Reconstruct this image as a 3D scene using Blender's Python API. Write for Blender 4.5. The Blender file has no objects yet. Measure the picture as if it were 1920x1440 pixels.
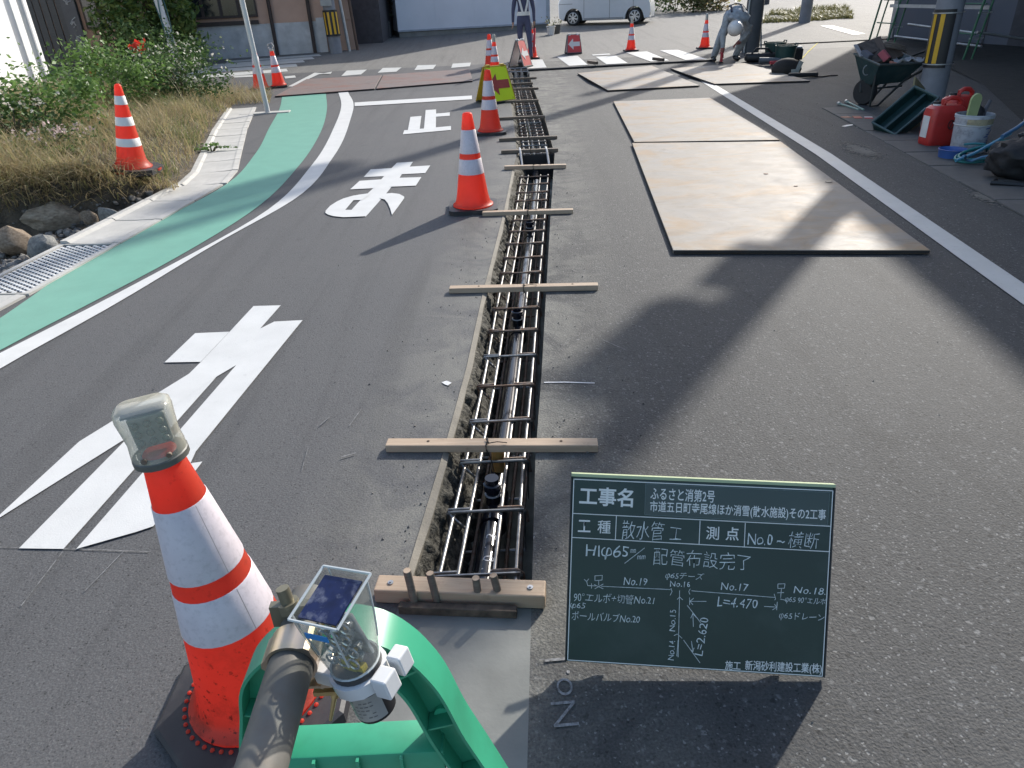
import bpy, bmesh, math, random
import numpy as np
from mathutils import Vector, Matrix, noise as mnoise
random.seed(7); rng = np.random.default_rng(11)
scene = bpy.context.scene
COL = scene.collection
PI = math.pi
def rad(a): return math.radians(a)

# ------------------------------------------------------------------ camera
PITCH, ROLL, FPX, HCAM = 0.496893321, -0.0470303564, 1333.50454, 1.43
def cam_basis():
    f = np.array([0, math.cos(PITCH), -math.sin(PITCH)]); u = np.array([0, math.sin(PITCH), math.cos(PITCH)]); r = np.array([1., 0, 0])
    c, s = math.cos(ROLL), math.sin(ROLL)
    return np.array([c*r+s*u, -s*r+c*u, f])
CB = cam_basis()
cam_d = bpy.data.cameras.new('camera'); cam = bpy.data.objects.new('camera', cam_d); COL.objects.link(cam)
M = Matrix(((CB[0][0], CB[1][0], -CB[2][0], 0), (CB[0][1], CB[1][1], -CB[2][1], 0), (CB[0][2], CB[1][2], -CB[2][2], HCAM), (0, 0, 0, 1)))
cam.matrix_world = M
cam_d.sensor_fit = 'HORIZONTAL'; cam_d.sensor_width = 36.0; cam_d.lens = 36*FPX/1920
cam_d.clip_start = 0.02; cam_d.clip_end = 800
scene.camera = cam

# ------------------------------------------------------------------ sky, sun, exposure
SUN_AZ, SUN_EL = 34.4, 30.0          # degrees to the right of +Y, above the horizon
world = bpy.data.worlds.new('World'); scene.world = world; world.use_nodes = True
wn = world.node_tree.nodes; wl = world.node_tree.links
for n in list(wn): wn.remove(n)
wo = wn.new('ShaderNodeOutputWorld'); bg = wn.new('ShaderNodeBackground'); sk = wn.new('ShaderNodeTexSky')
sk.sky_type = 'NISHITA'; sk.sun_disc = False; sk.sun_elevation = rad(SUN_EL); sk.sun_rotation = rad(SUN_AZ)
sk.air_density = 1.0; sk.dust_density = 1.6; sk.ozone_density = 1.0; sk.altitude = 50
bg.inputs['Strength'].default_value = 0.15
wl.new(sk.outputs[0], bg.inputs[0]); wl.new(bg.outputs[0], wo.inputs[0])
sd = bpy.data.lights.new('sun', 'SUN'); sun = bpy.data.objects.new('sun', sd); COL.objects.link(sun)
sd.energy = 3.6; sd.angle = rad(0.9); sd.color = (1.0, 0.95, 0.87)
sdir = Vector((math.sin(rad(SUN_AZ))*math.cos(rad(SUN_EL)), math.cos(rad(SUN_AZ))*math.cos(rad(SUN_EL)), math.sin(rad(SUN_EL))))
sun.rotation_euler = sdir.to_track_quat('Z', 'Y').to_euler(); sun.location = (20, 30, 30)
vs = scene.view_settings; vs.view_transform = 'Standard'; vs.look = 'None'; vs.exposure = 0.72; vs.gamma = 1.0; vs.use_curve_mapping = False
scene.render.engine = 'CYCLES'
scene.cycles.use_denoising = True
scene.cycles.max_bounces = 8; scene.cycles.transparent_max_bounces = 12; scene.cycles.caustics_reflective = False; scene.cycles.caustics_refractive = False

# ------------------------------------------------------------------ ground profile, pixel -> point
def zg(y): return 0.039*(y-14) if y > 14 else 0.0
def ray(px, py):
    return CB.T @ np.array([(px-960)/FPX, -(py-720)/FPX, 1.0])
def G(px, py, dz=0.0):
    """point of the road surface (raised dz) seen at pixel px, py of the photograph"""
    d = ray(px, py); t = (dz-HCAM)/d[2]
    if t*d[1] > 14:
        t = (dz-HCAM-0.039*14)/(d[2]-0.039*d[1])
    return Vector((t*d[0], t*d[1], HCAM+t*d[2]))
def U(px, py, depth):
    d = ray(px, py)*depth
    return Vector((d[0], d[1], HCAM+d[2]))

# ------------------------------------------------------------------ materials
def new_mat(name):
    m = bpy.data.materials.new(name); m.use_nodes = True
    nt = m.node_tree
    b = nt.nodes['Principled BSDF']
    return m, nt, b
def N(nt, t, **kw):
    n = nt.nodes.new(t)
    for k, v in kw.items():
        if k in n.inputs: n.inputs[k].default_value = v
        else: setattr(n, k, v)
    return n
def ramp(nt, src, stops):
    r = nt.nodes.new('ShaderNodeValToRGB')
    el = r.color_ramp.elements
    while len(el) < len(stops): el.new(0.5)
    for e, (p, c) in zip(el, stops):
        e.position = p; e.color = (*c, 1) if len(c) == 3 else c
    nt.links.new(src, r.inputs[0]); return r.outputs[0]
def c3(c): return (c, c, c) if isinstance(c, (int, float)) else c
def mixc(nt, fac, a, b, mode='MIX'):
    m = nt.nodes.new('ShaderNodeMix'); m.data_type = 'RGBA'; m.blend_type = mode
    for i, v in ((0, fac), (6, a), (7, b)):
        if hasattr(v, 'is_linked') or hasattr(v, 'links'): nt.links.new(v, m.inputs[i])
        elif i == 0: m.inputs[0].default_value = v
        else: m.inputs[i].default_value = (*c3(v), 1)
    return m.outputs[2]
def coords(nt, kind='Object'):
    return nt.nodes.new('ShaderNodeTexCoord').outputs[kind]
def noise_t(nt, vec, scale, detail=4, rough=0.55, dist=0.0):
    n = nt.nodes.new('ShaderNodeTexNoise'); n.inputs['Scale'].default_value = scale; n.inputs['Detail'].default_value = detail
    n.inputs['Roughness'].default_value = rough; n.inputs['Distortion'].default_value = dist
    nt.links.new(vec, n.inputs['Vector']); return n.outputs['Fac']
def bump(nt, b, h, strength=0.3, dist=0.01):
    bn = nt.nodes.new('ShaderNodeBump'); bn.inputs['Strength'].default_value = strength; bn.inputs['Distance'].default_value = dist
    nt.links.new(h, bn.inputs['Height']); nt.links.new(bn.outputs[0], b.inputs['Normal'])
MATS = {}
def mat(name, c, rough=0.6, metal=0.0, spec=0.5, var=0.12, scale=6.0, bmp=0.0, bscale=60.0, bdist=0.004, c2=None, dirt=None, dirt_amt=0.5, dirt_scale=9.0):
    """plain surface with colour drift, optional second colour, dirt spots and fine relief"""
    if name in MATS: return MATS[name]
    m, nt, b = new_mat(name); v = coords(nt)
    n1 = noise_t(nt, v, scale, 5)
    lo = tuple(max(0, x*(1-var)) for x in c); hi = tuple(min(1, x*(1+var)) for x in c)
    if c2: hi = c2
    col = ramp(nt, n1, [(0.3, lo), (0.7, hi)])
    if dirt:
        n2 = noise_t(nt, v, dirt_scale, 8, 0.65)
        f = ramp(nt, n2, [(0.5, (0, 0, 0)), (0.68, (dirt_amt,)*3)])
        col = mixc(nt, f, col, dirt)
    nt.links.new(col, b.inputs['Base Color'])
    b.inputs['Roughness'].default_value = rough; b.inputs['Metallic'].default_value = metal; b.inputs['Specular IOR Level'].default_value = spec
    if bmp > 0: bump(nt, b, noise_t(nt, v, bscale, 4), bmp, bdist)
    MATS[name] = m; return m

def asphalt(name, base, fleck, dust, grain=1.0, rough=0.62, bstr=0.5, stone=0.8):
    m, nt, b = new_mat(name); v = coords(nt)
    fine = noise_t(nt, v, 130/grain, 3, 0.7)
    big = noise_t(nt, v, 0.9, 4, 0.6)
    mid = noise_t(nt, v, 7.0, 5, 0.6)
    col = ramp(nt, fine, [(0.25, tuple(x*0.55 for x in base)), (0.5, base), (0.75, tuple(x*1.6 for x in base))])
    vo = nt.nodes.new('ShaderNodeTexVoronoi'); vo.inputs['Scale'].default_value = 105/grain; vo.inputs['Randomness'].default_value = 1
    wob = nt.nodes.new('ShaderNodeTexNoise'); wob.inputs['Scale'].default_value = 90/grain; nt.links.new(v, wob.inputs['Vector'])
    wm = nt.nodes.new('ShaderNodeVectorMath'); wm.operation = 'MULTIPLY_ADD'; nt.links.new(wob.outputs['Color'], wm.inputs[0]); wm.inputs[1].default_value = (0.014*grain,)*3; nt.links.new(v, wm.inputs[2])
    nt.links.new(wm.outputs[0], vo.inputs['Vector'])
    sep = nt.nodes.new('ShaderNodeSeparateColor'); nt.links.new(vo.outputs['Color'], sep.inputs[0])
    pick = ramp(nt, sep.outputs[0], [(0.70, (0, 0, 0)), (0.95, (1, 1, 1))])
    near = ramp(nt, vo.outputs['Distance'], [(0.25, (1, 1, 1)), (0.42, (0, 0, 0))])
    f = mixc(nt, 1.0, pick, near, 'MULTIPLY')
    col = mixc(nt, f, col, fleck)
    pick2 = ramp(nt, sep.outputs[1], [(0.72, (0, 0, 0)), (0.92, (1, 1, 1))])
    f2 = mixc(nt, 1.0, pick2, near, 'MULTIPLY')
    col = mixc(nt, f2, col, tuple(x*0.32 for x in base))
    df = ramp(nt, big, [(0.42, (0, 0, 0)), (0.72, (0.55,)*3)])
    df2 = ramp(nt, mid, [(0.35, (0.25,)*3), (0.7, (1, 1, 1))])
    df = mixc(nt, 1.0, df, df2, 'MULTIPLY')
    col = mixc(nt, df, col, dust)
    # crushed stone of the surface course: pale stones and dark pits
    vs2 = nt.nodes.new('ShaderNodeTexVoronoi'); vs2.inputs['Scale'].default_value = 46/grain
    wm2 = nt.nodes.new('ShaderNodeVectorMath'); wm2.operation = 'MULTIPLY_ADD'; nt.links.new(wob.outputs['Color'], wm2.inputs[0]); wm2.inputs[1].default_value = (0.022*grain,)*3; nt.links.new(v, wm2.inputs[2]); nt.links.new(wm2.outputs[0], vs2.inputs['Vector'])
    sp2 = nt.nodes.new('ShaderNodeSeparateColor'); nt.links.new(vs2.outputs['Color'], sp2.inputs[0])
    core = ramp(nt, vs2.outputs['Distance'], [(0.20, (1, 1, 1)), (0.45, (0, 0, 0))])
    fl = mixc(nt, 1.0, ramp(nt, sp2.outputs[0], [(0.80, (0, 0, 0)), (1.0, (stone,)*3)]), core, 'MULTIPLY')
    col = mixc(nt, fl, col, fleck)
    fd = mixc(nt, 1.0, ramp(nt, sp2.outputs[1], [(0.74, (0, 0, 0)), (0.98, (stone*1.1,)*3)]), core, 'MULTIPLY')
    col = mixc(nt, fd, col, tuple(x*0.3 for x in base))
    # spilt dust and slurry along the trench edges (line x = -0.15 + 0.088 (y - 1.45))
    sx = nt.nodes.new('ShaderNodeSeparateXYZ'); nt.links.new(v, sx.inputs[0])
    m1 = nt.nodes.new('ShaderNodeMath'); m1.operation = 'MULTIPLY_ADD'; nt.links.new(sx.outputs[1], m1.inputs[0]); m1.inputs[1].default_value = -0.088; m1.inputs[2].default_value = 0.278
    m2 = nt.nodes.new('ShaderNodeMath'); m2.operation = 'ADD'; nt.links.new(m1.outputs[0], m2.inputs[0]); nt.links.new(sx.outputs[0], m2.inputs[1])
    m3 = nt.nodes.new('ShaderNodeMath'); m3.operation = 'ABSOLUTE'; nt.links.new(m2.outputs[0], m3.inputs[0])
    dm = ramp(nt, m3.outputs[0], [(0.16, (1, 1, 1)), (0.62, (0, 0, 0))])
    dn = noise_t(nt, v, 3.4, 9, 0.72, 0.8)
    dm = mixc(nt, 1.0, dm, ramp(nt, dn, [(0.40, (0, 0, 0)), (0.60, (0.95,)*3)]), 'MULTIPLY')
    dm = mixc(nt, 1.0, dm, ramp(nt, fine, [(0.35, (0.35,)*3), (0.6, (1, 1, 1))]), 'MULTIPLY')
    col = mixc(nt, dm, col, (0.20, 0.195, 0.17))
    # faint long drag and tyre streaks along the road
    mp2 = nt.nodes.new('ShaderNodeMapping'); mp2.inputs['Rotation'].default_value = (0, 0, -0.09); mp2.inputs['Scale'].default_value = (3.2, 0.16, 1); nt.links.new(v, mp2.inputs[0])
    st = noise_t(nt, mp2.outputs[0], 1.6, 6, 0.6, 0.4)
    col = mixc(nt, 1.0, col, ramp(nt, st, [(0.30, (0.80,)*3), (0.5, (1, 1, 1)), (0.72, (1.0, 1.0, 1.0))]), 'MULTIPLY')
    # a few dark oil spots
    ol = noise_t(nt, v, 1.7, 3, 0.5, 0.3)
    col = mixc(nt, 1.0, col, ramp(nt, ol, [(0.22, (0.62,)*3), (0.30, (1, 1, 1))]), 'MULTIPLY')
    # pale scuffs
    sc = noise_t(nt, v, 3.1, 10, 0.75, 1.2)
    sf = ramp(nt, sc, [(0.62, (0, 0, 0)), (0.72, (0.35,)*3)])
    col = mixc(nt, sf, col, tuple(x*1.35 for x in dust))
    nt.links.new(col, b.inputs['Base Color'])
    b.inputs['Roughness'].default_value = rough; b.inputs['Specular IOR Level'].default_value = 0.35
    h = mixc(nt, 0.6, fine, vo.outputs['Distance'])
    bump(nt, b, h, bstr, 0.006*grain)
    MATS[name] = m; return m

A_OLD = asphalt('asphalt_old', (0.060, 0.060, 0.059), (0.21, 0.21, 0.205), (0.090, 0.089, 0.085), 0.9, 0.78, 0.5, 0.75)
A_NEW = asphalt('asphalt_new', (0.088, 0.088, 0.089), (0.135, 0.135, 0.135), (0.112, 0.110, 0.107), 0.75, 0.72, 0.3, 0.45)
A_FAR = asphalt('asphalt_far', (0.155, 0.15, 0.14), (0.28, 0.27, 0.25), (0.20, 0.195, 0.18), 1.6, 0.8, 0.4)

def paint(name, c, worn=0.25, rough=0.55):
    m, nt, b = new_mat(name); v = coords(nt)
    n1 = noise_t(nt, v, 5.0, 6, 0.6); n2 = noise_t(nt, v, 170.0, 3, 0.7); n3 = noise_t(nt, v, 26.0, 8, 0.7)
    col = ramp(nt, n1, [(0.3, tuple(x*0.88 for x in c)), (0.7, c)])
    f = ramp(nt, n3, [(0.60, (0, 0, 0)), (0.72, (worn,)*3)])
    col = mixc(nt, f, col, tuple(0.45*x+0.03 for x in c))
    f2 = ramp(nt, n2, [(0.62, (0, 0, 0)), (0.74, (0.35,)*3)])
    col = mixc(nt, f2, col, tuple(0.5*x for x in c))
    nt.links.new(col, b.inputs['Base Color']); b.inputs['Roughness'].default_value = rough
    bump(nt, b, n2, 0.3, 0.003)
    MATS[name] = m; return m
P_WHITE = paint('road_white', (0.62, 0.62, 0.60))
P_OLDW = paint('road_white_worn', (0.55, 0.55, 0.52), 0.7)
P_GREEN = paint('road_green', (0.150, 0.36, 0.275), 0.3)

def steel_plate_mat(name, a, b_, c):
    m, nt, b = new_mat(name); v = coords(nt)
    mp = nt.nodes.new('ShaderNodeMapping'); mp.inputs['Scale'].default_value = (0.9, 1.5, 1); nt.links.new(v, mp.inputs[0])
    n1 = noise_t(nt, mp.outputs[0], 1.5, 9, 0.66, 1.1); n2 = noise_t(nt, v, 40, 6, 0.7); n3 = noise_t(nt, v, 5, 9, 0.74, 0.8)
    col = ramp(nt, n1, [(0.36, a), (0.50, b_), (0.63, c)])
    col = mixc(nt, ramp(nt, n3, [(0.5, (0, 0, 0)), (0.72, (0.55,)*3)]), col, b_)
    col = mixc(nt, ramp(nt, n2, [(0.6, (0, 0, 0)), (0.78, (0.5,)*3)]), col, tuple(x*0.55 for x in c))
    mp3 = nt.nodes.new('ShaderNodeMapping'); mp3.inputs['Scale'].default_value = (1.2, 9, 1); mp3.inputs['Rotation'].default_value = (0, 0, 0.12); nt.links.new(v, mp3.inputs[0])
    n4 = noise_t(nt, mp3.outputs[0], 3.0, 8, 0.7, 0.5); n5 = noise_t(nt, v, 2.2, 7, 0.7, 1.5)
    col = mixc(nt, ramp(nt, n4, [(0.56, (0, 0, 0)), (0.66, (0.45,)*3)]), col, tuple(x*0.62 for x in c))
    col = mixc(nt, ramp(nt, n5, [(0.56, (0, 0, 0)), (0.70, (0.55,)*3)]), col, tuple(x*0.60 for x in b_))
    nt.links.new(col, b.inputs['Base Color'])
    nt.links.new(ramp(nt, n3, [(0.3, (0.55,)*3), (0.7, (0.72,)*3)]), b.inputs['Roughness'])
    b.inputs['Specular IOR Level'].default_value = 0.4
    bump(nt, b, n2, 0.15, 0.003)
    MATS[name] = m; return m
M_PLATE = steel_plate_mat('plate_steel', (0.222, 0.205, 0.186), (0.238, 0.206, 0.170), (0.262, 0.180, 0.105))
M_PLATE2 = steel_plate_mat('plate_rusty', (0.17, 0.145, 0.135), (0.185, 0.14, 0.125), (0.21, 0.11, 0.085))

def wood(name, a, b_, rough=0.7):
    m, nt, b = new_mat(name); v = coords(nt)
    oi = nt.nodes.new('ShaderNodeObjectInfo')
    ad = nt.nodes.new('ShaderNodeVectorMath'); nt.links.new(v, ad.inputs[0]); nt.links.new(oi.outputs['Random'], ad.inputs[1])
    mp = nt.nodes.new('ShaderNodeMapping'); mp.inputs['Scale'].default_value = (2.5, 40, 40); nt.links.new(ad.outputs[0], mp.inputs[0])
    n1 = noise_t(nt, mp.outputs[0], 2.0, 6, 0.6, 0.8); n2 = noise_t(nt, ad.outputs[0], 14, 6, 0.7)
    col = ramp(nt, n1, [(0.3, a), (0.7, b_)])
    col = mixc(nt, ramp(nt, n2, [(0.58, (0, 0, 0)), (0.72, (0.55,)*3)]), col, tuple(x*0.45 for x in a))
    dk = ramp(nt, oi.outputs['Random'], [(0, (0.82,)*3), (1, (1, 1, 1))])
    col = mixc(nt, 1.0, col, dk, 'MULTIPLY')
    nt.links.new(col, b.inputs['Base Color']); b.inputs['Roughness'].default_value = rough
    bump(nt, b, n1, 0.2, 0.002)
    MATS[name] = m; return m
M_WOOD = wood('raw_timber', (0.40, 0.29, 0.20), (0.52, 0.40, 0.285))
M_WOODD = wood('dirty_timber', (0.10, 0.075, 0.055), (0.20, 0.155, 0.115))
M_STAKE = wood('stake_timber', (0.11, 0.09, 0.075), (0.19, 0.16, 0.13))

def foliage(name, a, b_, trans=0.35, c=None):
    m, nt, b = new_mat(name); g = nt.nodes.new('ShaderNodeNewGeometry')
    stops = [(0.0, a), (1.0, b_)] if c is None else [(0.0, a), (0.6, b_), (1.0, c)]
    col = ramp(nt, g.outputs['Random Per Island'], stops)
    nt.links.new(col, b.inputs['Base Color']); b.inputs['Roughness'].default_value = 0.5; b.inputs['Specular IOR Level'].default_value = 0.35
    tr = nt.nodes.new('ShaderNodeBsdfTranslucent'); nt.links.new(col, tr.inputs[0])
    mx = nt.nodes.new('ShaderNodeMixShader'); mx.inputs[0].default_value = trans
    nt.links.new(b.outputs[0], mx.inputs[1]); nt.links.new(tr.outputs[0], mx.inputs[2])
    nt.links.new(mx.outputs[0], nt.nodes['Material Output'].inputs[0])
    MATS[name] = m; return m
F_GRASS = foliage('dry_grass', (0.30, 0.235, 0.125), (0.46, 0.37, 0.215), 0.4, (0.25, 0.27, 0.10))
F_LEAF = foliage('bright_leaf', (0.08, 0.15, 0.04), (0.15, 0.25, 0.07), 0.4)
F_DARK = foliage('dark_leaf', (0.035, 0.075, 0.025), (0.09, 0.15, 0.045), 0.3)
F_CONIF = foliage('conifer_leaf', (0.04, 0.09, 0.025), (0.11, 0.18, 0.045), 0.3, (0.15, 0.17, 0.04))
F_WHITE = foliage('white_petal', (0.55, 0.52, 0.45), (0.72, 0.70, 0.65), 0.4)
F_PINK = foliage('pale_petal', (0.50, 0.38, 0.36), (0.62, 0.52, 0.50), 0.4)
F_RED = foliage('red_petal', (0.55, 0.03, 0.02), (0.75, 0.09, 0.05), 0.4)
F_HEDGE = foliage('hedge_leaf', (0.05, 0.075, 0.03), (0.12, 0.14, 0.05), 0.3, (0.20, 0.14, 0.08))
M_STEM = mat('plant_stem', (0.09, 0.075, 0.04), 0.8)

def orange_mat(name, c, dirt=False):
    m, nt, b = new_mat(name); v = coords(nt)
    n1 = noise_t(nt, v, 9, 5); col = ramp(nt, n1, [(0.3, tuple(x*0.93 for x in c)), (0.7, c)])
    if dirt:
        sp = nt.nodes.new('ShaderNodeSeparateXYZ'); nt.links.new(v, sp.inputs[0])
        zz = ramp(nt, sp.outputs[2], [(0.05, (1, 1, 1)), (0.30, (0.12,)*3)])
        n2 = noise_t(nt, v, 62, 4, 0.6); f = ramp(nt, n2, [(0.60, (0, 0, 0)), (0.67, (1, 1, 1))])
        f = mixc(nt, 1.0, f, zz, 'MULTIPLY'); col = mixc(nt, f, col, (0.03, 0.02, 0.017))
        n3 = noise_t(nt, v, 14, 6, 0.7); f3 = mixc(nt, 1.0, ramp(nt, n3, [(0.5, (0, 0, 0)), (0.7, (0.6,)*3)]), zz, 'MULTIPLY')
        col = mixc(nt, f3, col, (0.12, 0.05, 0.03))
    nt.links.new(col, b.inputs['Base Color']); b.inputs['Roughness'].default_value = 0.42
    b.inputs['Subsurface Weight'].default_value = 0.0
    tr = nt.nodes.new('ShaderNodeBsdfTranslucent'); nt.links.new(col, tr.inputs[0])
    mx = nt.nodes.new('ShaderNodeMixShader'); mx.inputs[0].default_value = 0.66
    nt.links.new(b.outputs[0], mx.inputs[1]); nt.links.new(tr.outputs[0], mx.inputs[2])
    nt.links.new(mx.outputs[0], nt.nodes['Material Output'].inputs[0])
    MATS[name] = m; return m
M_ORANGE = orange_mat('cone_orange', (0.94, 0.16, 0.10))
M_ORANGED = orange_mat('cone_orange_dirty', (0.94, 0.14, 0.085), True)
M_BAND = mat('reflective_band', (0.60, 0.545, 0.58), 0.4, var=0.05, scale=20, dirt=(0.28, 0.25, 0.26), dirt_amt=0.30, dirt_scale=70, bmp=0.08, bscale=160)
M_BANDO = mat('band_white', (0.70, 0.68, 0.66), 0.45, var=0.05)
M_RUBBER = mat('black_rubber', (0.022, 0.021, 0.024), 0.55, var=0.3, bmp=0.15, dirt=(0.07, 0.065, 0.06), dirt_amt=0.5)
M_RUBBERB = mat('brown_rubber', (0.06, 0.035, 0.035), 0.7, var=0.3)
M_LENS = mat('grey_lens', (0.42, 0.42, 0.38), 0.25, var=0.08)
M_REBAR = mat('rebar_steel', (0.30, 0.29, 0.275), 0.36, 0.7, var=0.35, scale=30, bmp=0.2, bscale=200, bdist=0.001)
M_RUST = mat('rebar_rust', (0.24, 0.11, 0.045), 0.7, 0.3, var=0.4, scale=35, c2=(0.22, 0.19, 0.165), bmp=0.3, bscale=150, bdist=0.001)
M_PVC = mat('dark_pvc', (0.008, 0.009, 0.014), 0.16, spec=0.6, var=0.25, scale=14, dirt=(0.04, 0.04, 0.038), dirt_amt=0.15)
M_CHALK = mat('chalk_white', (0.62, 0.62, 0.62), 0.9, var=0.15, scale=90)
M_PRINT = mat('print_white', (0.70, 0.70, 0.68), 0.7, var=0.03)
def concrete(name, c, stain=0.4, b_=0.25, sc=3.0):
    return mat(name, c, 0.8, var=0.18, scale=sc, bmp=b_, bscale=90, bdist=0.004, dirt=tuple(x*0.6 for x in c), dirt_amt=stain, dirt_scale=4)
M_CONC = concrete('gutter_concrete', (0.44, 0.43, 0.40), 0.35)
M_CONCN = concrete('fresh_concrete', (0.185, 0.19, 0.175), 0.3, 0.15, 5)
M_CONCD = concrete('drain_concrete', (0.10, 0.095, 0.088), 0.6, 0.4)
M_MORTAR = concrete('trench_lip', (0.185, 0.168, 0.135), 0.6, 0.5, 12)
M_TRENCH = mat('trench_soil', (0.016, 0.015, 0.012), 0.85, var=0.6, scale=60, c2=(0.115, 0.108, 0.085), bmp=0.9, bscale=90, bdist=0.012)
M_TFLOOR = mat('trench_floor', (0.17, 0.17, 0.135), 0.75, var=0.4, scale=6, c2=(0.30, 0.30, 0.245), bmp=0.4, bscale=50, bdist=0.01)
M_TWALL = mat('trench_wall', (0.028, 0.030, 0.027), 0.5, var=0.4, scale=9, c2=(0.07, 0.072, 0.062), bmp=0.4, bscale=40, bdist=0.01)
M_SOIL = mat('bank_soil', (0.045, 0.038, 0.030), 0.95, var=0.5, scale=7, c2=(0.13, 0.105, 0.075), bmp=0.9, bscale=28, bdist=0.04)
M_GRAV = mat('gravel', (0.13, 0.125, 0.12), 0.9, var=0.4, scale=9, c2=(0.27, 0.255, 0.235), bmp=0.5, bscale=50, bdist=0.01)
M_STONEB = mat('brown_stone', (0.20, 0.14, 0.09), 0.85, var=0.3, scale=6, c2=(0.31, 0.25, 0.185), bmp=0.5, bscale=24, bdist=0.02)
M_STONEG = mat('grey_stone', (0.15, 0.155, 0.15), 0.8, var=0.25, scale=6, c2=(0.25, 0.25, 0.235), bmp=0.5, bscale=24, bdist=0.02)
M_GALV = mat('galvanised_steel', (0.40, 0.41, 0.42), 0.45, 0.6, var=0.15, scale=8)
M_WPOLE = mat('white_pole', (0.52, 0.53, 0.54), 0.45, var=0.05)
M_WPAINT = mat('white_wall', (0.80, 0.80, 0.79), 0.6, var=0.04, scale=2)
M_BLACK = mat('black_plastic', (0.015, 0.015, 0.017), 0.5, var=0.2)
M_YEL = mat('yellow_paint', (0.62, 0.36, 0.02), 0.5, var=0.08)
M_POLEC = concrete('pole_concrete', (0.215, 0.225, 0.25), 0.35, 0.2)
M_POLED = concrete('pole_dark', (0.085, 0.092, 0.10), 0.4, 0.2)
M_GREENP = mat('green_plastic', (0.045, 0.33, 0.19), 0.38, spec=0.5, var=0.06, scale=4, dirt=(0.03, 0.16, 0.09), dirt_amt=0.35, dirt_scale=7)
M_PIPE = mat('weathered_pipe', (0.135, 0.128, 0.112), 0.62, 0.15, var=0.25, scale=10, c2=(0.19, 0.18, 0.158), bmp=0.15, bscale=120, bdist=0.001, dirt=(0.15, 0.10, 0.06), dirt_amt=0.4, dirt_scale=22)
M_ZINC = mat('yellow_zinc', (0.58, 0.50, 0.30), 0.28, 0.9, var=0.2, scale=16, c2=(0.62, 0.50, 0.46))
M_BRASS = mat('dull_brass', (0.45, 0.34, 0.17), 0.4, 0.8, var=0.2)
M_WPLAST = mat('white_plastic', (0.74, 0.74, 0.73), 0.4, var=0.03)
M_SOLAR = mat('solar_cell', (0.012, 0.020, 0.075), 0.35, spec=0.3, var=0.4, scale=40, dirt=(0.30, 0.31, 0.36), dirt_amt=0.6, dirt_scale=45)
M_BLUEST = mat('blue_sticker', (0.03, 0.20, 0.50), 0.4)
M_SILVER = mat('silver_label', (0.38, 0.39, 0.38), 0.4, 0.3, var=0.1, scale=30)
def clear_mat(name, tint, alpha_mix=0.75, rough=0.06):
    m, nt, b = new_mat(name)
    b.inputs['Base Color'].default_value = (*tint, 1); b.inputs['Roughness'].default_value = rough; b.inputs['Specular IOR Level'].default_value = 0.8
    tr = nt.nodes.new('ShaderNodeBsdfTransparent'); tr.inputs[0].default_value = (0.93, 0.95, 0.94, 1)
    lw = nt.nodes.new('ShaderNodeLayerWeight'); lw.inputs[0].default_value = 0.35
    f = ramp(nt, lw.outputs['Facing'], [(0.0, (alpha_mix,)*3), (0.9, (alpha_mix*0.35,)*3)])
    mx = nt.nodes.new('ShaderNodeMixShader')
    nt.links.new(f, mx.inputs[0]); nt.links.new(b.outputs[0], mx.inputs[1]); nt.links.new(tr.outputs[0], mx.inputs[2])
    nt.links.new(mx.outputs[0], nt.nodes['Material Output'].inputs[0]); MATS[name] = m; return m
M_CLEAR = clear_mat('clear_cover', (0.30, 0.32, 0.31), 0.86)
M_MILKY = clear_mat('milky_cover', (0.46, 0.45, 0.38), 0.62, 0.15)
M_FARLENS = clear_mat('far_lens', (0.55, 0.56, 0.55), 0.35, 0.15)
M_GLASS = mat('dark_glass', (0.02, 0.024, 0.028), 0.08, spec=0.8, var=0.2)

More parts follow.
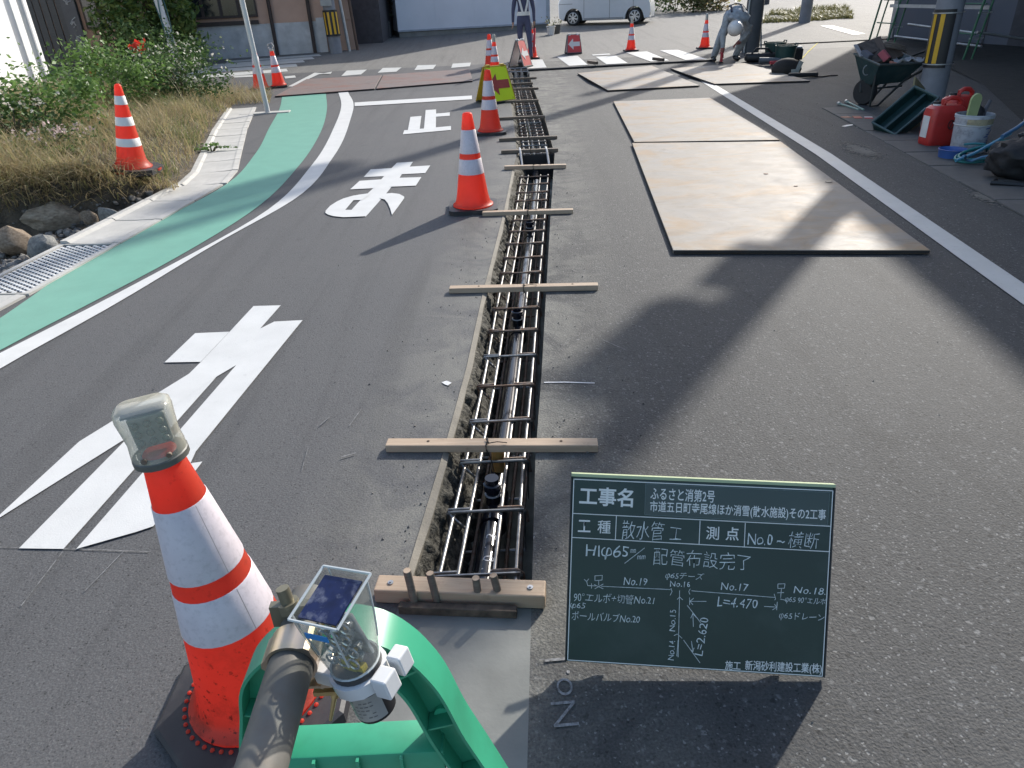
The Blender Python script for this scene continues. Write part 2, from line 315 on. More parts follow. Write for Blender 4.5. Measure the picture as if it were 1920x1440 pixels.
# ------------------------------------------------------------------ mesh helpers
class MB:
    def __init__(s): s.v = []; s.f = []; s.mi = []
    def add(s, verts, faces, mi=0, mtx=None):
        o = len(s.v)
        if mtx is not None: verts = [mtx @ Vector(v) for v in verts]
        s.v += [tuple(v) for v in verts]; s.f += [tuple(i+o for i in f) for f in faces]; s.mi += [mi]*len(faces); return s
    def box(s, c, size, rot=None, mi=0, bev=0.0):
        x, y, z = [q/2 for q in size]
        if bev > 0:
            bm = bmesh.new(); bmesh.ops.create_cube(bm, size=1.0, matrix=Matrix.Diagonal((*size, 1)))
            bmesh.ops.bevel(bm, geom=bm.edges[:], offset=bev, segments=2, affect='EDGES', profile=0.5)
            vv = [v.co.copy() for v in bm.verts]; bm.verts.index_update(); ff = [[q.index for q in f.verts] for f in bm.faces]; bm.free()
        else:
            vv = [Vector(p) for p in ((-x,-y,-z),(x,-y,-z),(x,y,-z),(-x,y,-z),(-x,-y,z),(x,-y,z),(x,y,z),(-x,y,z))]
            ff = [(0,3,2,1),(4,5,6,7),(0,1,5,4),(1,2,6,5),(2,3,7,6),(3,0,4,7)]
        m = Matrix.Translation(c) @ (rot.to_4x4() if rot is not None else Matrix.Identity(4))
        return s.add(vv, ff, mi, m)
    def prism(s, poly, z0, z1, mi=0, mtx=None):
        n = len(poly)
        vv = [(p[0], p[1], z0) for p in poly]+[(p[0], p[1], z1) for p in poly]
        ff = [tuple(range(n-1, -1, -1)), tuple(range(n, 2*n))]+[(i, (i+1) % n, n+(i+1) % n, n+i) for i in range(n)]
        return s.add(vv, ff, mi, mtx)
    def lathe(s, prof, seg=20, mi=0, mtx=None, cap=True):
        vv = []; ff = []
        for r, z in prof:
            for k in range(seg): a = 2*PI*k/seg; vv.append((r*math.cos(a), r*math.sin(a), z))
        for i in range(len(prof)-1):
            for k in range(seg):
                k2 = (k+1) % seg; ff.append((i*seg+k, i*seg+k2, (i+1)*seg+k2, (i+1)*seg+k))
        if cap:
            ff.append(tuple(range(seg-1, -1, -1))); ff.append(tuple((len(prof)-1)*seg+k for k in range(seg)))
        return s.add(vv, ff, mi, mtx)
    def cyl(s, p0, p1, r0, r1=None, seg=10, mi=0):
        r1 = r0 if r1 is None else r1
        p0 = Vector(p0); p1 = Vector(p1); d = p1-p0
        q = d.to_track_quat('Z', 'Y').to_matrix().to_4x4()
        return s.lathe([(r0, 0), (r1, d.length)], seg, mi, Matrix.Translation(p0) @ q)
    def tube(s, path, r, seg=8, mi=0, closed=False):
        P = [Vector(p) for p in path]; n = len(P); vv = []; ff = []
        up = Vector((0, 0, 1))
        for i, p in enumerate(P):
            t = (P[(i+1) % n]-P[i-1]) if closed else (P[min(i+1, n-1)]-P[max(i-1, 0)])
            t.normalize(); a = t.cross(up)
            if a.length < 1e-3: a = t.cross(Vector((0, 1, 0)))
            a.normalize(); b = a.cross(t); rr = r[i] if isinstance(r, (list, tuple)) else r
            for k in range(seg):
                w = 2*PI*k/seg; vv.append(p+a*math.cos(w)*rr+b*math.sin(w)*rr)
        for i in range(n if closed else n-1):
            j = (i+1) % n
            for k in range(seg):
                k2 = (k+1) % seg; ff.append((i*seg+k, i*seg+k2, j*seg+k2, j*seg+k))
        if not closed: ff.append(tuple(range(seg-1, -1, -1))); ff.append(tuple((n-1)*seg+k for k in range(seg)))
        return s.add(vv, ff, mi)
    def sphere(s, c, r, seg=10, rings=7, mi=0, sc=(1, 1, 1), mtx=None):
        vv = [(0, 0, -r*sc[2])]; ff = []
        for i in range(1, rings):
            a = PI*i/rings-PI/2
            for k in range(seg): w = 2*PI*k/seg; vv.append((r*math.cos(a)*math.cos(w)*sc[0], r*math.cos(a)*math.sin(w)*sc[1], r*math.sin(a)*sc[2]))
        vv.append((0, 0, r*sc[2])); top = len(vv)-1
        for k in range(seg): ff.append((0, 1+(k+1) % seg, 1+k))
        for i in range(rings-2):
            for k in range(seg): k2 = (k+1) % seg; a = 1+i*seg; ff.append((a+k, a+k2, a+seg+k2, a+seg+k))
        a = 1+(rings-2)*seg
        for k in range(seg): ff.append((a+k, a+(k+1) % seg, top))
        m = Matrix.Translation(c) if mtx is None else Matrix.Translation(c) @ mtx
        return s.add(vv, ff, mi, m)
    def build(s, name, mats, parent=None, smooth=False, recalc=True, origin=None):
        me = bpy.data.meshes.new(name)
        if origin is not None:
            o_ = Vector(origin); s.v = [tuple(Vector(v)-o_) for v in s.v]
        me.from_pydata(s.v, [], s.f)
        if not isinstance(mats, (list, tuple)): mats = [mats]
        for m in mats: me.materials.append(m)
        if len(mats) > 1: me.polygons.foreach_set('material_index', s.mi)
        if recalc:
            bm = bmesh.new(); bm.from_mesh(me); bmesh.ops.recalc_face_normals(bm, faces=bm.faces); bm.to_mesh(me); bm.free()
        if smooth: shade(me, smooth)
        ob = bpy.data.objects.new(name, me); COL.objects.link(ob)
        if origin is not None: ob.location = origin
        if parent is not None: ob.parent = parent
        return ob
def shade(me, ang=40):
    if ang is True: ang = 40
    me.polygons.foreach_set('use_smooth', [True]*len(me.polygons))
    try: me.set_sharp_from_angle(angle=rad(ang))
    except Exception: pass
def tag(o, label, cat, group=None):
    o['label'] = label; o['category'] = cat
    if group: o['group'] = group
    return o
def struct(o): o['kind'] = 'structure'; return o
def stuff(o): o['kind'] = 'stuff'; return o
def thing(name, label, cat, loc=(0, 0, 0), rz=0.0, group=None):
    o = bpy.data.objects.new(name, None); COL.objects.link(o); o.empty_display_size = 0.1
    o.location = loc; o.rotation_euler = (0, 0, rz); return tag(o, label, cat, group)
def dup(root, name_loc, rz=None, label=None, scale=None):
    r = root.copy(); COL.objects.link(r); r.location = name_loc
    if rz is not None: r.rotation_euler = (0, 0, rz)
    if label: r['label'] = label
    if scale: r.scale = (scale,)*3
    for ch in list(root.children):
        c = ch.copy(); COL.objects.link(c); c.parent = r
        for g in list(ch.children):
            d = g.copy(); COL.objects.link(d); d.parent = c
    return r
def quads_obj(name, V, material, parent=None):
    """V: (n,4,3) array -> one mesh of n quads"""
    V = np.asarray(V, dtype=np.float32); n = len(V)
    me = bpy.data.meshes.new(name)
    me.vertices.add(n*4); me.vertices.foreach_set('co', V.reshape(-1))
    me.loops.add(n*4); me.loops.foreach_set('vertex_index', np.arange(n*4, dtype=np.int32))
    me.polygons.add(n); me.polygons.foreach_set('loop_start', np.arange(0, n*4, 4, dtype=np.int32))
    me.update(calc_edges=True); me.validate()
    me.materials.append(material)
    o = bpy.data.objects.new(name, me); COL.objects.link(o)
    if parent is not None: o.parent = parent
    return o
TEXTS = []
def text_mesh(body, size, bold=0.0, shear=0.0, space=1.0):
    c = bpy.data.curves.new('lettering', 'FONT'); c.body = body; c.size = size; c.offset = bold; c.shear = shear; c.space_character = space; c.resolution_u = 3
    o = bpy.data.objects.new('lettering', c); COL.objects.link(o)
    dg = bpy.context.evaluated_depsgraph_get(); me = bpy.data.meshes.new_from_object(o.evaluated_get(dg))
    bpy.data.objects.remove(o); bpy.data.curves.remove(c); return me
def interp(pts, y):
    ys = [p[0] for p in pts]; xs = [p[1] for p in pts]
    return float(np.interp(y, ys, xs))

# ------------------------------------------------------------------ the road with its open trench
XR = [(-2, -0.20), (1.42, 0.026), (2.08, 0.07), (2.72, 0.13), (3.66, 0.21), (5.29, 0.35), (6.77, 0.48), (7.55, 0.55), (9.88, 0.60), (13.7, 0.63), (17.6, 0.64)]
XL = [(-2, -0.55), (1.42, -0.335), (2.1, -0.26), (2.8, -0.195), (3.63, -0.14), (4.8, -0.045), (5.35, 0.0), (6.85, 0.10), (7.6, 0.16), (9.34, 0.18), (12, 0.19), (17.6, 0.24)]
GUT = [(-2, -3.60), (0, -3.45), (2, -3.28), (4.4, -3.02), (5.6, -2.92), (6.9, -2.83), (7.4, -2.90), (8.2, -3.12), (10.2, -3.66), (12.5, -4.22), (14, -4.6)]
xr = lambda y: interp(XR, y)
xl = lambda y: interp(XL, y)
gx = lambda y: interp(GUT, y)
YS = sorted(set([-2, -1, 0, 0.7, 1.42]+[p[0] for p in XR]+[p[0] for p in XL]+[4.4, 5.6, 6.9, 7.4, 8.2, 10.2, 12.5, 14, 16, 17.6]))
def sheet(name, bands, m):
    mb = MB()
    for (y0, y1, a0, b0, a1, b1) in bands:
        mb.add([(a0, y0, zg(y0)), (b0, y0, zg(y0)), (b1, y1, zg(y1)), (a1, y1, zg(y1))], [(0, 1, 2, 3)])
    return struct(mb.build(name, m, recalc=False))
lb, rb, cb = [], [], []
def leftedge(y): return gx(y) if y <= 12.5 else -60
for y0, y1 in zip(YS[:-1], YS[1:]):
    la, lbb = (gx(y0), gx(y1)) if y1 <= 12.5 else (-60, -60)
    lb.append((y0, y1, la, xl(y0), lbb, xl(y1))); rb.append((y0, y1, xr(y0), 60, xr(y1), 60))
    if y1 <= 1.42: cb.append((y0, y1, xl(y0), xr(y0), xl(y1), xr(y1)))
lb.append((-30, -2, -8, xl(-2), gx(-2), xl(-2))); rb.append((-30, -2, xr(-2), 60, xr(-2), 60)); cb.append((-30, -2, xl(-2), xr(-2), xl(-2), xr(-2)))
sheet('road', lb, A_NEW).name = 'road_left_lane'
sheet('road_right_lane', rb, A_OLD)
sheet('concrete_strip', cb, M_CONCN)
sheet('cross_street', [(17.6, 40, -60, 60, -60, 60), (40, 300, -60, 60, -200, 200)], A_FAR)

# trench walls and floor
DEPTH = 0.27
def wall_grid(side, rough):
    mb = MB(); ys = np.concatenate([np.arange(1.42, 6, 0.010), np.arange(6, 17.62, 0.04)]) if rough else np.arange(1.42, 17.61, 0.12); nz = 16 if rough else 8
    vv = []
    for y in ys:
        x = xl(y) if side < 0 else xr(y)
        for k in range(nz):
            t = k/(nz-1); z = zg(y)-0.002-t*DEPTH
            n = mnoise.noise(Vector((y*24, z*28, 3.1)))*0.024+mnoise.noise(Vector((y*7, z*8, 9)))*0.018+mnoise.noise(Vector((y*55, z*60, 1)))*0.010
            out = (0.0 if k == 0 else (n+0.012)*(1 if rough else 0.35))
            vv.append((x-side*(out+0.10*t+(0.0 if k == 0 else 0.006)) if rough else x+out, y, z))
    ff = []
    for i in range(len(ys)-1):
        for k in range(nz-1): a = i*nz+k; ff.append((a, a+nz, a+nz+1, a+1))
    mb.add(vv, ff); return mb
struct(wall_grid(-1, True).build('trench_left_wall', M_TRENCH, smooth=80))
struct(wall_grid(1, False).build('trench_right_wall', M_TWALL, smooth=80))
mb = MB(); ys = np.arange(1.3, 17.7, 0.1); vv = []
for y in ys:
    for k in range(7):
        t = -0.06+1.12*k/6; x = xl(y)+(xr(y)-xl(y))*t
        vv.append((x, y, zg(y)-DEPTH+0.02*mnoise.noise(Vector((x*6, y*5, 1)))+0.005))
ff = [(i*7+k, i*7+k+1, (i+1)*7+k+1, (i+1)*7+k) for i in range(len(ys)-1) for k in range(6)]
mb.add(vv, ff); struct(mb.build('trench_floor', M_TFLOOR, smooth=80))
mb = MB(); mb.box((xl(1.42)/2+xr(1.42)/2, 1.405, -DEPTH/2-0.003), (0.40, 0.03, DEPTH)); struct(mb.build('trench_end_wall', M_TWALL))
mb = MB(); mb.box((0.44, 17.63, zg(17.6)-DEPTH/2-0.003), (0.50, 0.03, DEPTH)); struct(mb.build('trench_far_end_wall', M_TWALL))
# mortar lip along the left cut
mb = MB(); ys = np.arange(1.46, 6.9, 0.05); vv = []
for y in ys:
    w = 0.020+0.010*mnoise.noise(Vector((y*3, 0, 0))); x = xl(y)
    vv += [(x-w*0.15, y, 0.004), (x+w, y, -0.004), (x+w*0.9, y, -0.03), (x-0.01, y, -0.03)]
ff = []
for i in range(len(ys)-1):
    for k in range(3): a = i*4+k; ff.append((a, a+4, a+5, a+1))
mb.add(vv, ff); struct(mb.build('trench_mortar_lip', M_MORTAR))

# ------------------------------------------------------------------ painted markings
def marks(name, polys, m, z=0.004, step=0.0006):
    bm = bmesh.new()
    for i, p in enumerate(polys):
        pts = [G(*q) for q in p]
        vs_ = [bm.verts.new((q.x, q.y, q.z+z+i*step)) for q in pts]
        f = bm.faces.new(vs_)
        if f.normal.z < 0 or True: f.normal_update()
        if f.normal.z < 0: f.normal_flip()
    bmesh.ops.triangulate(bm, faces=bm.faces[:])
    me = bpy.data.meshes.new(name); bm.to_mesh(me); bm.free(); me.materials.append(m)
    o = bpy.data.objects.new(name, me); COL.objects.link(o); return struct(o)
def strip_mark(name, a, b, m, z):
    """a, b: lists of world (x, y) with the same length"""
    mb = MB(); n = len(a)
    vv = [(p[0], p[1], zg(p[1])+z) for p in a]+[(p[0], p[1], zg(p[1])+z) for p in b]
    mb.add(vv, [(i, n+i, n+i+1, i+1) for i in range(n-1)])
    o = mb.build(name, m, recalc=False)
    me = o.data
    for p in me.polygons:
        if p.normal.z < 0: p.flip()
    return struct(o)
def smooth_poly(pts, n=60):
    P = np.array(pts, float); d = np.r_[0, np.cumsum(np.hypot(*np.diff(P, axis=0).T))]; d /= d[-1]
    # catmull-rom resample
    out = []
    m_ = np.gradient(P, d, axis=0)
    for t in np.linspace(0, 1, n):
        i = min(np.searchsorted(d, t, 'right')-1, len(d)-2); h = d[i+1]-d[i]; s = (t-d[i])/h
        h00 = 2*s**3-3*s**2+1; h10 = s**3-2*s**2+s; h01 = -2*s**3+3*s**2; h11 = s**3-s**2
        out.append(h00*P[i]+h10*h*m_[i]+h01*P[i+1]+h11*h*m_[i+1])
    return [tuple(q) for q in out]
def gp(l): return [(G(*q).x, G(*q).y) for q in l]
g_in = [(-3.35, -1), (-2.98, 1.5)]+gp([(0, 598), (160, 488), (280, 424), (425, 346), (478, 290), (505, 240), (524, 205), (529, 178)])
g_out = [(-3.05, -1), (-2.72, 1.5)]+gp([(0, 658), (150, 580), (300, 501), (480, 391), (560, 312), (598, 255), (613, 205), (611, 176)])
w_in = [(-3.04, -1), (-2.71, 1.5)]+gp([(0, 664), (150, 588), (300, 509), (500, 396), (585, 310), (626, 240), (640, 195), (634, 172)])
w_out = [(-2.88, -1), (-2.56, 1.5)]+gp([(0, 693), (200, 581), (400, 461), (560, 369), (625, 295), (657, 225), (663, 195), (652, 171)])
strip_mark('green_lane_marking', smooth_poly(g_in), smooth_poly(g_out), P_GREEN, 0.004)
strip_mark('white_edge_line', smooth_poly(w_in), smooth_poly(w_out), P_WHITE, 0.005)
rl = [(-0.5, 2.07), (3.47, 2.56), (6.93, 2.99), (13.9, 3.61)]
strip_mark('white_right_line', [(x, y) for y, x in rl], [(x+0.145, y) for y, x in rl], P_OLDW, 0.005)
marks('stop_line', [[(665, 193), (885, 180), (885, 187), (665, 200)]], P_WHITE, 0.008)
k = lambda l: [(x/2.88, 550+y/2.88) for x, y in l]
marks('road_character_re', [
    k([(1370,72),(1517,68),(1405,195),(1280,330),(1170,455),(345,1385),(105,1382),(740,735),(1020,440),(1085,375),(1240,212)]),
    k([(1405,195),(1480,158),(1560,200),(1280,390),(1170,455),(680,790),(345,1000),(-20,1230),(-20,1221),(430,805),(1020,440),(1200,300)]),
    k([(1055,220),(1240,212),(1085,375),(890,378)]),
    k([(1480,158),(1635,150),(1060,860),(1030,925),(1095,915),(1050,975),(850,1240),(830,1265),(740,1295),(600,1335),(415,1388),(1280,390)])], P_WHITE, 0.004)
k = lambda l: [(600+x/4.364, 150+y/4.364) for x, y in l]
marks('road_character_ma', [
    k([(630,680),(760,673),(735,712),(670,775),(650,805),(585,878),(540,935),(375,1122),(250,1075),(330,988),(435,890),(500,818),(525,790),(585,725)]),
    k([(415,735),(600,724),(540,790),(358,798)]), k([(725,714),(903,703),(862,765),(655,776)]),
    k([(325,830),(515,817),(450,890),(247,900)]), k([(635,806),(830,800),(785,870),(570,879)]),
    k([(425,930),(330,943),(270,953),(190,976),(140,1000),(85,1035),(48,1075),(205,1072),(275,990),(345,988)]),
    k([(48,1075),(45,1095),(70,1110),(110,1121),(190,1130),(280,1127),(375,1122),(270,1070),(205,1070)]),
    k([(525,938),(590,932),(650,940),(690,962),(690,975),(640,1045),(590,1112),(575,1060),(555,1015),(530,985),(490,975)])], P_WHITE, 0.004)
marks('road_character_tome', [
    k([(865,248),(950,243),(948,398),(850,408)]), k([(948,278),(1062,268),(1062,295),(946,303)]),
    k([(740,305),(830,297),(815,412),(718,420)]), k([(690,415),(1072,380),(1072,412),(678,448)])], P_WHITE, 0.004)
marks('crosswalk_stripes', [[(980,113),(1017,112),(1025,127),(988,129)],[(1044,107),(1083,105),(1102,122),(1067,124)],[(1117,107),(1155,105),(1177,119),(1137,121)],
    [(1173,99),(1213,97),(1255,114),(1220,116)],[(1237,95),(1271,94),(1327,112),(1285,113)],[(1110,103),(1142,101),(1145,103),(1112,105)]], P_OLDW, 0.006)
marks('centre_dashes', [[(650,133),(688,131),(677,140),(640,143)],[(718,128),(753,127),(743,135),(708,137)],[(783,123),(818,122),(812,130),(777,132)],[(849,120),(883,118),(881,125),(846,128)],
    [(540,163),(548,163),(598,140),(623,135),(620,139),(590,137)],[(1538,49),(1560,48),(1623,64),(1600,66)]], P_OLDW, 0.006)
marks('left_crosswalk', [[(330,145),(537,129),(540,134),(330,151)],[(330,135),(555,120),(558,125),(330,141)],[(360,127),(568,113),(572,117),(360,132)],[(400,121),(585,107),(590,111),(400,125)],[(425,115),(598,102),(603,105),(425,118)],
    [(436,143),(480,141),(484,144),(440,146)],[(533,144),(553,142),(555,146),(535,148)]], P_OLDW, 0.004)
marks('road_crack', [[(1400,84),(1470,82),(1560,78),(1680,72),(1680,74),(1560,80),(1470,84.5),(1400,86)]], mat('crack_dark', (0.02, 0.02, 0.02), 1.0, spec=0.0), 0.004)
marks('yellow_chalk_line', [[(1513,98),(1533,80),(1535,80),(1516,98)],[(1500,112),(1514,98),(1516,98),(1503,112)]], mat('yellow_chalk', (0.5, 0.42, 0.05), 0.9), 0.004)
M_FAINT = mat('faint_chalk_trace', (0.17, 0.17, 0.168), 0.95, var=0.6, scale=60)
def traces(pl, w_=1.3): return [[(a[0], a[1]-w_/2), (b2[0], b2[1]-w_/2), (b2[0]+w_*.6, b2[1]+w_/2), (a[0]+w_*.6, a[1]+w_/2)] for a, b2 in pl]
marks('chalk_traces', traces([((0, 1027), (150, 1031)), ((150, 1031), (280, 1036)), ((118, 1036), (40, 1138)), ((232, 1036), (160, 1110)), ((655, 800), (678, 768)), ((566, 884), (578, 842)), ((600, 800), (618, 784)), ((1010, 1240), (1035, 1240)), ((640, 860), (668, 852)), ((1130, 640), (1175, 660))]), M_FAINT, 0.003)
marks('white_chalk_mark', [[(1020,717),(1060,716.5),(1115,718.5),(1115,720),(1060,718.5),(1020,719)],[(828,718),(838,715),(847,719),(840,724),(834,722)]], M_CHALK, 0.003)
sq = random.Random(21); mb = MB()
for (cx, cy, rx, ry, cnt) in ((1615, 283, 62, 17, 900), (1850, 370, 55, 18, 350)):
    for i in range(cnt):
        a_ = sq.uniform(0, 2*PI); q_ = abs(sq.gauss(0, 0.45)); p_ = G(cx+rx*q_*math.cos(a_), cy+ry*q_*math.sin(a_)+q_*rx*math.cos(a_)*0.28)
        r_ = sq.uniform(0.008, 0.030)*(1.1-min(q_, .9)); k0 = sq.uniform(0, 6)
        mb.add([(p_.x+r_*sq.uniform(.6, 1.2)*math.cos(k0+k_*1.26), p_.y+r_*sq.uniform(.6, 1.2)*math.sin(k0+k_*1.26), 0.0035+0.0025*sq.random()) for k_ in range(5)], [(0, 1, 2, 3, 4)])
stuff(mb.build('spilt_sand', concrete('spilt_sand_grey', (0.17, 0.155, 0.13), 0.5), recalc=False))
# crumbs of asphalt and grit beside the trench and along the right gutter
mb = MB(); tet = [Vector(p_) for p_ in ((0.9, 0, -.4), (-.5, .8, -.4), (-.5, -.8, -.4), (0.1, 0.1, .7))]; tf = [(0, 2, 1), (0, 1, 3), (1, 2, 3), (2, 0, 3)]
for i in range(900):
    if i < 420:
        y = 1.5+abs(sq.gauss(0, 3.4)); 
        x = xl(min(y, 17))-0.01-abs(sq.gauss(0, 0.16)) if sq.random() < .5 else xr(min(y, 17))+0.01+abs(sq.gauss(0, 0.20))
    elif i < 640: y = sq.uniform(4.5, 12); x = interp([(3.4, 2.56), (13.9, 3.61)], y)+0.3+abs(sq.gauss(0, 0.45))
    else: y = 0.6+abs(sq.gauss(0, 5)); x = sq.uniform(-2.2, 2.6)
    if xl(min(y, 17.6))-0.005 < x < xr(min(y, 17.6))+0.005: continue
    r_ = sq.choice((0.0025, 0.003, 0.004, 0.006))*sq.uniform(.7, 1.2)*(1.0 if i < 640 else 0.7)
    mb.add([v*r_ for v in tet], tf, 0, Matrix.Translation((x, y, zg(y)+r_*0.4)) @ Matrix.Rotation(sq.uniform(0, 6), 4, 'Z') @ Matrix.Rotation(sq.uniform(0, 1), 4, 'X'))
stuff(mb.build('road_grit', mat('grit', (0.10, 0.098, 0.09), .9, var=.6, scale=3, c2=(0.26, .25, .23)), recalc=False))

# ------------------------------------------------------------------ left gutter, its slabs and the grating
gut = struct(thing('left_gutter', '', 'x')); del gut['label']; del gut['category']
def slab_mesh(L, W=0.45):
    m_ = MB()
    # U shaped cross section: raised lips on both sides, shallow dish between
    prof = [(-W/2, -0.15), (-W/2, 0.035), (-W/2+0.05, 0.035), (-W/2+0.075, 0.016), (0, 0.012), (W/2-0.07, 0.014), (W/2-0.05, 0.018), (W/2, 0.014), (W/2, -0.15)]
    vv = [(x, -L/2, z) for x, z in prof]+[(x, L/2, z) for x, z in prof]; n = len(prof)
    ff = [(i, i+1, n+i+1, n+i) for i in range(n-1)]+[tuple(range(n))[::-1], tuple(range(n, 2*n))]
    m_.add(vv, ff); me = m_.build('gutter_slab', M_CONC); d = me.data; bpy.data.objects.remove(me); return d
slabd = slab_mesh(0.586)
def along_gutter():
    y = 3.56; out = []
    pts = []
    for yy in np.arange(0.0, 13.0, 0.01): pts.append((gx(yy), yy))
    pts = np.array(pts); d = np.r_[0, np.cumsum(np.hypot(*np.diff(pts, axis=0).T))]
    return pts, d
gpts, gd = along_gutter()
def gut_at(s):
    x = np.interp(s, gd, gpts[:, 0]); y = np.interp(s, gd, gpts[:, 1])
    x2 = np.interp(s+0.05, gd, gpts[:, 0]); y2 = np.interp(s+0.05, gd, gpts[:, 1])
    return x, y, math.atan2(y2-y, x2-x)-PI/2
s0 = float(np.interp(5.02, gpts[:, 1], gd))      # far end of the grating
s = s0+0.3
while s < gd[-1]-0.4:
    x, y, a = gut_at(s)
    o = bpy.data.objects.new('gutter_slab', slabd); COL.objects.link(o); o.location = (x, y, random.uniform(-0.003, 0.003)); o.rotation_euler = (0, random.uniform(-.006, .006), a); o.parent = gut
    s += 0.6
s = s0-1.0-0.3
while s > 0:
    x, y, a = gut_at(s)
    o = bpy.data.objects.new('gutter_slab', slabd); COL.objects.link(o); o.location = (x, y, 0); o.rotation_euler = (0, 0, a); o.parent = gut
    s -= 0.6
x, y, a = gut_at(s0-0.5)
gr = thing('drain_grating', 'galvanised steel bar grating let into the pale concrete gutter', 'grating', (x, y, 0), a)
f = MB()
for sx in (-1, 1): f.box((sx*0.205, 0, -0.05), (0.04, 0.99, 0.13)); 
for sy in (-1, 1): f.box((0, sy*0.485, -0.01), (0.366, 0.014, 0.05))
f.build('frame', M_CONC, gr)
M_BRG = mat('bright_galvanised', (0.66, 0.68, 0.70), 0.35, 0.2, var=0.06)
b = MB()
for i in range(15): b.box((-0.172+i*0.344/14, 0, -0.012), (0.004, 0.95, 0.030))
for i in range(26): b.box((0, -0.465+i*0.93/25, -0.012), (0.35, 0.004, 0.028))
stuff(b.build('grating_bars', mat('dull_galvanised', (0.13, 0.14, 0.15), 0.5, 0.3), gr))
b = MB()
for i in range(11):
    for j in range(22): b.box((-0.165+i*0.033, -0.437+j*0.0416+(0.0104 if i % 2 else -0.0104), 0.0065), (0.021, 0.021, 0.006))
stuff(b.build('grating_teeth', M_BRG, gr))
b = MB(); b.box((0, 0, -0.13), (0.37, 0.97, 0.02)); b.build('channel_bottom', M_BLACK, gr)

# right drain cover row in the shade
rg = struct(thing('right_gutter', '', 'x')); del rg['label']; del rg['category']
ra, rb_ = G(1600, 238), G(1905, 405)
dv = (rb_-ra); Lr = dv.length; dv.normalize(); ang = math.atan2(dv.y, dv.x)-PI/2
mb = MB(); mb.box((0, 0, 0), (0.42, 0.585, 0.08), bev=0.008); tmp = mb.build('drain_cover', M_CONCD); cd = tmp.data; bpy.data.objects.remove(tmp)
nrm = Vector((dv.y, -dv.x, 0))
if nrm.x < 0: nrm = -nrm
q = -1.2
while q < Lr+2.4:
    p = ra+dv*q+nrm*0.24
    o = bpy.data.objects.new('drain_cover', cd); COL.objects.link(o); o.location = (p.x, p.y, -0.030+random.uniform(-0.004, 0.006)); o.rotation_euler = (random.uniform(-.01, .01), random.uniform(-.01, .01), ang); o.parent = rg
    q += 0.6

# ------------------------------------------------------------------ left bank terrain, gravel, rocks, grass
def sst(a, b, x):
    t = min(1, max(0, (x-a)/(b-a))); return t*t*(3-2*t)
def T(x, y):
    d = gx(min(y, 13.5))-0.2-x
    n = mnoise.noise(Vector((x*1.3, y*1.3, 0)))*0.05+mnoise.noise(Vector((x*5, y*5, 2)))*0.018
    bank = 0.02+0.19*sst(0.0, 0.45, d)+0.20*sst(0.4, 2.6, d)+n*sst(0, 0.4, d)
    bank *= 1-sst(12.2, 15.5, y)*0.92
    yb = 6.45-0.5*sst(0.0, 0.9, d)+0.30*sst(1.2, 2.4, d)+0.18*mnoise.noise(Vector((x*2.2, 4, 0)))
    pit = -0.10+n*0.8-0.05*sst(0, 1, d)
    w = sst(yb-0.10, yb+0.13, y)
    return pit+(bank-pit)*w
xs = np.concatenate([np.arange(-14, -6, 0.4), np.arange(-6, -2.7, 0.05)]); ys = np.concatenate([np.arange(1.0, 4, 0.25), np.arange(4, 8, 0.05), np.arange(8, 17.4, 0.2)])
vv = []; keep = {}
mb = MB(); idx = -np.ones((len(ys), len(xs)), int)
for j, y in enumerate(ys):
    lim = gx(min(y, 13.9))-0.18
    for i, x in enumerate(xs):
        xx = min(x, lim); idx[j, i] = len(vv); z = T(xx, y)
        if x >= lim: z = -0.02
        vv.append((xx, y, z))
ff = []
for j in range(len(ys)-1):
    for i in range(len(xs)-1):
        if xs[i] < gx(min(ys[j], 13.9))+0.1: ff.append((idx[j, i], idx[j, i+1], idx[j+1, i+1], idx[j+1, i]))
mb.add(vv, ff); struct(mb.build('bank_ground', M_SOIL, smooth=80, recalc=False))

def rock(name, c, size, seed, m, label, rotz=0, flat=0.25, sub=3, group=None):
    bm = bmesh.new(); bmesh.ops.create_icosphere(bm, subdivisions=sub, radius=1)
    for v in bm.verts:
        p = v.co.copy()
        n = mnoise.noise(p*1.1+Vector((seed*7.3, 0, 0)))*flat*1.3+mnoise.noise(p*2.7+Vector((seed, 3, 0)))*flat*0.6+mnoise.noise(p*7+Vector((seed, 3, 5)))*flat*0.18
        v.co = p*(1+n)
    rnd = random.Random(seed)
    for _ in range(11 if flat > 0.12 else 2):          # knock facets off
        d = Vector((rnd.uniform(-1, 1), rnd.uniform(-1, 1), rnd.uniform(-.3, 1))).normalized(); lim = rnd.uniform(0.55, 0.82)
        for v in bm.verts:
            q_ = v.co.dot(d)
            if q_ > lim: v.co -= d*(q_-lim)*0.85
    me = bpy.data.meshes.new(name); bm.to_mesh(me); bm.free(); me.materials.append(m); shade(me, 35)
    o = bpy.data.objects.new(name, me); COL.objects.link(o); o.location = c; o.scale = size; o.rotation_euler = (0.1, 0.1, rotz)
    if label: tag(o, label, 'rock', group)
    return o
def onbank(px, py, z):
    d = ray(px, py); t = (z-HCAM)/d[2]; return Vector((t*d[0], t*d[1], z))
def bank_pt(px, py):
    z = 0.1
    for _ in range(30):
        p = onbank(px, py, z); z = 0.6*z+0.4*T(p.x, p.y)
    return onbank(px, py, z)
p = onbank(92, 408, -0.02); rock('rock', p+Vector((0, .06, 0)), (0.27, 0.13, 0.12), 3, mat('pale_brown_stone', (0.26, 0.20, 0.14), 0.85, var=0.3, scale=6, c2=(0.40, 0.34, 0.26), bmp=0.5, bscale=24, bdist=0.02), 'large jagged brown slab of rock below the grassy bank', 0.25, 0.35)
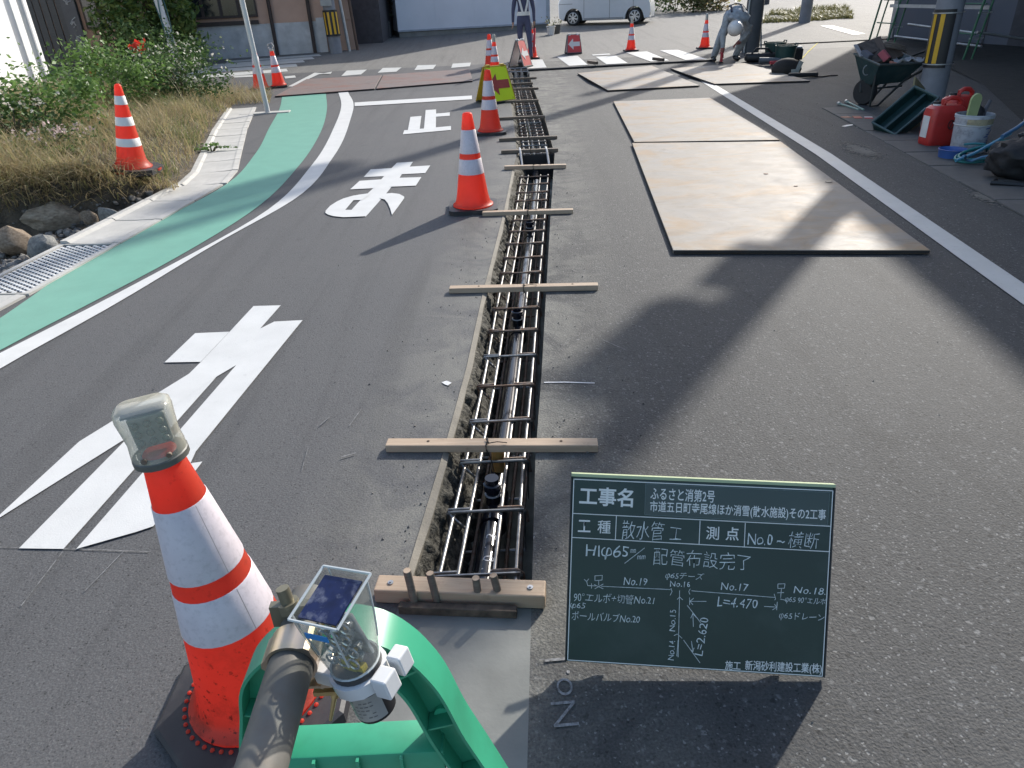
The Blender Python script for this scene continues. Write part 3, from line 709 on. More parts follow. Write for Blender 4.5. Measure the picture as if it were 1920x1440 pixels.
p = onbank(28, 450, -0.03); rock('rock', p, (0.15, 0.13, 0.11), 5, M_STONEB, 'rounded reddish brown boulder at the left edge of the pit', 0.2, 0.16)
p = onbank(82, 460, -0.04); rock('rock', p, (0.13, 0.12, 0.11), 8, M_STONEG, 'lumpy grey rock in front of the brown slab', 0.6, 0.3)
p = onbank(206, 408, -0.02); rock('rock', p, (0.135, 0.045, 0.105), 12, M_STONEG, 'smooth grey oval stone leaning beside the gutter', -0.4, 0.06)
p = onbank(168, 408, -0.03); rock('rock', p, (0.085, 0.05, 0.06), 15, M_STONEB, 'small pale broken stone next to the grey oval stone', 0.4, 0.4)
# loose gravel in the pit
mb = MB(); rr = random.Random(4)
base_ico = bmesh.new(); bmesh.ops.create_icosphere(base_ico, subdivisions=1, radius=1); base_ico.verts.index_update()
icov = [v.co.copy() for v in base_ico.verts]; icof = [[v.index for v in f.verts] for f in base_ico.faces]; base_ico.free()
for i in range(2200):
    y = rr.uniform(3.6, 6.5); x = gx(y)-0.22-abs(rr.gauss(0, 0.55))
    z = T(x, y)
    if z > 0.05: continue
    r = rr.choice([0.008, 0.012, 0.012, 0.018, 0.024, 0.036])*rr.uniform(.7, 1.3)
    mt = Matrix.Translation((x, y, z+r*0.3)) @ Matrix.Rotation(rr.uniform(0, 6), 4, 'Z') @ Matrix.Rotation(rr.uniform(0, 6), 4, 'X') @ Matrix.Diagonal((r, r*rr.uniform(.6, 1), r*rr.uniform(.45, .9), 1))
    mb.add([v*(1+0.25*rr.uniform(-1, 1)) for v in icov], icof, 0, mt)
stuff(mb.build('loose_gravel', M_GRAV, recalc=False))
# dry grass
def blades(pos, h, bend, w, az):
    """curved blades of three quads"""
    n = len(pos); out = []
    d = np.stack([np.cos(az), np.sin(az), np.zeros(n)], 1); sd_ = np.stack([-np.sin(az), np.cos(az), np.zeros(n)], 1)
    prev = pos; pw = w
    ts = [0.4, 0.75, 1.0]
    for i, t in enumerate(ts):
        c = pos+np.stack([np.zeros(n), np.zeros(n), h*(t-0.35*np.clip(bend, 0, 3)*t**2.2)], 1)+d*(h*bend*t**1.8)[:, None]
        nw = w*(1-t)*1.0+0.0006
        out.append(np.stack([prev-sd_*pw[:, None], prev+sd_*pw[:, None], c+sd_*nw[:, None], c-sd_*nw[:, None]], 1))
        prev, pw = c, nw
    return np.concatenate(out)
gp_, hh = [], []
tries = 0
while len(gp_) < 26000 and tries < 400000:
    tries += 1
    y = 5.9+rng.random()**1.35*9.4; d = 0.02+rng.random()**0.85*3.2; x = gx(min(y, 13.5))-0.16-d
    if y > 13.2: x = -3.9-rng.random()*4.5-0.25*(y-13)
    z = T(x, y)
    if y < 12 and z < 0.03: continue
    if (x+3.36)**2+(y-6.66)**2 < 0.055: continue
    dens = 0.5+0.8*mnoise.noise(Vector((x*0.9, y*0.9, 5)))
    if rng.random() > max(0.2, dens+0.25): continue
    gp_.append((x, y, z-0.01)); hh.append(max(0.06, 0.17+0.14*mnoise.noise(Vector((x*1.1, y*1.1, 8)))+0.05*rng.normal()))
gp_ = np.array(gp_); hh = np.array(hh); n = len(gp_)
GV = blades(gp_, hh*(0.8+0.9*rng.random(n)), 0.3+1.3*rng.random(n), 0.0022+0.0035*rng.random(n), rng.random(n)*2*PI)
stuff(quads_obj('dry_grass', GV, F_GRASS))
gg = []
while len(gg) < 5200:
    y = 6.2+rng.random()*8; x = gx(min(y, 13.5))-0.2-rng.random()*3.0; z = T(x, y)
    if z > 0.04 and mnoise.noise(Vector((x*1.5+7, y*1.5, 3))) > 0.08: gg.append((x, y, z-0.01))
gg = np.array(gg); n = len(gg)
stuff(quads_obj('green_grass', blades(gg, 0.10+0.20*rng.random(n), 0.3+1.2*rng.random(n), 0.0025+0.004*rng.random(n), rng.random(n)*2*PI), foliage('fresh_grass', (0.10, 0.14, 0.045), (0.21, 0.25, 0.09), 0.4, (0.33, 0.30, 0.14))))
# straw hanging over the cut face
ov = []
while len(ov) < 2600:
    x = -2.98-rng.random()*2.4; y = 5.85+rng.random()*0.9; z = T(x, y)
    if z > 0.02: ov.append((x, y, z))
ov = np.array(ov); n = len(ov)
stuff(quads_obj('hanging_straw', blades(ov, 0.12+0.16*rng.random(n), 0.9+1.2*rng.random(n), 0.002+0.003*rng.random(n), -PI/2+0.9*rng.normal(size=n)), F_GRASS))

# leafy plants
def leaf_quads(c, size, el=2.0, flat=0.4):
    n = len(c)
    az = rng.random(n)*2*PI; tilt = rng.normal(size=n)*flat
    u = np.stack([np.cos(az)*np.cos(tilt), np.sin(az)*np.cos(tilt), np.sin(tilt)], 1)
    w = np.cross(u, rng.normal(size=(n, 3))); w /= np.linalg.norm(w, axis=1)[:, None]+1e-9
    L = (size*(0.6+0.8*rng.random(n)))[:, None]; Wd = L/el
    return np.stack([c-u*L*0.5, c+w*Wd*0.5-u*L*0.05, c+u*L*0.5, c-w*Wd*0.5-u*L*0.05], 1)
def crown_points(c, r, n, clumps=14, spread=0.34, shell=0.55):
    cc = rng.normal(size=(clumps, 3)); cc /= np.linalg.norm(cc, axis=1)[:, None]; cc *= (shell+(1-shell)*rng.random((clumps, 1)))
    k_ = rng.integers(0, clumps, n)
    p = cc[k_]+rng.normal(size=(n, 3))*spread*(0.5+0.7*rng.random((clumps, 1)))[k_]
    p = p*np.array(r)+np.array(c)
    return p
def plant(name, label, base, r, n, size, m, cat='shrub', clumps=14, spread=0.3, el=2.0, flat=0.5, stems=6, zc=None, group=None):
    t = thing(name, label, cat, base, 0, group)
    c = (0, 0, r[2]*0.95 if zc is None else zc)
    P_ = crown_points(c, r, n, clumps, spread); P_ = P_[P_[:, 2] > 0.01]
    stuff(quads_obj('foliage', leaf_quads(P_, size, el, flat), m, t))
    sb = MB()
    for i in range(stems):
        a = random.uniform(0, 2*PI); e = Vector((math.cos(a)*r[0]*random.uniform(.2, .8), math.sin(a)*r[1]*random.uniform(.2, .8), c[2]+r[2]*random.uniform(-.1, .7)))
        mid = e*0.5+Vector((0, 0, r[2]*0.15))
        sb.tube([(0, 0, -0.05), mid, e], [0.012, 0.008, 0.003], 5)
    stuff(sb.build('stem', M_STEM, t, recalc=False))
    return t, P_
def flowers(t, P_, n, size, m, name='blossom', top=0.55):
    zs = P_[:, 2]; sel = P_[zs > np.quantile(zs, top)]; sel = sel[rng.integers(0, len(sel), n)]+rng.normal(size=(n, 3))*0.02+[0, -0.03, 0.02]
    q = np.concatenate([leaf_quads(sel+rng.normal(size=(n, 3))*size*0.3, size, 1.2, 0.6) for _ in range(3)])
    stuff(quads_obj(name, q, m, t))
bp_ = bank_pt(205, 195); plant('leafy_shrub', 'bright green leafy shrub in front of the white building corner', bp_, (0.78, 0.65, 0.42), 3200, 0.066, F_LEAF, clumps=26)
bp_ = bank_pt(75, 250); t, P_ = plant('leafy_shrub', 'bushy green plant against the white wall at the left edge', bp_, (0.62, 0.55, 0.38), 1900, 0.062, F_LEAF, clumps=18)
bp_ = bank_pt(25, 262); t, P_ = plant('leafy_shrub', 'pale flowering plant low at the left edge of the bank', bp_+Vector((0.1, -.1, 0)), (0.45, 0.45, 0.24), 900, 0.05, F_DARK, clumps=14); flowers(t, P_, 90, 0.035, F_WHITE)
bp_ = bank_pt(95, 285); t, P_ = plant('wild_plant', 'low wild plant with dusty pink flower heads in dry grass', bp_, (0.38, 0.32, 0.12), 420, 0.035, F_DARK, 'plant', clumps=12); flowers(t, P_, 70, 0.026, F_PINK, top=0.3)
bp_ = bank_pt(345, 185); t, P_ = plant('flowering_bush', 'dark bush covered in small white flowers at the bank corner', bp_, (0.72, 0.60, 0.46), 3600, 0.060, F_DARK, clumps=26); flowers(t, P_, 170, 0.030, F_WHITE, top=0.45)
bp_ = bank_pt(290, 165); t, P_ = plant('rose_bush', 'loose rose bush with a few red flowers before the conifer', bp_+Vector((0, .5, 0)), (0.95, 0.5, 0.70), 2200, 0.065, F_DARK, clumps=18, spread=0.24, stems=12)
for px, py in ((257, 90), (252, 93), (262, 84), (288, 138), (172, 128)):
    dpt = (t.location.y-0.75)/ray(px, py)[1]; loc = Vector(ray(px, py)*dpt)+Vector((0, 0, HCAM))-t.location
    fq = leaf_quads(np.array([loc]*22)+rng.normal(size=(22, 3))*0.05, 0.11, 1.3, 0.8); quads_obj('red_flower', fq, F_RED, t)
bp_ = bank_pt(130, 300)
plant('weed', 'small fresh green weed in the dry grass left of the striped cone', bank_pt(122, 298), (0.13, 0.12, 0.06), 130, 0.045, F_LEAF, 'plant', clumps=6, stems=3)
plant('weed', 'creeping green weed reaching onto the gutter slabs', Vector((gx(8.6)-0.12, 8.6, 0.03)), (0.24, 0.12, 0.035), 150, 0.04, F_LEAF, 'plant', clumps=8, stems=4)
# climbing vine on the white corner is part of the shrub there

# ------------------------------------------------------------------ buildings on the left
def facade(P0, P1):
    u = (P1-P0); u.z = 0; L = u.length; u.normalize(); n = Vector((u.y, -u.x, 0))
    if n.y > 0: n = -n
    def F(px, py):
        d = Vector(ray(px, py)); t = (P0-Vector((0, 0, HCAM))).dot(n)/d.dot(n); p = Vector((0, 0, HCAM))+d*t
        return (p-P0).dot(u), p.z-P0.z
    return u, n, F
def panel(parent, name, P0, u, n, s0, s1, z0, z1, out, thick, m, bev=0):
    c = P0+u*((s0+s1)/2)+n*(out-thick/2)+Vector((0, 0, (z0+z1)/2))-parent.location
    rot = Matrix((u, -n, Vector((0, 0, 1)))).transposed()
    b_ = MB(); b_.box((0, 0, 0), (abs(s1-s0), thick, abs(z1-z0)), None, 0, bev)
    o = b_.build(name, m, parent); o.location = c; o.rotation_euler = rot.to_euler(); return o
M_TANW = mat('tan_render', (0.50, 0.33, 0.25), 0.85, var=0.1, scale=1.5, bmp=0.2, bscale=60)
M_GREYW = concrete('grey_base_wall', (0.52, 0.52, 0.52), 0.4)
M_BROWN = mat('brown_metal', (0.045, 0.03, 0.026), 0.6)
M_DOOR = wood('dark_planks', (0.065, 0.066, 0.068), (0.11, 0.108, 0.105))
M_BLUEW = mat('blue_grey_cladding', (0.68, 0.70, 0.76), 0.5, var=0.05, scale=1.2)
M_DARKW = mat('dark_cladding', (0.065, 0.063, 0.072), 0.7, var=0.2)
P0, P1 = G(385, 113), G(642, 95); u, n, F = facade(P0, P1)
zb = 0.0
hb = thing('old_house', 'tan rendered house with grey base wall behind the conifer', 'building', P0)
sL, sR = F(60, 120)[0]-1.5, F(668, 95)[0]
zc = F(430, 48)[1]
panel(hb, 'base_wall', P0, u, n, F(385, 100)[0]-0.6, F(610, 95)[0], -1.2, zc, 0.0, 0.3, M_GREYW)
panel(hb, 'wall', P0, u, n, sL, sR, zc+0.002, 6.0, -0.03, 6.0, M_TANW)
panel(hb, 'wall', P0, u, n, sL, F(385, 100)[0]-0.62, -1.2, zc-0.002, -0.03, 3.0, M_TANW)
panel(hb, 'wall', P0, u, n, F(610, 95)[0]+0.002, sR, -1.2, zc-0.002, -0.06, 3.0, M_TANW)
panel(hb, 'sill_band', P0, u, n, F(345, 48)[0], F(485, 40)[0], zc+0.004, zc+0.10, 0.05, 0.12, M_BROWN)
def window(s0, s1, z0, z1, cols):
    fr = panel(hb, 'window', P0, u, n, s0, s1, z0, z1, 0.03, 0.08, M_BROWN)
    w = (s1-s0)/cols
    for i in range(cols):
        b_ = MB(); b_.box((-(s1-s0)/2+w*(i+0.5), -0.043, 0), (w-0.09, 0.006, abs(z1-z0)-0.12)); b_.build('pane', M_GLASS, fr)
window(F(345, 20)[0], F(482, 20)[0], F(430, 34)[1], F(430, 34)[1]+1.5, 4)
window(F(160, 40)[0], F(222, 40)[0], F(190, 54)[1], F(190, 54)[1]+1.7, 2)
# boarded entrance on the left
d0, d1 = F(64, 60)[0], F(160, 60)[0]
npl = 7; w = (d1-d0)/npl
for i in range(npl):
    panel(hb, 'door_plank', P0, u, n, d0+w*i+0.012, d0+w*(i+1)-0.012, F(150, 120)[1]-0.3, 3.6, 0.03+0.012*(i % 2), 0.06, M_DOOR)
for px in (513, 585):
    s_ = F(px, 60)[0]; a_ = MB(); p_ = P0+u*s_+n*0.06-hb.location; a_.cyl(p_+Vector((0, 0, -0.4)), p_+Vector((0, 0, 5)), 0.05, seg=8); a_.build('downpipe', M_BROWN, hb)
panel(hb, 'base_panel', P0, u, n, F(597, 70)[0], F(612, 70)[0], -0.6, F(600, 33)[1], 0.05, 0.1, M_GREYW)
# name board with brush lettering at the entrance
s_, z_ = F(140, 40)
nb = thing('name_board', 'narrow upright board with faded brush lettering beside the plank door', 'sign', P0+u*s_+n*0.16+Vector((0, 0, z_)))
b_ = MB(); b_.box((0, 0, 0), (0.32, 0.03, 2.3)); o = b_.build('board', mat('grey_board', (0.10, 0.10, 0.105), 0.7), nb); ang_f = math.atan2(u.y, u.x); o.rotation_euler = (0, 0, ang_f)
mk = MB()
rr = random.Random(3)
for i in range(5):
    z0 = 0.8-i*0.42
    for kx in range(4):
        x0, x1 = rr.uniform(-.11, .0), rr.uniform(0.0, .11); y0, y1 = z0+rr.uniform(-.15, .15), z0+rr.uniform(-.15, .15)
        mk.tube([(x0, -0.018, y0), ((x0+x1)/2, -0.018, (y0+y1)/2+0.02), (x1, -0.018, y1)], 0.014, 4)
o = stuff(mk.build('brush_strokes', mat('faded_white', (0.36, 0.36, 0.36), 0.8), nb)); o.rotation_euler = (0, 0, ang_f)

# white building at the far left
wb0 = Vector((-8.05, 14.0, 0.0))
wbt = thing('white_building', 'bright white clad building at the left edge of the picture', 'building', wb0)
b_ = MB(); b_.box((-3.0, -5.0, 3.0), (6, 10, 5.3)); b_.build('wall', M_WPAINT, wbt)
b_ = MB(); b_.box((-3.0, -5.0, 0.1), (5.9, 9.9, 0.5)); b_.build('foundation', M_CONC, wbt)
b_ = MB(); b_.box((0.01, -5.0, 0.36), (0.05, 10.04, 0.06)); b_.build('base_flashing', M_GALV, wbt)
b_ = MB(); b_.box((0.012, -0.06, 3.0), (0.06, 0.16, 5.3)); b_.build('corner_trim', M_WPAINT, wbt)
b_ = MB(); b_.cyl((0.12, -0.30, 0.15), (0.12, -0.30, 5.4), 0.05, seg=12); b_.build('downpipe', M_WPOLE, wbt)

# conifer
cp = Vector((ray(287, 70)[0]/ray(287, 70)[1]*19.6, 19.6, 0.15))
ct = thing('conifer', 'dense dark green conifer behind the green pole', 'tree', cp)
pts = []
for i in range(15000):
    z = rng.random()**0.95*4.6; rr_ = (1.10-0.14*abs(z-1.2))*(0.45+0.55*rng.random()**0.5)*(1+0.25*mnoise.noise(Vector((z*2, i*0.7 % 9, 0)))); a_ = rng.random()*2*PI
    rr_ *= 1+0.22*math.sin(a_*5+z*3)
    pts.append((math.cos(a_)*rr_, math.sin(a_)*rr_, z+0.15))
stuff(quads_obj('crown', leaf_quads(np.array(pts), 0.16, 2.4, 0.7), F_CONIF, ct))
b_ = MB(); b_.tube([(0, 0, -0.3), (0.03, 0, 1.5), (0, 0.02, 4.3)], [0.11, 0.08, 0.02], 8); b_.build('trunk', mat('bark', (0.07, 0.05, 0.035), 0.9, bmp=0.6), ct)

# grey green pole with cables
gp0 = Vector((ray(338, 118)[0]/ray(338, 118)[1]*18.6, 18.6, 0.15))
pt = thing('cable_pole', 'pale grey steel pole wrapped with blue green cables by the conifer', 'pole', gp0)
tp = U(296, -30, 1); dd = ray(284, -40); kk = (gp0.y/dd[1]); topp = Vector(dd*kk)+Vector((0, 0, HCAM))-gp0
axis = (topp).normalized()
b_ = MB(); b_.cyl((0, 0, -0.3), axis*6, 0.085, 0.07, 14); b_.build('pole', M_WPOLE, pt, smooth=True)
b_ = MB()
for kx in range(3):
    path = [axis*(i*0.15)+Vector((math.cos(i*0.28*(1 if kx else -1)+kx*2)*0.10, math.sin(i*0.28*(1 if kx else -1)+kx*2)*0.10, 0)) for i in range(38)]
    b_.tube(path, 0.014, 5)
b_.build('cable', mat('teal_cable', (0.03, 0.10, 0.10), 0.5), pt)
b_ = MB()
for h_ in (0.9, 2.0, 3.1): b_.cyl(axis*h_-axis*0.02, axis*h_+axis*0.02, 0.098, seg=14)
b_.build('strap_band', M_GALV, pt)
b_ = MB(); b_.box(axis*3.0+Vector((-0.24, -0.06, 0)), (0.26, 0.1, 1.0)); b_.build('meter_box', mat('box_beige', (0.42, 0.42, 0.38), 0.6), pt)
# white sign post near gutter end
sp0 = G(503, 213)
sp = thing('sign_post', 'slim white metal post standing on a small concrete base by the green lane', 'pole', sp0)
dd = ray(440, -60); kk = sp0.y/dd[1]; topp = Vector(dd*kk)+Vector((0, 0, HCAM))-sp0; ax = topp.normalized()
b_ = MB(); b_.cyl((0, 0, -0.1), ax*3.6, 0.038, seg=14); b_.build('post', M_WPOLE, sp, smooth=True)
b_ = MB(); b_.box((0, 0.0, 0.004), (0.75, 0.20, 0.03), bev=0.004); o = b_.build('concrete_base', M_CONC, sp); o.rotation_euler = (0, 0, 0.1); o.location = (-0.05, 0.03, 0)

# utility pole with striped wrap at the house corner, posts
up0 = G(631, 99.5); 
t = thing('utility_pole', 'grey utility pole with black and yellow striped wrap at the house corner', 'pole', up0)
b_ = MB(); b_.cyl((0, 0, -0.2), (-0.12, 0, 6), 0.17, 0.15, 16); b_.build('pole', M_POLEC, t, smooth=True)
def stripes(t, r, z0, z1, cnt, lean, face, arc=2*PI):
    vv = []
    for q_ in range(25):
        a_ = face-arc/2+arc*q_/24
        for z in (z0, z1): vv.append(((r+0.006)*math.cos(a_), (r+0.006)*math.sin(a_), z))
    o = MB().add(vv, [(2*q_, 2*q_+2, 2*q_+3, 2*q_+1) for q_ in range(24)]).build('warning_wrap', M_BLACK, t, smooth=True)
    for i in range(cnt):
        a0 = face+(i-(cnt-1)/2)*0.62; vv = []
        for q_ in range(5):
            a_ = a0-0.15+0.30*q_/4
            for z in (z0+0.05, z1-0.05): vv.append(((r+0.010)*math.cos(a_), (r+0.010)*math.sin(a_), z))
        y_ = MB(); y_.add(vv, [(2*q_, 2*q_+2, 2*q_+3, 2*q_+1) for q_ in range(4)]); y_.build('yellow_stripe', M_YEL, o)
    o.rotation_euler = lean; return o
d_ = math.atan2(-up0.y, -up0.x)
stripes(t, 0.19, 0.42, 1.05, 4, (0, -0.02, 0), d_)
b_ = MB(); b_.box((-0.05, -0.2, 1.5), (0.28, 0.06, 0.7)); b_.build('notice_plate', mat('plate_grey', (0.30, 0.31, 0.30), 0.6), t)
q0 = G(656, 96)
t = thing('metal_post', 'thin grey metal post beside the striped utility pole', 'pole', q0)
b_ = MB(); b_.cyl((0, 0, -0.1), (-0.35, 0.1, 5), 0.045, seg=10); b_.build('post', M_GALV, t, smooth=True)
q1 = G(671, 94)
t = thing('sign_pole', 'rusty brown pole with a small white lettered plate', 'sign', q1)
b_ = MB(); b_.cyl((0, 0, -0.1), (-0.25, 0.0, 5), 0.04, seg=10); b_.build('post', mat('rusty_brown', (0.12, 0.075, 0.055), 0.8), t, smooth=True)
b_ = MB(); b_.box((-0.10, -0.06, 1.95), (0.20, 0.02, 1.1)); pl = b_.build('sign_plate', mat('plate_white', (0.5, 0.52, 0.55), 0.5), t)
for i, ch in enumerate('止場'):
    me = text_mesh(ch, 0.17); me.materials.append(M_BLACK); o = bpy.data.objects.new('lettering', me); COL.objects.link(o); o.parent = pl; o.rotation_euler = (PI/2, 0, 0); o.location = (-0.19, -0.0735, 1.75-i*0.25)
# dark shed and bushes between
q2 = G(690, 82)
t = thing('dark_shed', 'dark timber shed end between the sign pole and the greenery', 'building', q2)
b_ = MB(); b_.box((-0.1, 1.6, 1.6), (1.1, 3, 3.6)); b_.build('wall', M_DARKW, t)
q3 = G(722, 74)
plant('garden_bush', 'pale green bush between the dark shed and blue grey wall', q3+Vector((0, 1.6, 0.5)), (0.75, 0.7, 0.95), 1700, 0.12, F_HEDGE, clumps=20)
b_ = MB(); b_.box((-0.35, 0, 0), (1.0, 0.2, 0.7)); o = b_.build('low_wall', concrete('dark_low_wall', (0.06, 0.065, 0.07), 0.4), origin=None); o.location = q3+Vector((0, 0.5, 0.15)); tag(o, 'low dark wall below the pale green bush', 'wall')

# blue grey wall building
P0, P1 = G(748, 71), G(1030, 52); u, n, F = facade(P0, P1)
t = thing('clad_building', 'blue grey clad building wall behind the guard', 'building', P0)
L = F(1030, 52)[0]
panel(t, 'wall', P0, u, n, 0, L, 0.18, 5, 0.0, 5.0, M_BLUEW)
panel(t, 'footing', P0, u, n, 0.03, L-0.03, -0.6, 0.178, -0.03, 4.8, concrete('footing', (0.22, 0.22, 0.21), 0.4))
panel(t, 'corner_trim', P0, u, n, L-0.10, L+0.02, 0.16, 5, 0.025, 0.12, mat('pale_trim', (0.42, 0.45, 0.50), 0.5))
for i in range(1, 4): panel(t, 'cladding_joint', P0, u, n, L*i/4-0.012, L*i/4+0.012, 0.19, 5, 0.008, 0.02, M_BLUEW)
panel(t, 'base_flashing', P0, u, n, -0.01, L-0.11, 0.165, 0.215, 0.02, 0.05, mat('pale_trim2', (0.36, 0.39, 0.45), 0.5))
pc = G(1034, 66)
for i, (px, py, lab) in enumerate(((1033, 66, 'cracked white flower pot at the corner of the blue grey wall'), (1044, 63, 'dark flower pot with dry twigs right of the white pot'))):
    q = G(px, py); t = thing('flower_pot', lab, 'flower pot', q)
    b_ = MB(); b_.lathe([(0.09, 0), (0.13, 0.22), (0.14, 0.22), (0.14, 0.25), (0.11, 0.25), (0.10, 0.20)], 14); b_.build('pot', M_BANDO if i == 0 else M_CONCD, t, smooth=True)
    pp = crown_points((0, 0, 0.33), (0.14, 0.14, 0.12), 60, 6); stuff(quads_obj('plant_tuft', leaf_quads(pp, 0.06), F_HEDGE, t))

# ------------------------------------------------------------------ far side: hedge, grass, poles
for i, (px, py, r_, lab, m_) in enumerate(((1235, 22, (1.1, .7, .8), 'green hedge bush behind the van nose', F_HEDGE), (1275, 24, (1.0, .7, .9), 'dark mixed bush in the middle of the far hedge', F_DARK), (1312, 24, (.9, .6, .7), 'brownish leafy bush right in the far hedge', F_HEDGE), (1345, 22, (.7, .5, .55), 'dry straw coloured shrub at the end of the far hedge', F_GRASS))):
    q = G(px, py); plant('hedge_bush', lab, q+Vector((0, 0.8, 0)), tuple(1.15*v for v in r_), 1100, 0.15, m_, clumps=16, stems=4, group='bushes of the far hedge')
q = G(1500, 38); gq = []
gc = [(1425, 44), (1600, 36), (1590, 14), (1450, 20)]
cs = [G(*c_) for c_ in gc]
pos = []
for i in range(5000):
    a_, b2 = rng.random(), rng.random(); p_ = (cs[0]*(1-a_)+cs[1]*a_)*(1-b2)+(cs[3]*(1-a_)+cs[2]*a_)*b2
    if mnoise.noise(Vector((p_.x*0.7, p_.y*0.7, 0))) > -0.15: pos.append((p_.x, p_.y, zg(p_.y)))
pos = np.array(pos); m_ = len(pos)
stuff(quads_obj('verge_grass', blades(pos, 0.10+0.16*rng.random(m_), 0.4+rng.random(m_), 0.012+0.01*rng.random(m_), rng.random(m_)*6.28), foliage('verge_grass', (0.14, 0.15, 0.05), (0.26, 0.23, 0.10), 0.3)))
q = G(1508, 42); t = thing('concrete_pole', 'pale grey concrete pole on the grass verge beyond the road', 'pole', q)
b_ = MB(); b_.cyl((0, 0, -0.2), (0.12, 0, 8), 0.17, 0.13, 16); b_.build('pole', M_POLEC, t, smooth=True)
q = G(1406, 98); t = thing('utility_pole', 'dark grey utility pole behind the bending worker', 'pole', q)
b_ = MB(); b_.cyl((0, 0, -0.2), (0.10, 0, 9.5), 0.19, 0.14, 16); b_.build('pole', M_POLED, t, smooth=True)
b_ = MB(); b_.cyl((-0.17, -0.12, 0.0), (-0.10, -0.11, 6), 0.022, seg=8); b_.build('earth_cable_cover', M_GALV, t)
stripes(t, 0.19, 1.25, 2.1, 3, (0, 0.01, 0), math.atan2(-q.y, -q.x))
b_ = MB(); b_.lathe([(0.28, 6.9), (0.30, 7.0), (0.30, 7.9), (0.2, 8.0)], 18, 0, Matrix.Translation((-0.5, 0.0, 0))); b_.build('transformer', M_GALV, t, smooth=True)
q = G(1427, 92); o = MB().cyl((0, 0, 0), (-0.14, 0.05, 1.25), 0.018, seg=8).build('survey_rod', mat('blue_steel', (0.05, 0.11, 0.16), 0.5)); o.location = q; tag(o, 'thin blue grey rod leaning beside the dark utility pole', 'rod')
q = G(1437, 8); t = thing('far_post', 'short dark post beside the far road behind the utility pole', 'post', q); b_ = MB(); b_.cyl((0, 0, 0), (0, 0, 1.1), 0.12, seg=8); b_.build('post', M_DARKW, t)

# ------------------------------------------------------------------ right: workshop under an added shade-casting roof, big pole
q = G(1672, 78); wsp = thing('workshop', 'dark blue grey workshop at the right edge under an added roof that casts shade', 'building', (0, 0, 0))
rp = [(6.0, 0.5), (6.75, 5.3), (7.32, 10.0), (7.64, 12.65), (8.2, 15.6), (8.35, 18.8), (10.96, 21.8), (14.3, 26.5), (20, 26.5), (20, 0.5)]  # unseen roof, outline shaped so its shadow falls along the road edge
b_ = MB(); b_.prism(rp, 5.15, 5.40); b_.build('roof', mat('shade_roof', (0.08, 0.085, 0.09), 0.6), wsp)
Pw0, Pw1 = G(1670, 70), G(1985, 92); uw, nw_, Fw = facade(Pw0, Pw1)
M_WSH = mat('workshop_cladding', (0.115, 0.125, 0.155), 0.6, var=0.08, scale=1)
panel(wsp, 'wall', Pw0, uw, nw_, 0, 14, -0.6, 5.3-Pw0.z, 0.0, 0.2, M_WSH)
for i in range(1, 6): panel(wsp, 'cladding_joint', Pw0, uw, nw_, i*1.15-0.02, i*1.15+0.02, -0.3, 4.6, 0.015, 0.03, M_DARKW)
panel(wsp, 'corner_trim', Pw0, uw, nw_, -0.06, 0.05, -0.4, 4.8, 0.03, 0.1, M_GALV)
panel(wsp, 'door', Pw0, uw, nw_, Fw(1903, 30)[0], Fw(1903, 30)[0]+1.8, -0.3, 2.3, 0.03, 0.05, M_DARKW)
b_ = MB(); b_.box((13.6, 9.5, 2.4), (0.2, 20, 5.5)); b_.build('side_wall', M_WSH, wsp)
b_ = MB(); b_.box((10.2, -0.3, 2.4), (7, 0.2, 5.5)); b_.build('side_wall', M_WSH, wsp)
# very dark floor sheet under the roof
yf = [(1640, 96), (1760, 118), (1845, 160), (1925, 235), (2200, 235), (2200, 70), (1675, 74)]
marks('yard_floor', [yf], mat('yard_dark', (0.022, 0.020, 0.018), 0.9, var=0.4, bmp=0.5, bscale=20, bdist=0.02), 0.004)

pb = G(1742, 199)
t = thing('utility_pole', 'thick grey concrete utility pole behind the red fuel can', 'pole', pb)
dd = ray(1782, 0); kk = pb.y/dd[1]; ax = (Vector(dd*kk)+Vector((0, 0, HCAM))-pb).normalized(); ax = (ax+Vector((0, 0, 1.0))).normalized()
b_ = MB(); b_.cyl((0, 0, -0.2), ax*5.75, 0.158, 0.13, 24); pole_o = b_.build('pole', M_POLEC, t, smooth=True)
lean = (-math.atan2(ax.y, ax.z), math.atan2(ax.x, ax.z), 0)
stripes(t, 0.158, 0.46, 1.10, 2, lean, math.atan2(-pb.y, -pb.x)-0.62, 2.3)
b_ = MB()
for z in (0.50, 1.06): b_.lathe([(0.172, z-0.006), (0.172, z+0.006)], 24, 0, None, False)
o = b_.build('steel_strap', M_GALV, t); o.rotation_euler = lean
b_ = MB(); b_.lathe([(0.17, 4.42), (0.20, 4.48), (0.20, 4.95), (0.14, 5.02)], 20, 0, Matrix.Translation((-0.24, 0.16, 0))); b_.build('transformer', M_GALV, t, smooth=True)
b_ = MB(); b_.box((-0.2, 0.13, 4.46), (0.5, 0.08, 0.08), Matrix.Rotation(-0.57, 3, 'Z')); b_.build('bracket', M_GALV, t)
b_ = MB(); b_.box((-0.20, 0.14, 4.02), (0.26, 0.24, 0.36), Matrix.Rotation(-0.57, 3, 'Z'), 0, 0.03); b_.build('junction_box', M_GALV, t)
b_ = MB(); b_.tube([(-0.42, 0.28, 4.95), (-0.46, 0.30, 5.25), (-0.3, 0.2, 5.5), (-0.05, 0.05, 5.6)], 0.025, 6); b_.build('cable_loop', M_BLACK, t)
# stub of grey paint on the pole base is part of the concrete

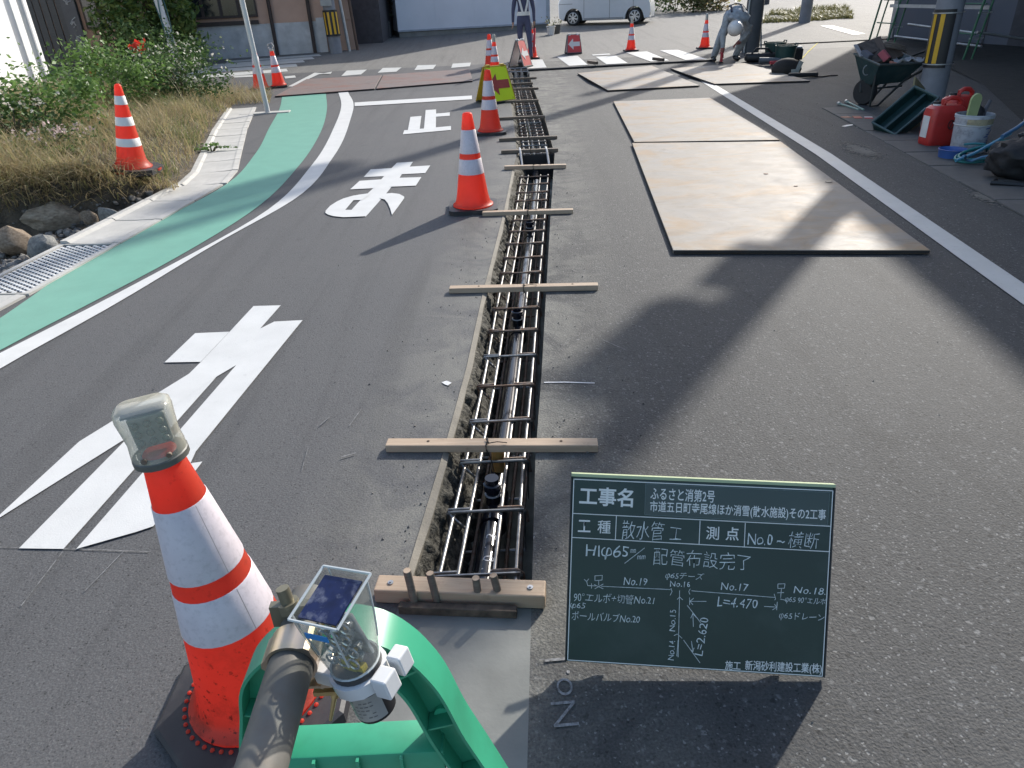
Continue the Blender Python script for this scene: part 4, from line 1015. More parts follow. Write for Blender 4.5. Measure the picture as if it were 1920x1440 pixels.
# ------------------------------------------------------------------ steel road plates
M_PLATE_SHADE = mat('plate_side_shade', (0.030, 0.026, 0.025), 0.7, 0.3, var=0.3, scale=12)  # near-black for the plate sides, their shade put into the colour
def plate(px, label, m, th=0.022, lift=0.007, notch=None):
    pts = [G(*q_, dz=th+lift) for q_ in px]
    c = sum(pts, Vector())/4
    b_ = MB(); vv = [p_-c for p_ in pts]; lo = [v-Vector((0, 0, th)) for v in vv]
    b_.add(lo+vv, [(3, 2, 1, 0), (4, 5, 6, 7)]+[(i, (i+1) % 4, 4+(i+1) % 4, 4+i) for i in range(4)])
    b_.mi = [1, 0, 1, 1, 1, 1]; o = b_.build('steel_plate', [m, M_PLATE_SHADE])
    bm = bmesh.new(); bm.from_mesh(o.data); bmesh.ops.bevel(bm, geom=bm.edges[:], offset=0.003, segments=1, affect='EDGES'); bm.to_mesh(o.data); bm.free()
    o.location = c; return tag(o, label, 'steel plate', 'steel road plates')
pl1 = plate([(1262,469),(1745,469),(1464,265),(1185,268)], 'largest steel road plate, nearest the camera, crossed by the pole shadow', M_PLATE)
plate([(1189,266),(1462,262),(1331,183),(1150,190)], 'steel road plate directly behind the nearest large plate', M_PLATE)
plate([(1140,169),(1312,160),(1222,123),(1083,137)], 'pale steel road plate lying right of the trench far end', M_PLATE)
plate([(1340,157),(1519,151),(1396,118),(1257,128)], 'steel road plate in front of the bending worker', M_PLATE)
plate([(515,180),(702,166),(716,141),(575,148)], 'rust brown steel plate across the end of the green lane', M_PLATE2)
plate([(705,166),(886,151),(880,129),(719,140)], 'dull brown steel plate between the rust brown plate and the cones', M_PLATE2)
for (px, py, r_) in ((1554, 341, 0.028), (1492, 349, 0.016), (1436, 326, 0.02)):   # lifting hole and small bits on the plate
    q = G(px, py, 0.03)-pl1.location
    b_ = MB(); b_.lathe([(r_, 0.0), (r_*0.9, 0.003)], 14, 0, Matrix.Translation((q.x, q.y, 0.0015))); b_.build('lifting_hole' if r_ > .025 else 'rust_flake', M_BLACK if r_ > .025 else M_RUST, pl1)

# black pipe across the road end with two wedges
pts = [G(948, 134, .021), G(1100, 125.5, .021), G(1220, 119, .021), G(1338, 113, .021)]
o = MB().tube(pts, 0.020, 8).build('drain_hose', M_BLACK, smooth=True); tag(o, 'long black hose lying across the road before the crosswalk', 'hose')
for (px, py, lab) in ((1111, 124, 'short timber block lying over the black hose, left one'), (1234, 118, 'short timber block lying over the black hose, right one')):
    q = G(px, py); o = MB().box((0, 0, 0), (0.07, 0.42, 0.06), None, 0, 0.006).build('timber_block', M_WOODD); o.location = q+Vector((0, 0, 0.072)); o.rotation_euler = (0, 0, 0.30); tag(o, lab, 'timber block', 'timber blocks on the hose')

# ------------------------------------------------------------------ pipe and cage in the trench
def tc(y, f): return xl(y)+(xr(y)-xl(y))*f
wp = thing('water_pipe', 'glossy dark water pipe laid inside the reinforcement cage', 'pipe', (0, 0, 0))
PZ = -0.150
ppts = [(tc(y, 0.56), y, PZ+zg(y)) for y in np.arange(1.46, 7.2, 0.25)]
b_ = MB().tube(ppts, 0.038, 20); b_.build('pipe', M_PVC, wp, smooth=60)
ppts2 = [(tc(y, 0.50), y, PZ+zg(y)-0.02) for y in np.arange(7.2, 17.3, 0.4)]
MB().tube(ppts2, 0.038, 14).build('pipe', M_PVC, wp, smooth=60)
for i, (y, top) in enumerate(((1.985, -0.015), (3.50, -0.055), (5.2, -0.06))):
    x = tc(y, 0.56)
    b_ = MB(); b_.tube([(x-0.002, y-0.09, PZ), (x+0.008, y+0.09, PZ)], 0.046, 18); b_.build('tee_coupling', M_PVC, wp, smooth=60)
    b_ = MB(); b_.lathe([(0.027, 0.0), (0.027, 0.055), (0.023, 0.057), (0.023, 0.075), (0.031, 0.077), (0.031, 0.10), (0.024, 0.103), (0.024, top-PZ-0.012)], 16, 0, Matrix.Translation((x, y, PZ+0.02)))
    r_ = b_.build('riser', M_PVC, wp, smooth=50)
    b_ = MB()
    for z in (PZ+0.075, PZ+0.098): b_.lathe([(0.0285, z), (0.0285, z+0.004)], 16, 0, Matrix.Translation((x, y, 0)))
    b_.build('coupling_ring', mat('ring_grey', (0.40, 0.40, 0.40), 0.4), r_)
    if i: continue
    b_ = MB(); b_.lathe([(0.024, -0.13), (0.024, 0), (0.030, 0.006), (0.030, 0.018), (0.022, 0.024)], 16, 0, Matrix.Translation((x+0.020, y+0.20, top-0.012))); b_.build('riser_cap', mat('ochre_cap', (0.55, 0.32, 0.10), 0.6), wp, smooth=50)
# handwritten number wrapped on top of the pipe
me = text_mesh('N 0 1 3', 0.052, -0.0005, 0, 1.1); y0 = 1.62
for v in me.vertices:
    s_ = v.co.x; w_ = v.co.y-0.018
    y = y0+s_*1.15; x = tc(y, 0.56); a_ = w_/0.038*1.0
    v.co = Vector((x-math.sin(a_-0.25)*0.0388, y, PZ+math.cos(a_-0.25)*0.0388))
me.materials.append(M_CHALK); o = bpy.data.objects.new('chalk_number', me); COL.objects.link(o); o.parent = wp

def cage(name, label, y0, y1, step, ztop, zbot):
    c = thing(name, label, 'rebar cage', (0, y0, 0))
    L_ = lambda pts: [Vector(p_)-Vector((0, y0, 0)) for p_ in pts]
    ys = np.arange(y0, y1+0.01, 0.3)
    for f_ in (0.22, 0.375, 0.675, 0.86):
        MB().tube(L_([(tc(y, f_), y, zg(y)+ztop) for y in ys]), 0.0068, 7).build('long_bar', M_REBAR, c, smooth=60)
    for f_ in (0.22, 0.39, 0.72, 0.86):
        MB().tube(L_([(tc(y, f_), y, zg(y)+zbot) for y in ys]), 0.0068, 6).build('long_bar', M_RUST, c, smooth=60)
    y = y0+0.10; proto = None
    while y < y1-0.05:
        a_, b2 = tc(y, 0.185)-0.004, tc(y, 0.885)+0.004; z1, z0 = zg(y)+ztop+0.012, zg(y)+zbot-0.010
        pts = [(a_+0.05, y-0.02, z1-0.05), (a_+0.008, y-0.012, z1-0.008), (a_, y, z1), (b2, y, z1), (b2+0.003, y, z1-0.006), (b2, y, z0), (a_, y, z0), (a_-0.003, y, z1-0.004), (a_, y+0.012, z1+0.002), (a_+0.07, y+0.014, z1+0.001)]
        MB().tube(L_(pts), 0.0055, 6).build('stirrup', M_RUST if random.random() < .8 else M_REBAR, c, smooth=60)
        # bar ends and tie wires at the corners
        b_ = MB(); b_.tube(L_([(b2-0.085, y+0.014, z1), (b2-0.01, y+0.013, z1+0.001), (b2+0.008, y+0.012, z1-0.012), (b2+0.012, y-0.004, z1-0.05)]), 0.0055, 6)
        for q_ in (a_+0.006, b2-0.006): b_.tube(L_([(q_+0.012*math.cos(t_), y+0.004, z1-0.004+0.012*math.sin(t_)) for t_ in np.linspace(0, 6.0, 8)]), 0.0016, 4)
        stuff(b_.build('hook_end', M_RUST, c, smooth=60))
        y += step*random.uniform(0.96, 1.04)
    return c
cage('rebar_cage', 'near reinforcement cage around the dark water pipe', 1.46, 7.0, 0.29, -0.055, -0.205)
cage('rebar_cage', 'far reinforcement cage beyond the gap with the deep box', 7.75, 14.6, 0.24, -0.055, -0.205)
# upright hoops near the far end
hp = thing('rebar_hoops', 'upright rebar hoops rising from the far end of the trench', 'rebar', (0, 15.0, zg(15.0)))
for i, f_ in enumerate((0.2, 0.5, 0.8)):
    for j in range(2):
        x = tc(15, f_)-0.07; y = j*0.8
        MB().tube([(x, y, -0.2), (x, y, 0.10), (x+0.02, y, 0.13), (x+0.12, y, 0.13), (x+0.14, y, 0.10), (x+0.14, y, -0.2)], 0.009, 6).build('hoop', M_GALV, hp)
bx = thing('junction_form', 'dark open box form at the gap between the two cages', 'form', (tc(7.35, .5), 7.35, 0))
b_ = MB(); w_ = xr(7.35)-xl(7.35)
b_.box((0, 0.27, -0.14), (w_+0.02, 0.02, 0.26)); b_.build('form_board', M_BLACK, bx)
for sx in (-.35, .35):
    MB().tube([(sx*w_, 0.5, 0.02), (sx*w_, 0.28, 0.03), (sx*w_+0.01, 0.0, -0.10)], 0.012, 6).build('clamp_rod', M_GALV, bx)

# ------------------------------------------------------------------ timber battens across the trench
bat = [((725, 849), (1122, 849), 'near pale timber batten across the trench with a knotted wire, second from the camera'),
       ((843, 551), (1122, 545), 'timber batten across the trench, third from the camera'),
       ((905, 406), (1075, 401), 'timber batten touching the base of the nearest lane cone'),
       ((946, 319), (1062, 316), 'timber batten just before the dark box form'),
       ((940, 289), (1047, 285), 'timber batten on the near edge of the far cage'),
       ((936, 266), (1045, 261), 'timber batten with upright rods beside the second lane cone'),
       ((930, 226), (1022, 222), 'timber batten behind the second lane cone'),
       ((930, 194), (1010, 191), 'timber batten right of the yellow arrow sign foot'),
       ((950, 170), (1010, 168), 'timber batten at the middle of the yellow arrow sign'),
       ((952, 161), (999, 158), 'short thick timber batten behind the yellow arrow sign'),
       ((950, 151), (1006, 148), 'timber batten by the upright rebar hoops'),
       ((945, 137), (1002, 133), 'farthest timber batten at the end of the trench')]
wire = mat('tie_wire', (0.02, 0.017, 0.015), 0.6, 0.4)
for i, (a, b2, lab) in enumerate(bat):
    A, B = G(*a), G(*b2); d = B-A; L = d.length; c = (A+B)/2
    th = 0.030 if i < 3 else 0.034; wd = 0.050
    t = thing('timber_batten', lab, 'timber batten', c+Vector((0, wd/2, th/2+0.001)), math.atan2(d.y, d.x), 'timber battens across the trench')
    o = MB().box((0, 0, 0), (L, wd, th), None, 0, 0.003).build('batten', M_WOOD if i < 4 else M_WOODD, t)
    if i < 6:
        b_ = MB(); x0 = -0.01+random.uniform(-.01, .02)
        b_.tube([(x0, -wd/2-0.003, -th/2-0.01), (x0, -wd/2-0.003, th/2+0.002), (x0+0.005, 0, th/2+0.004), (x0, wd/2+0.003, th/2), (x0, wd/2+0.003, -th/2-0.02)], 0.0022, 5)
        b_.tube([(x0+0.004, -wd/2-0.003, -th/2-0.005), (x0+0.008, -0.01, th/2+0.005), (x0-0.003, 0.01, th/2+0.006)], 0.0022, 5)
        b_.tube([(x0, -0.012, th/2+0.005), (x0+0.012, -0.022, th/2+0.009), (x0+0.04, -0.015, th/2+0.010), (x0+0.075, -0.014, th/2+0.005)], 0.0018, 5)
        b_.tube([(x0+0.002, -wd/2-0.004, 0), (x0+0.015, -wd/2-0.006, -th/2-0.02), (x0+0.025, -wd/2-0.02, -0.08), (x0+0.02, -wd/2-0.015, -0.13)], 0.0018, 5)
        b_.build('tie_wire', wire, t)
    if i in (0, 1):
        b_ = MB()
        for kx in (-.30, .33): b_.lathe([(0.006, 0), (0.005, 0.0015)], 8, 0, Matrix.Translation((kx*L, 0.004, th/2)))
        b_.build('knot', mat('knot_brown', (0.06, 0.035, 0.02), 0.8), t)
# bulkhead batten nearest the camera with stakes
A, B = G(706, 1134), G(1025, 1146); d = B-A; c = (A+B)/2
t = thing('timber_batten', 'nearest thick pale timber batten closing the trench, nailed at both ends', 'timber batten', c+Vector((0, 0.034, 0.026)), math.atan2(d.y, d.x), 'timber battens across the trench')
MB().box((0, 0, 0), (d.length, 0.060, 0.046), None, 0, 0.004).build('batten', M_WOOD, t)
b_ = MB()
for kx in (-0.19, 0.19): b_.lathe([(0.008, 0), (0.008, 0.002)], 10, 0, Matrix.Translation((kx, 0.0, 0.024))); b_.lathe([(0.003, 0), (0.003, 0.005)], 8, 0, Matrix.Translation((kx, 0.0, 0.024)))
stuff(b_.build('nail_washer', M_GALV, t))
b_ = MB().box((0, 0, 0), (0.315, 0.022, 0.026), None, 0, 0.002); o = b_.build('dirty_board', mat('wet_board', (0.055, 0.042, 0.032), 0.8, var=.5, scale=30, c2=(.12, .09, .065))); o.location = c+Vector((-0.006, -0.020, 0.014)); o.rotation_euler = (0, 0.0, t.rotation_euler.z); tag(o, 'dirty narrow board standing in front of the nearest batten', 'board')
for i, (b0, t0, lab) in enumerate((((780, 1136), (763, 1070), 'round wooden stake at the left end of the nearest batten'), ((822, 1137), (806, 1075), 'second round wooden stake from the left at the nearest batten'),
                              ((899, 1146), (892, 1084), 'third round wooden stake from the left at the nearest batten'), ((940, 1148), (925, 1079), 'rightmost round wooden stake at the nearest batten'))):
    P = G(*b0)+Vector((0, -0.028, 0)); P.y = A.y-0.016-0.006*i*0
    dd = ray(*t0); kk = (P.y+0.004)/dd[1]; Tq = Vector(dd*kk)+Vector((0, 0, HCAM))
    s_ = thing('wooden_stake', lab, 'stake', (P.x, P.y, 0), 0, 'stakes at the nearest batten')
    dirv = (Tq-P).normalized(); Lk = (Tq-P).length
    MB().cyl(-dirv*0.16, dirv*Lk, 0.0105, 0.0105, 14).build('shaft', M_STAKE, s_, smooth=50)
    MB().cyl(dirv*(Lk+0.0003), dirv*(Lk+0.0012), 0.0098, 0.0095, 14).build('cut_end', M_WOOD, s_)

# ------------------------------------------------------------------ traffic cones
CONE_H = 0.71
def crr(z): return 0.034+(0.128-0.034)*(CONE_H-z)/(CONE_H-0.06)
def make_cone(label, big=False, light=None, group='orange and white traffic cones'):
    t = thing('traffic_cone', label, 'traffic cone', (0, 0, 0), 0, group)
    h = CONE_H; b_ = MB()
    prof = [(0.155, 0.036), (0.156, 0.044), (0.140, 0.054), (0.130, 0.075)]+[(crr(z), z) for z in np.linspace(0.12, h-0.012, 9)]+[(0.029, h-0.003), (0.020, h)]
    b_.lathe(prof, 32); b_.build('cone_body', M_ORANGED if big else M_ORANGE, t, smooth=50)
    bands = [(0.40, 0.165), (0.61, 0.455)]
    for f0, f1 in bands:
        z0, z1 = h*(1-f0), h*(1-f1)
        b_ = MB(); b_.lathe([(crr(z0)+0.0006, z0), (crr(z0)+0.0018, z0+0.001), (crr(z1)+0.0018, z1-0.001), (crr(z1)+0.0006, z1)], 32, 0, None, False); bo = b_.build('reflective_band', M_BAND, t, smooth=50)
        if big:
            b_ = MB(); a0 = -0.62
            b_.add([((crr(z)+0.0024)*math.cos(a_), (crr(z)+0.0024)*math.sin(a_), z) for z in (z0+.002, z1-.002) for a_ in (a0, a0+0.018)], [(0, 1, 3, 2)]); b_.build('band_seam', mat('seam_grey', (0.33, 0.31, 0.32), 0.6), bo)
    b_ = MB()
    if big:
        b_.lathe([(0.235, 0.0), (0.235, 0.03), (0.225, 0.036), (0.0, 0.037)], 8, 0, Matrix.Rotation(PI/8, 4, 'Z')); b_.build('base', M_RUBBER, t)
        s_ = MB()
        for k_ in range(46):
            a_ = 2*PI*k_/46; s_.sphere((0.166*math.cos(a_), 0.166*math.sin(a_), 0.037), 0.0055, 6, 4)
        stuff(s_.build('base_rivets', M_ORANGE, t))
    else:
        poly = [(-.185, -.15), (-.15, -.185), (.15, -.185), (.185, -.15), (.185, .15), (.15, .185), (-.15, .185), (-.185, .15)]
        b_.prism(poly, 0.0, 0.034); b_.build('base', M_RUBBER, t)
    if light == 'small':
        l_ = MB(); l_.lathe([(0.040, h-0.03), (0.040, h+0.01), (0.032, h+0.012)], 16); l_.build('light_socket', M_LENS, t, smooth=40)
        l_ = MB(); l_.lathe([(0.034, h+0.012), (0.038, h+0.05), (0.036, h+0.10), (0.026, h+0.125), (0.0, h+0.128)], 16, 0, None, False); l_.build('light_lens', M_LENS, t, smooth=40)
    elif light == 'ring':
        l_ = MB(); l_.lathe([(0.04, h-0.03), (0.04, h+0.01)], 16); l_.build('light_socket', M_LENS, t, smooth=40)
        l_ = MB(); l_.tube([(0.055*math.cos(a_), 0, h+0.06+0.055*math.sin(a_)) for a_ in np.linspace(0, 2*PI, 18)[:-1]], 0.014, 6, closed=True); l_.build('light_ring', M_GALV, t)
    return t
cA = make_cone('nearest lane cone, orange with two white bands, left of the trench')
cA.location = G(888, 392); cA.rotation_euler = (0, 0, 0.03)
cB = dup(cA, G(920, 250), 0.02, 'second lane cone in front of the yellow arrow sign')
cL = make_cone('cone with clear light standing on the road before the guard at right', light='small')
cL.location = G(998, 110); cL.scale = (0.90,)*3
dup(cL, G(1183, 95.5), 0.1, 'cone with clear light behind the crosswalk between arrow sign and worker', 0.87)
dup(cL, G(1321, 91), 0.1, 'cone with clear light just left of the bending worker', 0.89)
dup(cL, G(929, 141), 0.1, 'cone with clear light behind the yellow arrow sign', 0.90)
dup(cA, G(920, 129), 0.2, 'cone half hidden behind the lit cone at the yellow arrow sign', 0.95)
dup(cA, G(490, 168), 0.1, 'cone half hidden by the white sign post', 1.05)
cR = make_cone('cone with a ring shaped lamp on top, right of the white sign post', light='ring'); cR.location = G(524, 163); cR.scale = (0.96,)*3; cR.rotation_euler = (0, -0.04, 0.1)
# cone on the grassy bank: orange with three white stripes
pbk = Vector((-3.36, 6.72, 0.165)); pbk.z = T(pbk.x, pbk.y)+0.035
t = thing('traffic_cone', 'orange cone with three white stripes standing on the dry grass bank', 'traffic cone', pbk); t.rotation_euler = (0.0, 0.10, 0.0)
h = 0.72
def r2(z): return 0.026+(0.125-0.026)*(h-z)/(h-0.06)
b_ = MB(); b_.lathe([(0.165, 0.02), (0.166, 0.032), (0.150, 0.045), (0.134, 0.065)]+[(r2(z), z) for z in np.linspace(0.10, h-0.02, 8)]+[(0.022, h-0.004), (0.012, h)], 28); b_.build('cone_body', M_ORANGE, t, smooth=50)
for f0, f1 in ((0.23, 0.13), (0.47, 0.37), (0.71, 0.615)):
    z0, z1 = h*(1-f0), h*(1-f1); b_ = MB(); b_.lathe([(r2(z0)+0.0006, z0), (r2(z0)+0.0018, z0+.001), (r2(z1)+0.0018, z1-.001), (r2(z1)+0.0006, z1)], 28, 0, None, False); b_.build('white_stripe', M_BANDO, t, smooth=50)
b_ = MB(); b_.prism([(-.22, -.12), (-.12, -.22), (.12, -.22), (.22, -.12), (.22, .12), (.12, .22), (-.12, .22), (-.22, .12)], -0.02, 0.025); b_.build('base', M_RUBBER, t)
b_ = MB()
for a_ in (0.2, 1.7, 3.3, 4.6): b_.box((0.215*math.cos(a_), 0.215*math.sin(a_), 0.006), (0.09, 0.035, 0.016), Matrix.Rotation(a_+1.57, 3, 'Z'))
b_.build('base_tabs', M_ORANGE, t)
# big foreground cone with milky lamp
fc = make_cone('large dirty foreground cone with a milky lamp on top', big=True)
fc.location = (-0.624, 1.142, 0.0); fc.rotation_euler = (0.0, -0.072, 0.0)
lm = thing('warning_lamp', 'milky square warning lamp fitted on the foreground cone', 'lamp', (0, 0, 0))
lm.matrix_world = Matrix.Translation(fc.location) @ Matrix.Rotation(-0.072, 4, 'Y') @ Matrix.Translation((0, 0, 0.682)) @ Matrix.Rotation(0.35, 4, 'Z')
def rrect(w_, d_, r_, n_=5):
    o = []
    for cx, cy, a0 in ((w_-r_, d_-r_, 0), (-w_+r_, d_-r_, PI/2), (-w_+r_, -d_+r_, PI), (w_-r_, -d_+r_, 1.5*PI)):
        for k_ in range(n_+1): a_ = a0+PI/2*k_/n_; o.append((cx+r_*math.cos(a_), cy+r_*math.sin(a_)))
    return o
def loft(sections, cap=True):
    b_ = MB(); n_ = len(sections[0]); vv = [p_ for s_ in sections for p_ in s_]; ff = []
    for i in range(len(sections)-1):
        for k_ in range(n_): k2 = (k_+1) % n_; ff.append((i*n_+k_, i*n_+k2, (i+1)*n_+k2, (i+1)*n_+k_))
    if cap: ff.append(tuple(range(n_-1, -1, -1))); ff.append(tuple((len(sections)-1)*n_+k_ for k_ in range(n_)))
    b_.add(vv, ff); return b_
sec = lambda w_, d_, r_, z: [(x, y, z) for x, y in rrect(w_, d_, r_)]
loft([sec(.046, .046, .045, 0.006), sec(.051, .051, .050, 0.008), sec(.051, .051, .050, 0.020), sec(.049, .049, .048, 0.022)]).build('lamp_base', mat('lamp_base_grey', (0.10, 0.10, 0.09), 0.5), lm, smooth=40)
loft([sec(.049, .049, .048, 0.022), sec(.049, .045, .040, 0.030), sec(.046, .036, .03, 0.055), sec(.048, .036, .026, 0.085), sec(.050, .037, .024, 0.108), sec(.049, .036, .024, 0.121), sec(.040, .028, .018, 0.128)]).build('lamp_cover', M_MILKY, lm, smooth=50)
b_ = MB(); b_.box((0, 0, 0.070), (0.066, 0.012, 0.066), None, 0, 0.004); b_.build('reflector', mat('reflector_grey', (0.42, 0.42, 0.38), 0.35, var=.2, scale=60), lm)
b_ = MB()
for ix in range(3):
    for iz in range(3):
        for sy in (-1, 1): b_.sphere((-.022+ix*.022, sy*0.009, 0.050+iz*0.019), 0.0075, 8, 6)
b_.build('led_bead', M_MILKY, lm, smooth=60)
b_ = MB(); b_.box((0, 0, 0.112), (0.075, 0.035, 0.004)); b_.build('solar_strip', mat('solar_grey', (0.20, 0.21, 0.22), 0.4), lm)
b_ = MB()
for x in (-.022, .022):
    for sy in (-1, 1): b_.cyl((x, sy*0.040, 0.031), (x, sy*0.0465, 0.031), 0.005, seg=10)
stuff(b_.build('screw', M_RUST, lm))

# ------------------------------------------------------------------ folding arrow signs
M_LIME = mat('lime_face', (0.72, 0.86, 0.02), 0.45, var=0.03)
M_REDF = mat('red_face', (0.62, 0.07, 0.07), 0.5, var=0.05)
M_ARR = mat('arrow_red', (0.42, 0.07, 0.05), 0.5)
M_AMBER = mat('amber_plastic', (0.50, 0.31, 0.03), 0.5, var=0.08)
def aboard(label, loc, rz, w, h, spread, face, back, frame, arrow, cap, mast=None):
    t = thing('arrow_sign', label, 'sign', loc, rz)
    a_ = math.atan2(spread, h)
    for sgn, m_ in ((1, face), (-1, back)):
        p_ = MB(); pl_ = [(-w/2, -h), (w/2, -h), (w*0.40, 0), (-w*0.40, 0)]
        p_.prism(pl_, -0.008, 0.008)
        o = p_.build('panel', m_, t); o.location = (0, -0.02*sgn, h*math.cos(a_)+0.03); o.rotation_euler = (PI/2-a_, 0, 0) if sgn == 1 else (PI/2-a_, 0, PI)
        r_ = MB()
        for q0, q1 in zip(pl_, pl_[1:]+pl_[:1]): r_.tube([(q0[0], q0[1], 0), (q1[0], q1[1], 0)], 0.012, 6)
        r_.build('panel_rim', frame, o)
        if sgn == 1:
            ar = MB(); s_ = w*0.40; ypos = -h*0.52
            ar.prism([(-s_, ypos), (-s_*0.15, ypos+s_*0.85), (-s_*0.15, ypos+s_*0.34), (s_*0.95, ypos+s_*0.34), (s_*0.95, ypos-s_*0.34), (-s_*0.15, ypos-s_*0.34), (-s_*0.15, ypos-s_*0.85)], 0.0085, 0.012)
            ar.build('arrow', arrow, o)
            rv = MB()
            for kx, ky in ((-.36, -.06), (.36, -.06), (-.42, -.93), (.42, -.93)): rv.lathe([(0.008, 0.008), (0.006, 0.012)], 8, 0, Matrix.Translation((kx*w, ky*h, 0)))
            rv.build('rivet', frame, o)
        else:
            pass
        ft = MB(); ft.box((0, -sgn*(spread+0.015), 0.017), (w*0.98, 0.07, 0.03), None, 0, 0.004); ft.build('foot', M_RUBBER, t)
    cb_ = MB()
    for kx in (-.27, .27): cb_.box((kx*w, 0, h*math.cos(a_)+0.035), (w*0.16, 0.07, 0.05), None, 0, 0.012)
    cb_.build('hinge_cap', cap, t)
    return t
ys = G(897, 197); ys2 = G(957, 190)
d_ = ys2-ys
aboard('yellow folding arrow sign with dark red arrow beside the second lane cone', G(930, 191), rad(30), 0.47, 0.52, 0.20, M_LIME, M_AMBER, M_AMBER, M_ARR, M_AMBER)
aboard('red folding sign with white arrow standing behind the crosswalk', G(1075, 101), rad(8), 0.36, 0.40, 0.11, M_REDF, M_BANDO, mat('sign_rim', (0.16, 0.17, 0.17), 0.5), M_BANDO, M_BANDO)
aboard('red and white folding sign seen edge on at the far end of the trench', G(976, 126), rad(58), 0.36, 0.52, 0.17, M_REDF, M_BANDO, mat('sign_rim', (0.16, 0.17, 0.17), 0.5), M_BANDO, M_BANDO)

# ------------------------------------------------------------------ the site blackboard
BX, BY, BZ, BYAW, BLEAN, BROLL, BS = 0.3949, 1.1446, 0.0212, -0.0925, 0.4401, -0.0358, 0.9958
Xv = Vector((math.cos(BYAW), math.sin(BYAW), 0)); Fv = Vector((-math.sin(BYAW), math.cos(BYAW), 0)); Zl = Vector((0, 0, math.cos(BLEAN)))+Fv*math.sin(BLEAN)
Xr_ = Xv*math.cos(BROLL)+Zl*math.sin(BROLL); Zr_ = -Xv*math.sin(BROLL)+Zl*math.cos(BROLL); Nr_ = Xr_.cross(Zr_)   # points away from the camera? flipped below
Nf = -(Xr_.cross(Zr_)) if (Xr_.cross(Zr_)).y > 0 else Xr_.cross(Zr_)
bw, bh = 0.6*BS, 0.45*BS
bbt = thing('blackboard', 'dark green site blackboard with white Japanese writing leaning back on the asphalt', 'blackboard', (0, 0, 0))
bbt.matrix_world = Matrix(((Xr_.x, Zr_.x, Nf.x, BX), (Xr_.y, Zr_.y, Nf.y, BY), (Xr_.z, Zr_.z, Nf.z, BZ), (0, 0, 0, 1)))
# local frame: x right, y up the board, z towards the viewer
M_BOARD = mat('board_green', (0.008, 0.030, 0.026), 0.38, spec=0.45, var=0.15, scale=5, dirt=(0.035, 0.058, 0.055), dirt_amt=0.5, dirt_scale=6)
MB().box((0, bh/2, -0.006), (bw, bh, 0.011), None, 0, 0.002).build('panel', M_BOARD, bbt)
b_ = MB(); b_.box((0, bh+0.003, -0.006), (bw+0.004, 0.007, 0.016)); b_.build('top_rail', mat('rail_pale_green', (0.36, 0.42, 0.25), 0.5), bbt)
b_ = MB(); b_.box((-bw/2-0.0015, bh/2, -0.006), (0.003, bh-.002, 0.015)); b_.build('side_rail', M_BLACK, bbt); b_ = MB(); b_.box((bw/2+0.0015, bh/2, -0.006), (0.003, bh-.002, 0.015)); b_.build('side_rail', M_BLACK, bbt)
b_ = MB()
for sx in (-1, 1): b_.box((sx*0.2, 0.19, -0.10), (0.02, 0.40, 0.012), Matrix.Rotation(-0.42, 3, 'X'))
b_.build('prop_leg', M_BLACK, bbt)
# homography: zoomed photo crop of the board (1920 x 1440) -> board metres
src = [(112, 42), (1800, 107), (1725, 1340), (75, 1235)]; dst = [(-bw/2, bh), (bw/2, bh), (bw/2, 0), (-bw/2, 0)]
A_ = []; B_ = []
for (x, y), (X, Y) in zip(src, dst):
    A_ += [[x, y, 1, 0, 0, 0, -X*x, -X*y], [0, 0, 0, x, y, 1, -Y*x, -Y*y]]; B_ += [X, Y]
Hm = np.append(np.linalg.solve(np.array(A_, float), np.array(B_, float)), 1).reshape(3, 3)
def bp2(x, y):
    q_ = Hm @ np.array([x, y, 1.0]); return q_[0]/q_[2], q_[1]/q_[2]
def bline(mbx, pts, w=0.0022, z=0.0004):
    P = [bp2(*p_) for p_ in pts]
    for a, b2 in zip(P[:-1], P[1:]):
        a = Vector((a[0], a[1])); b2 = Vector((b2[0], b2[1])); d = (b2-a)
        if d.length < 1e-6: continue
        d.normalize(); n_ = Vector((-d.y, d.x))*w/2; a = a-d*w*0.4; b2 = b2+d*w*0.4
        mbx.add([(a.x-n_.x, a.y-n_.y, z), (b2.x-n_.x, b2.y-n_.y, z), (b2.x+n_.x, b2.y+n_.y, z), (a.x+n_.x, a.y+n_.y, z)], [(0, 1, 2, 3)])
gl = MB()
bline(gl, [(122, 62), (1790, 130), (1716, 1330), (85, 1225), (122, 62)], 0.0022)
bline(gl, [(118, 283), (1775, 360)], 0.002, .0005); bline(gl, [(113, 438), (1768, 525)], 0.002, .0005)
bline(gl, [(395, 298), (388, 452)], 0.0018, .0006); bline(gl, [(932, 328), (925, 482)], 0.0018, .0006); bline(gl, [(1223, 342), (1216, 494)], 0.0018, .0006)
gl.build('ruled_lines', M_PRINT, bbt, recalc=False)
lab_ = MB(); q4 = [bp2(*p_) for p_ in ((582, 90), (1770, 140), (1755, 350), (575, 290))]
lab_.add([(q4[3][0], q4[3][1], .0003), (q4[2][0], q4[2][1], .0003), (q4[1][0], q4[1][1], .0003), (q4[0][0], q4[0][1], .0003)], [(0, 1, 2, 3)]); lab_.build('label_strip', mat('label_strip', (0.014, 0.036, 0.034), 0.25), bbt, recalc=False)
b_ = MB(); bline(b_, [(582, 90), (1770, 140), (1755, 350), (575, 290), (582, 90)], 0.0009, .0005); b_.build('label_strip_edge', mat('strip_edge', (0.10, 0.15, 0.15), 0.4), bbt, recalc=False)
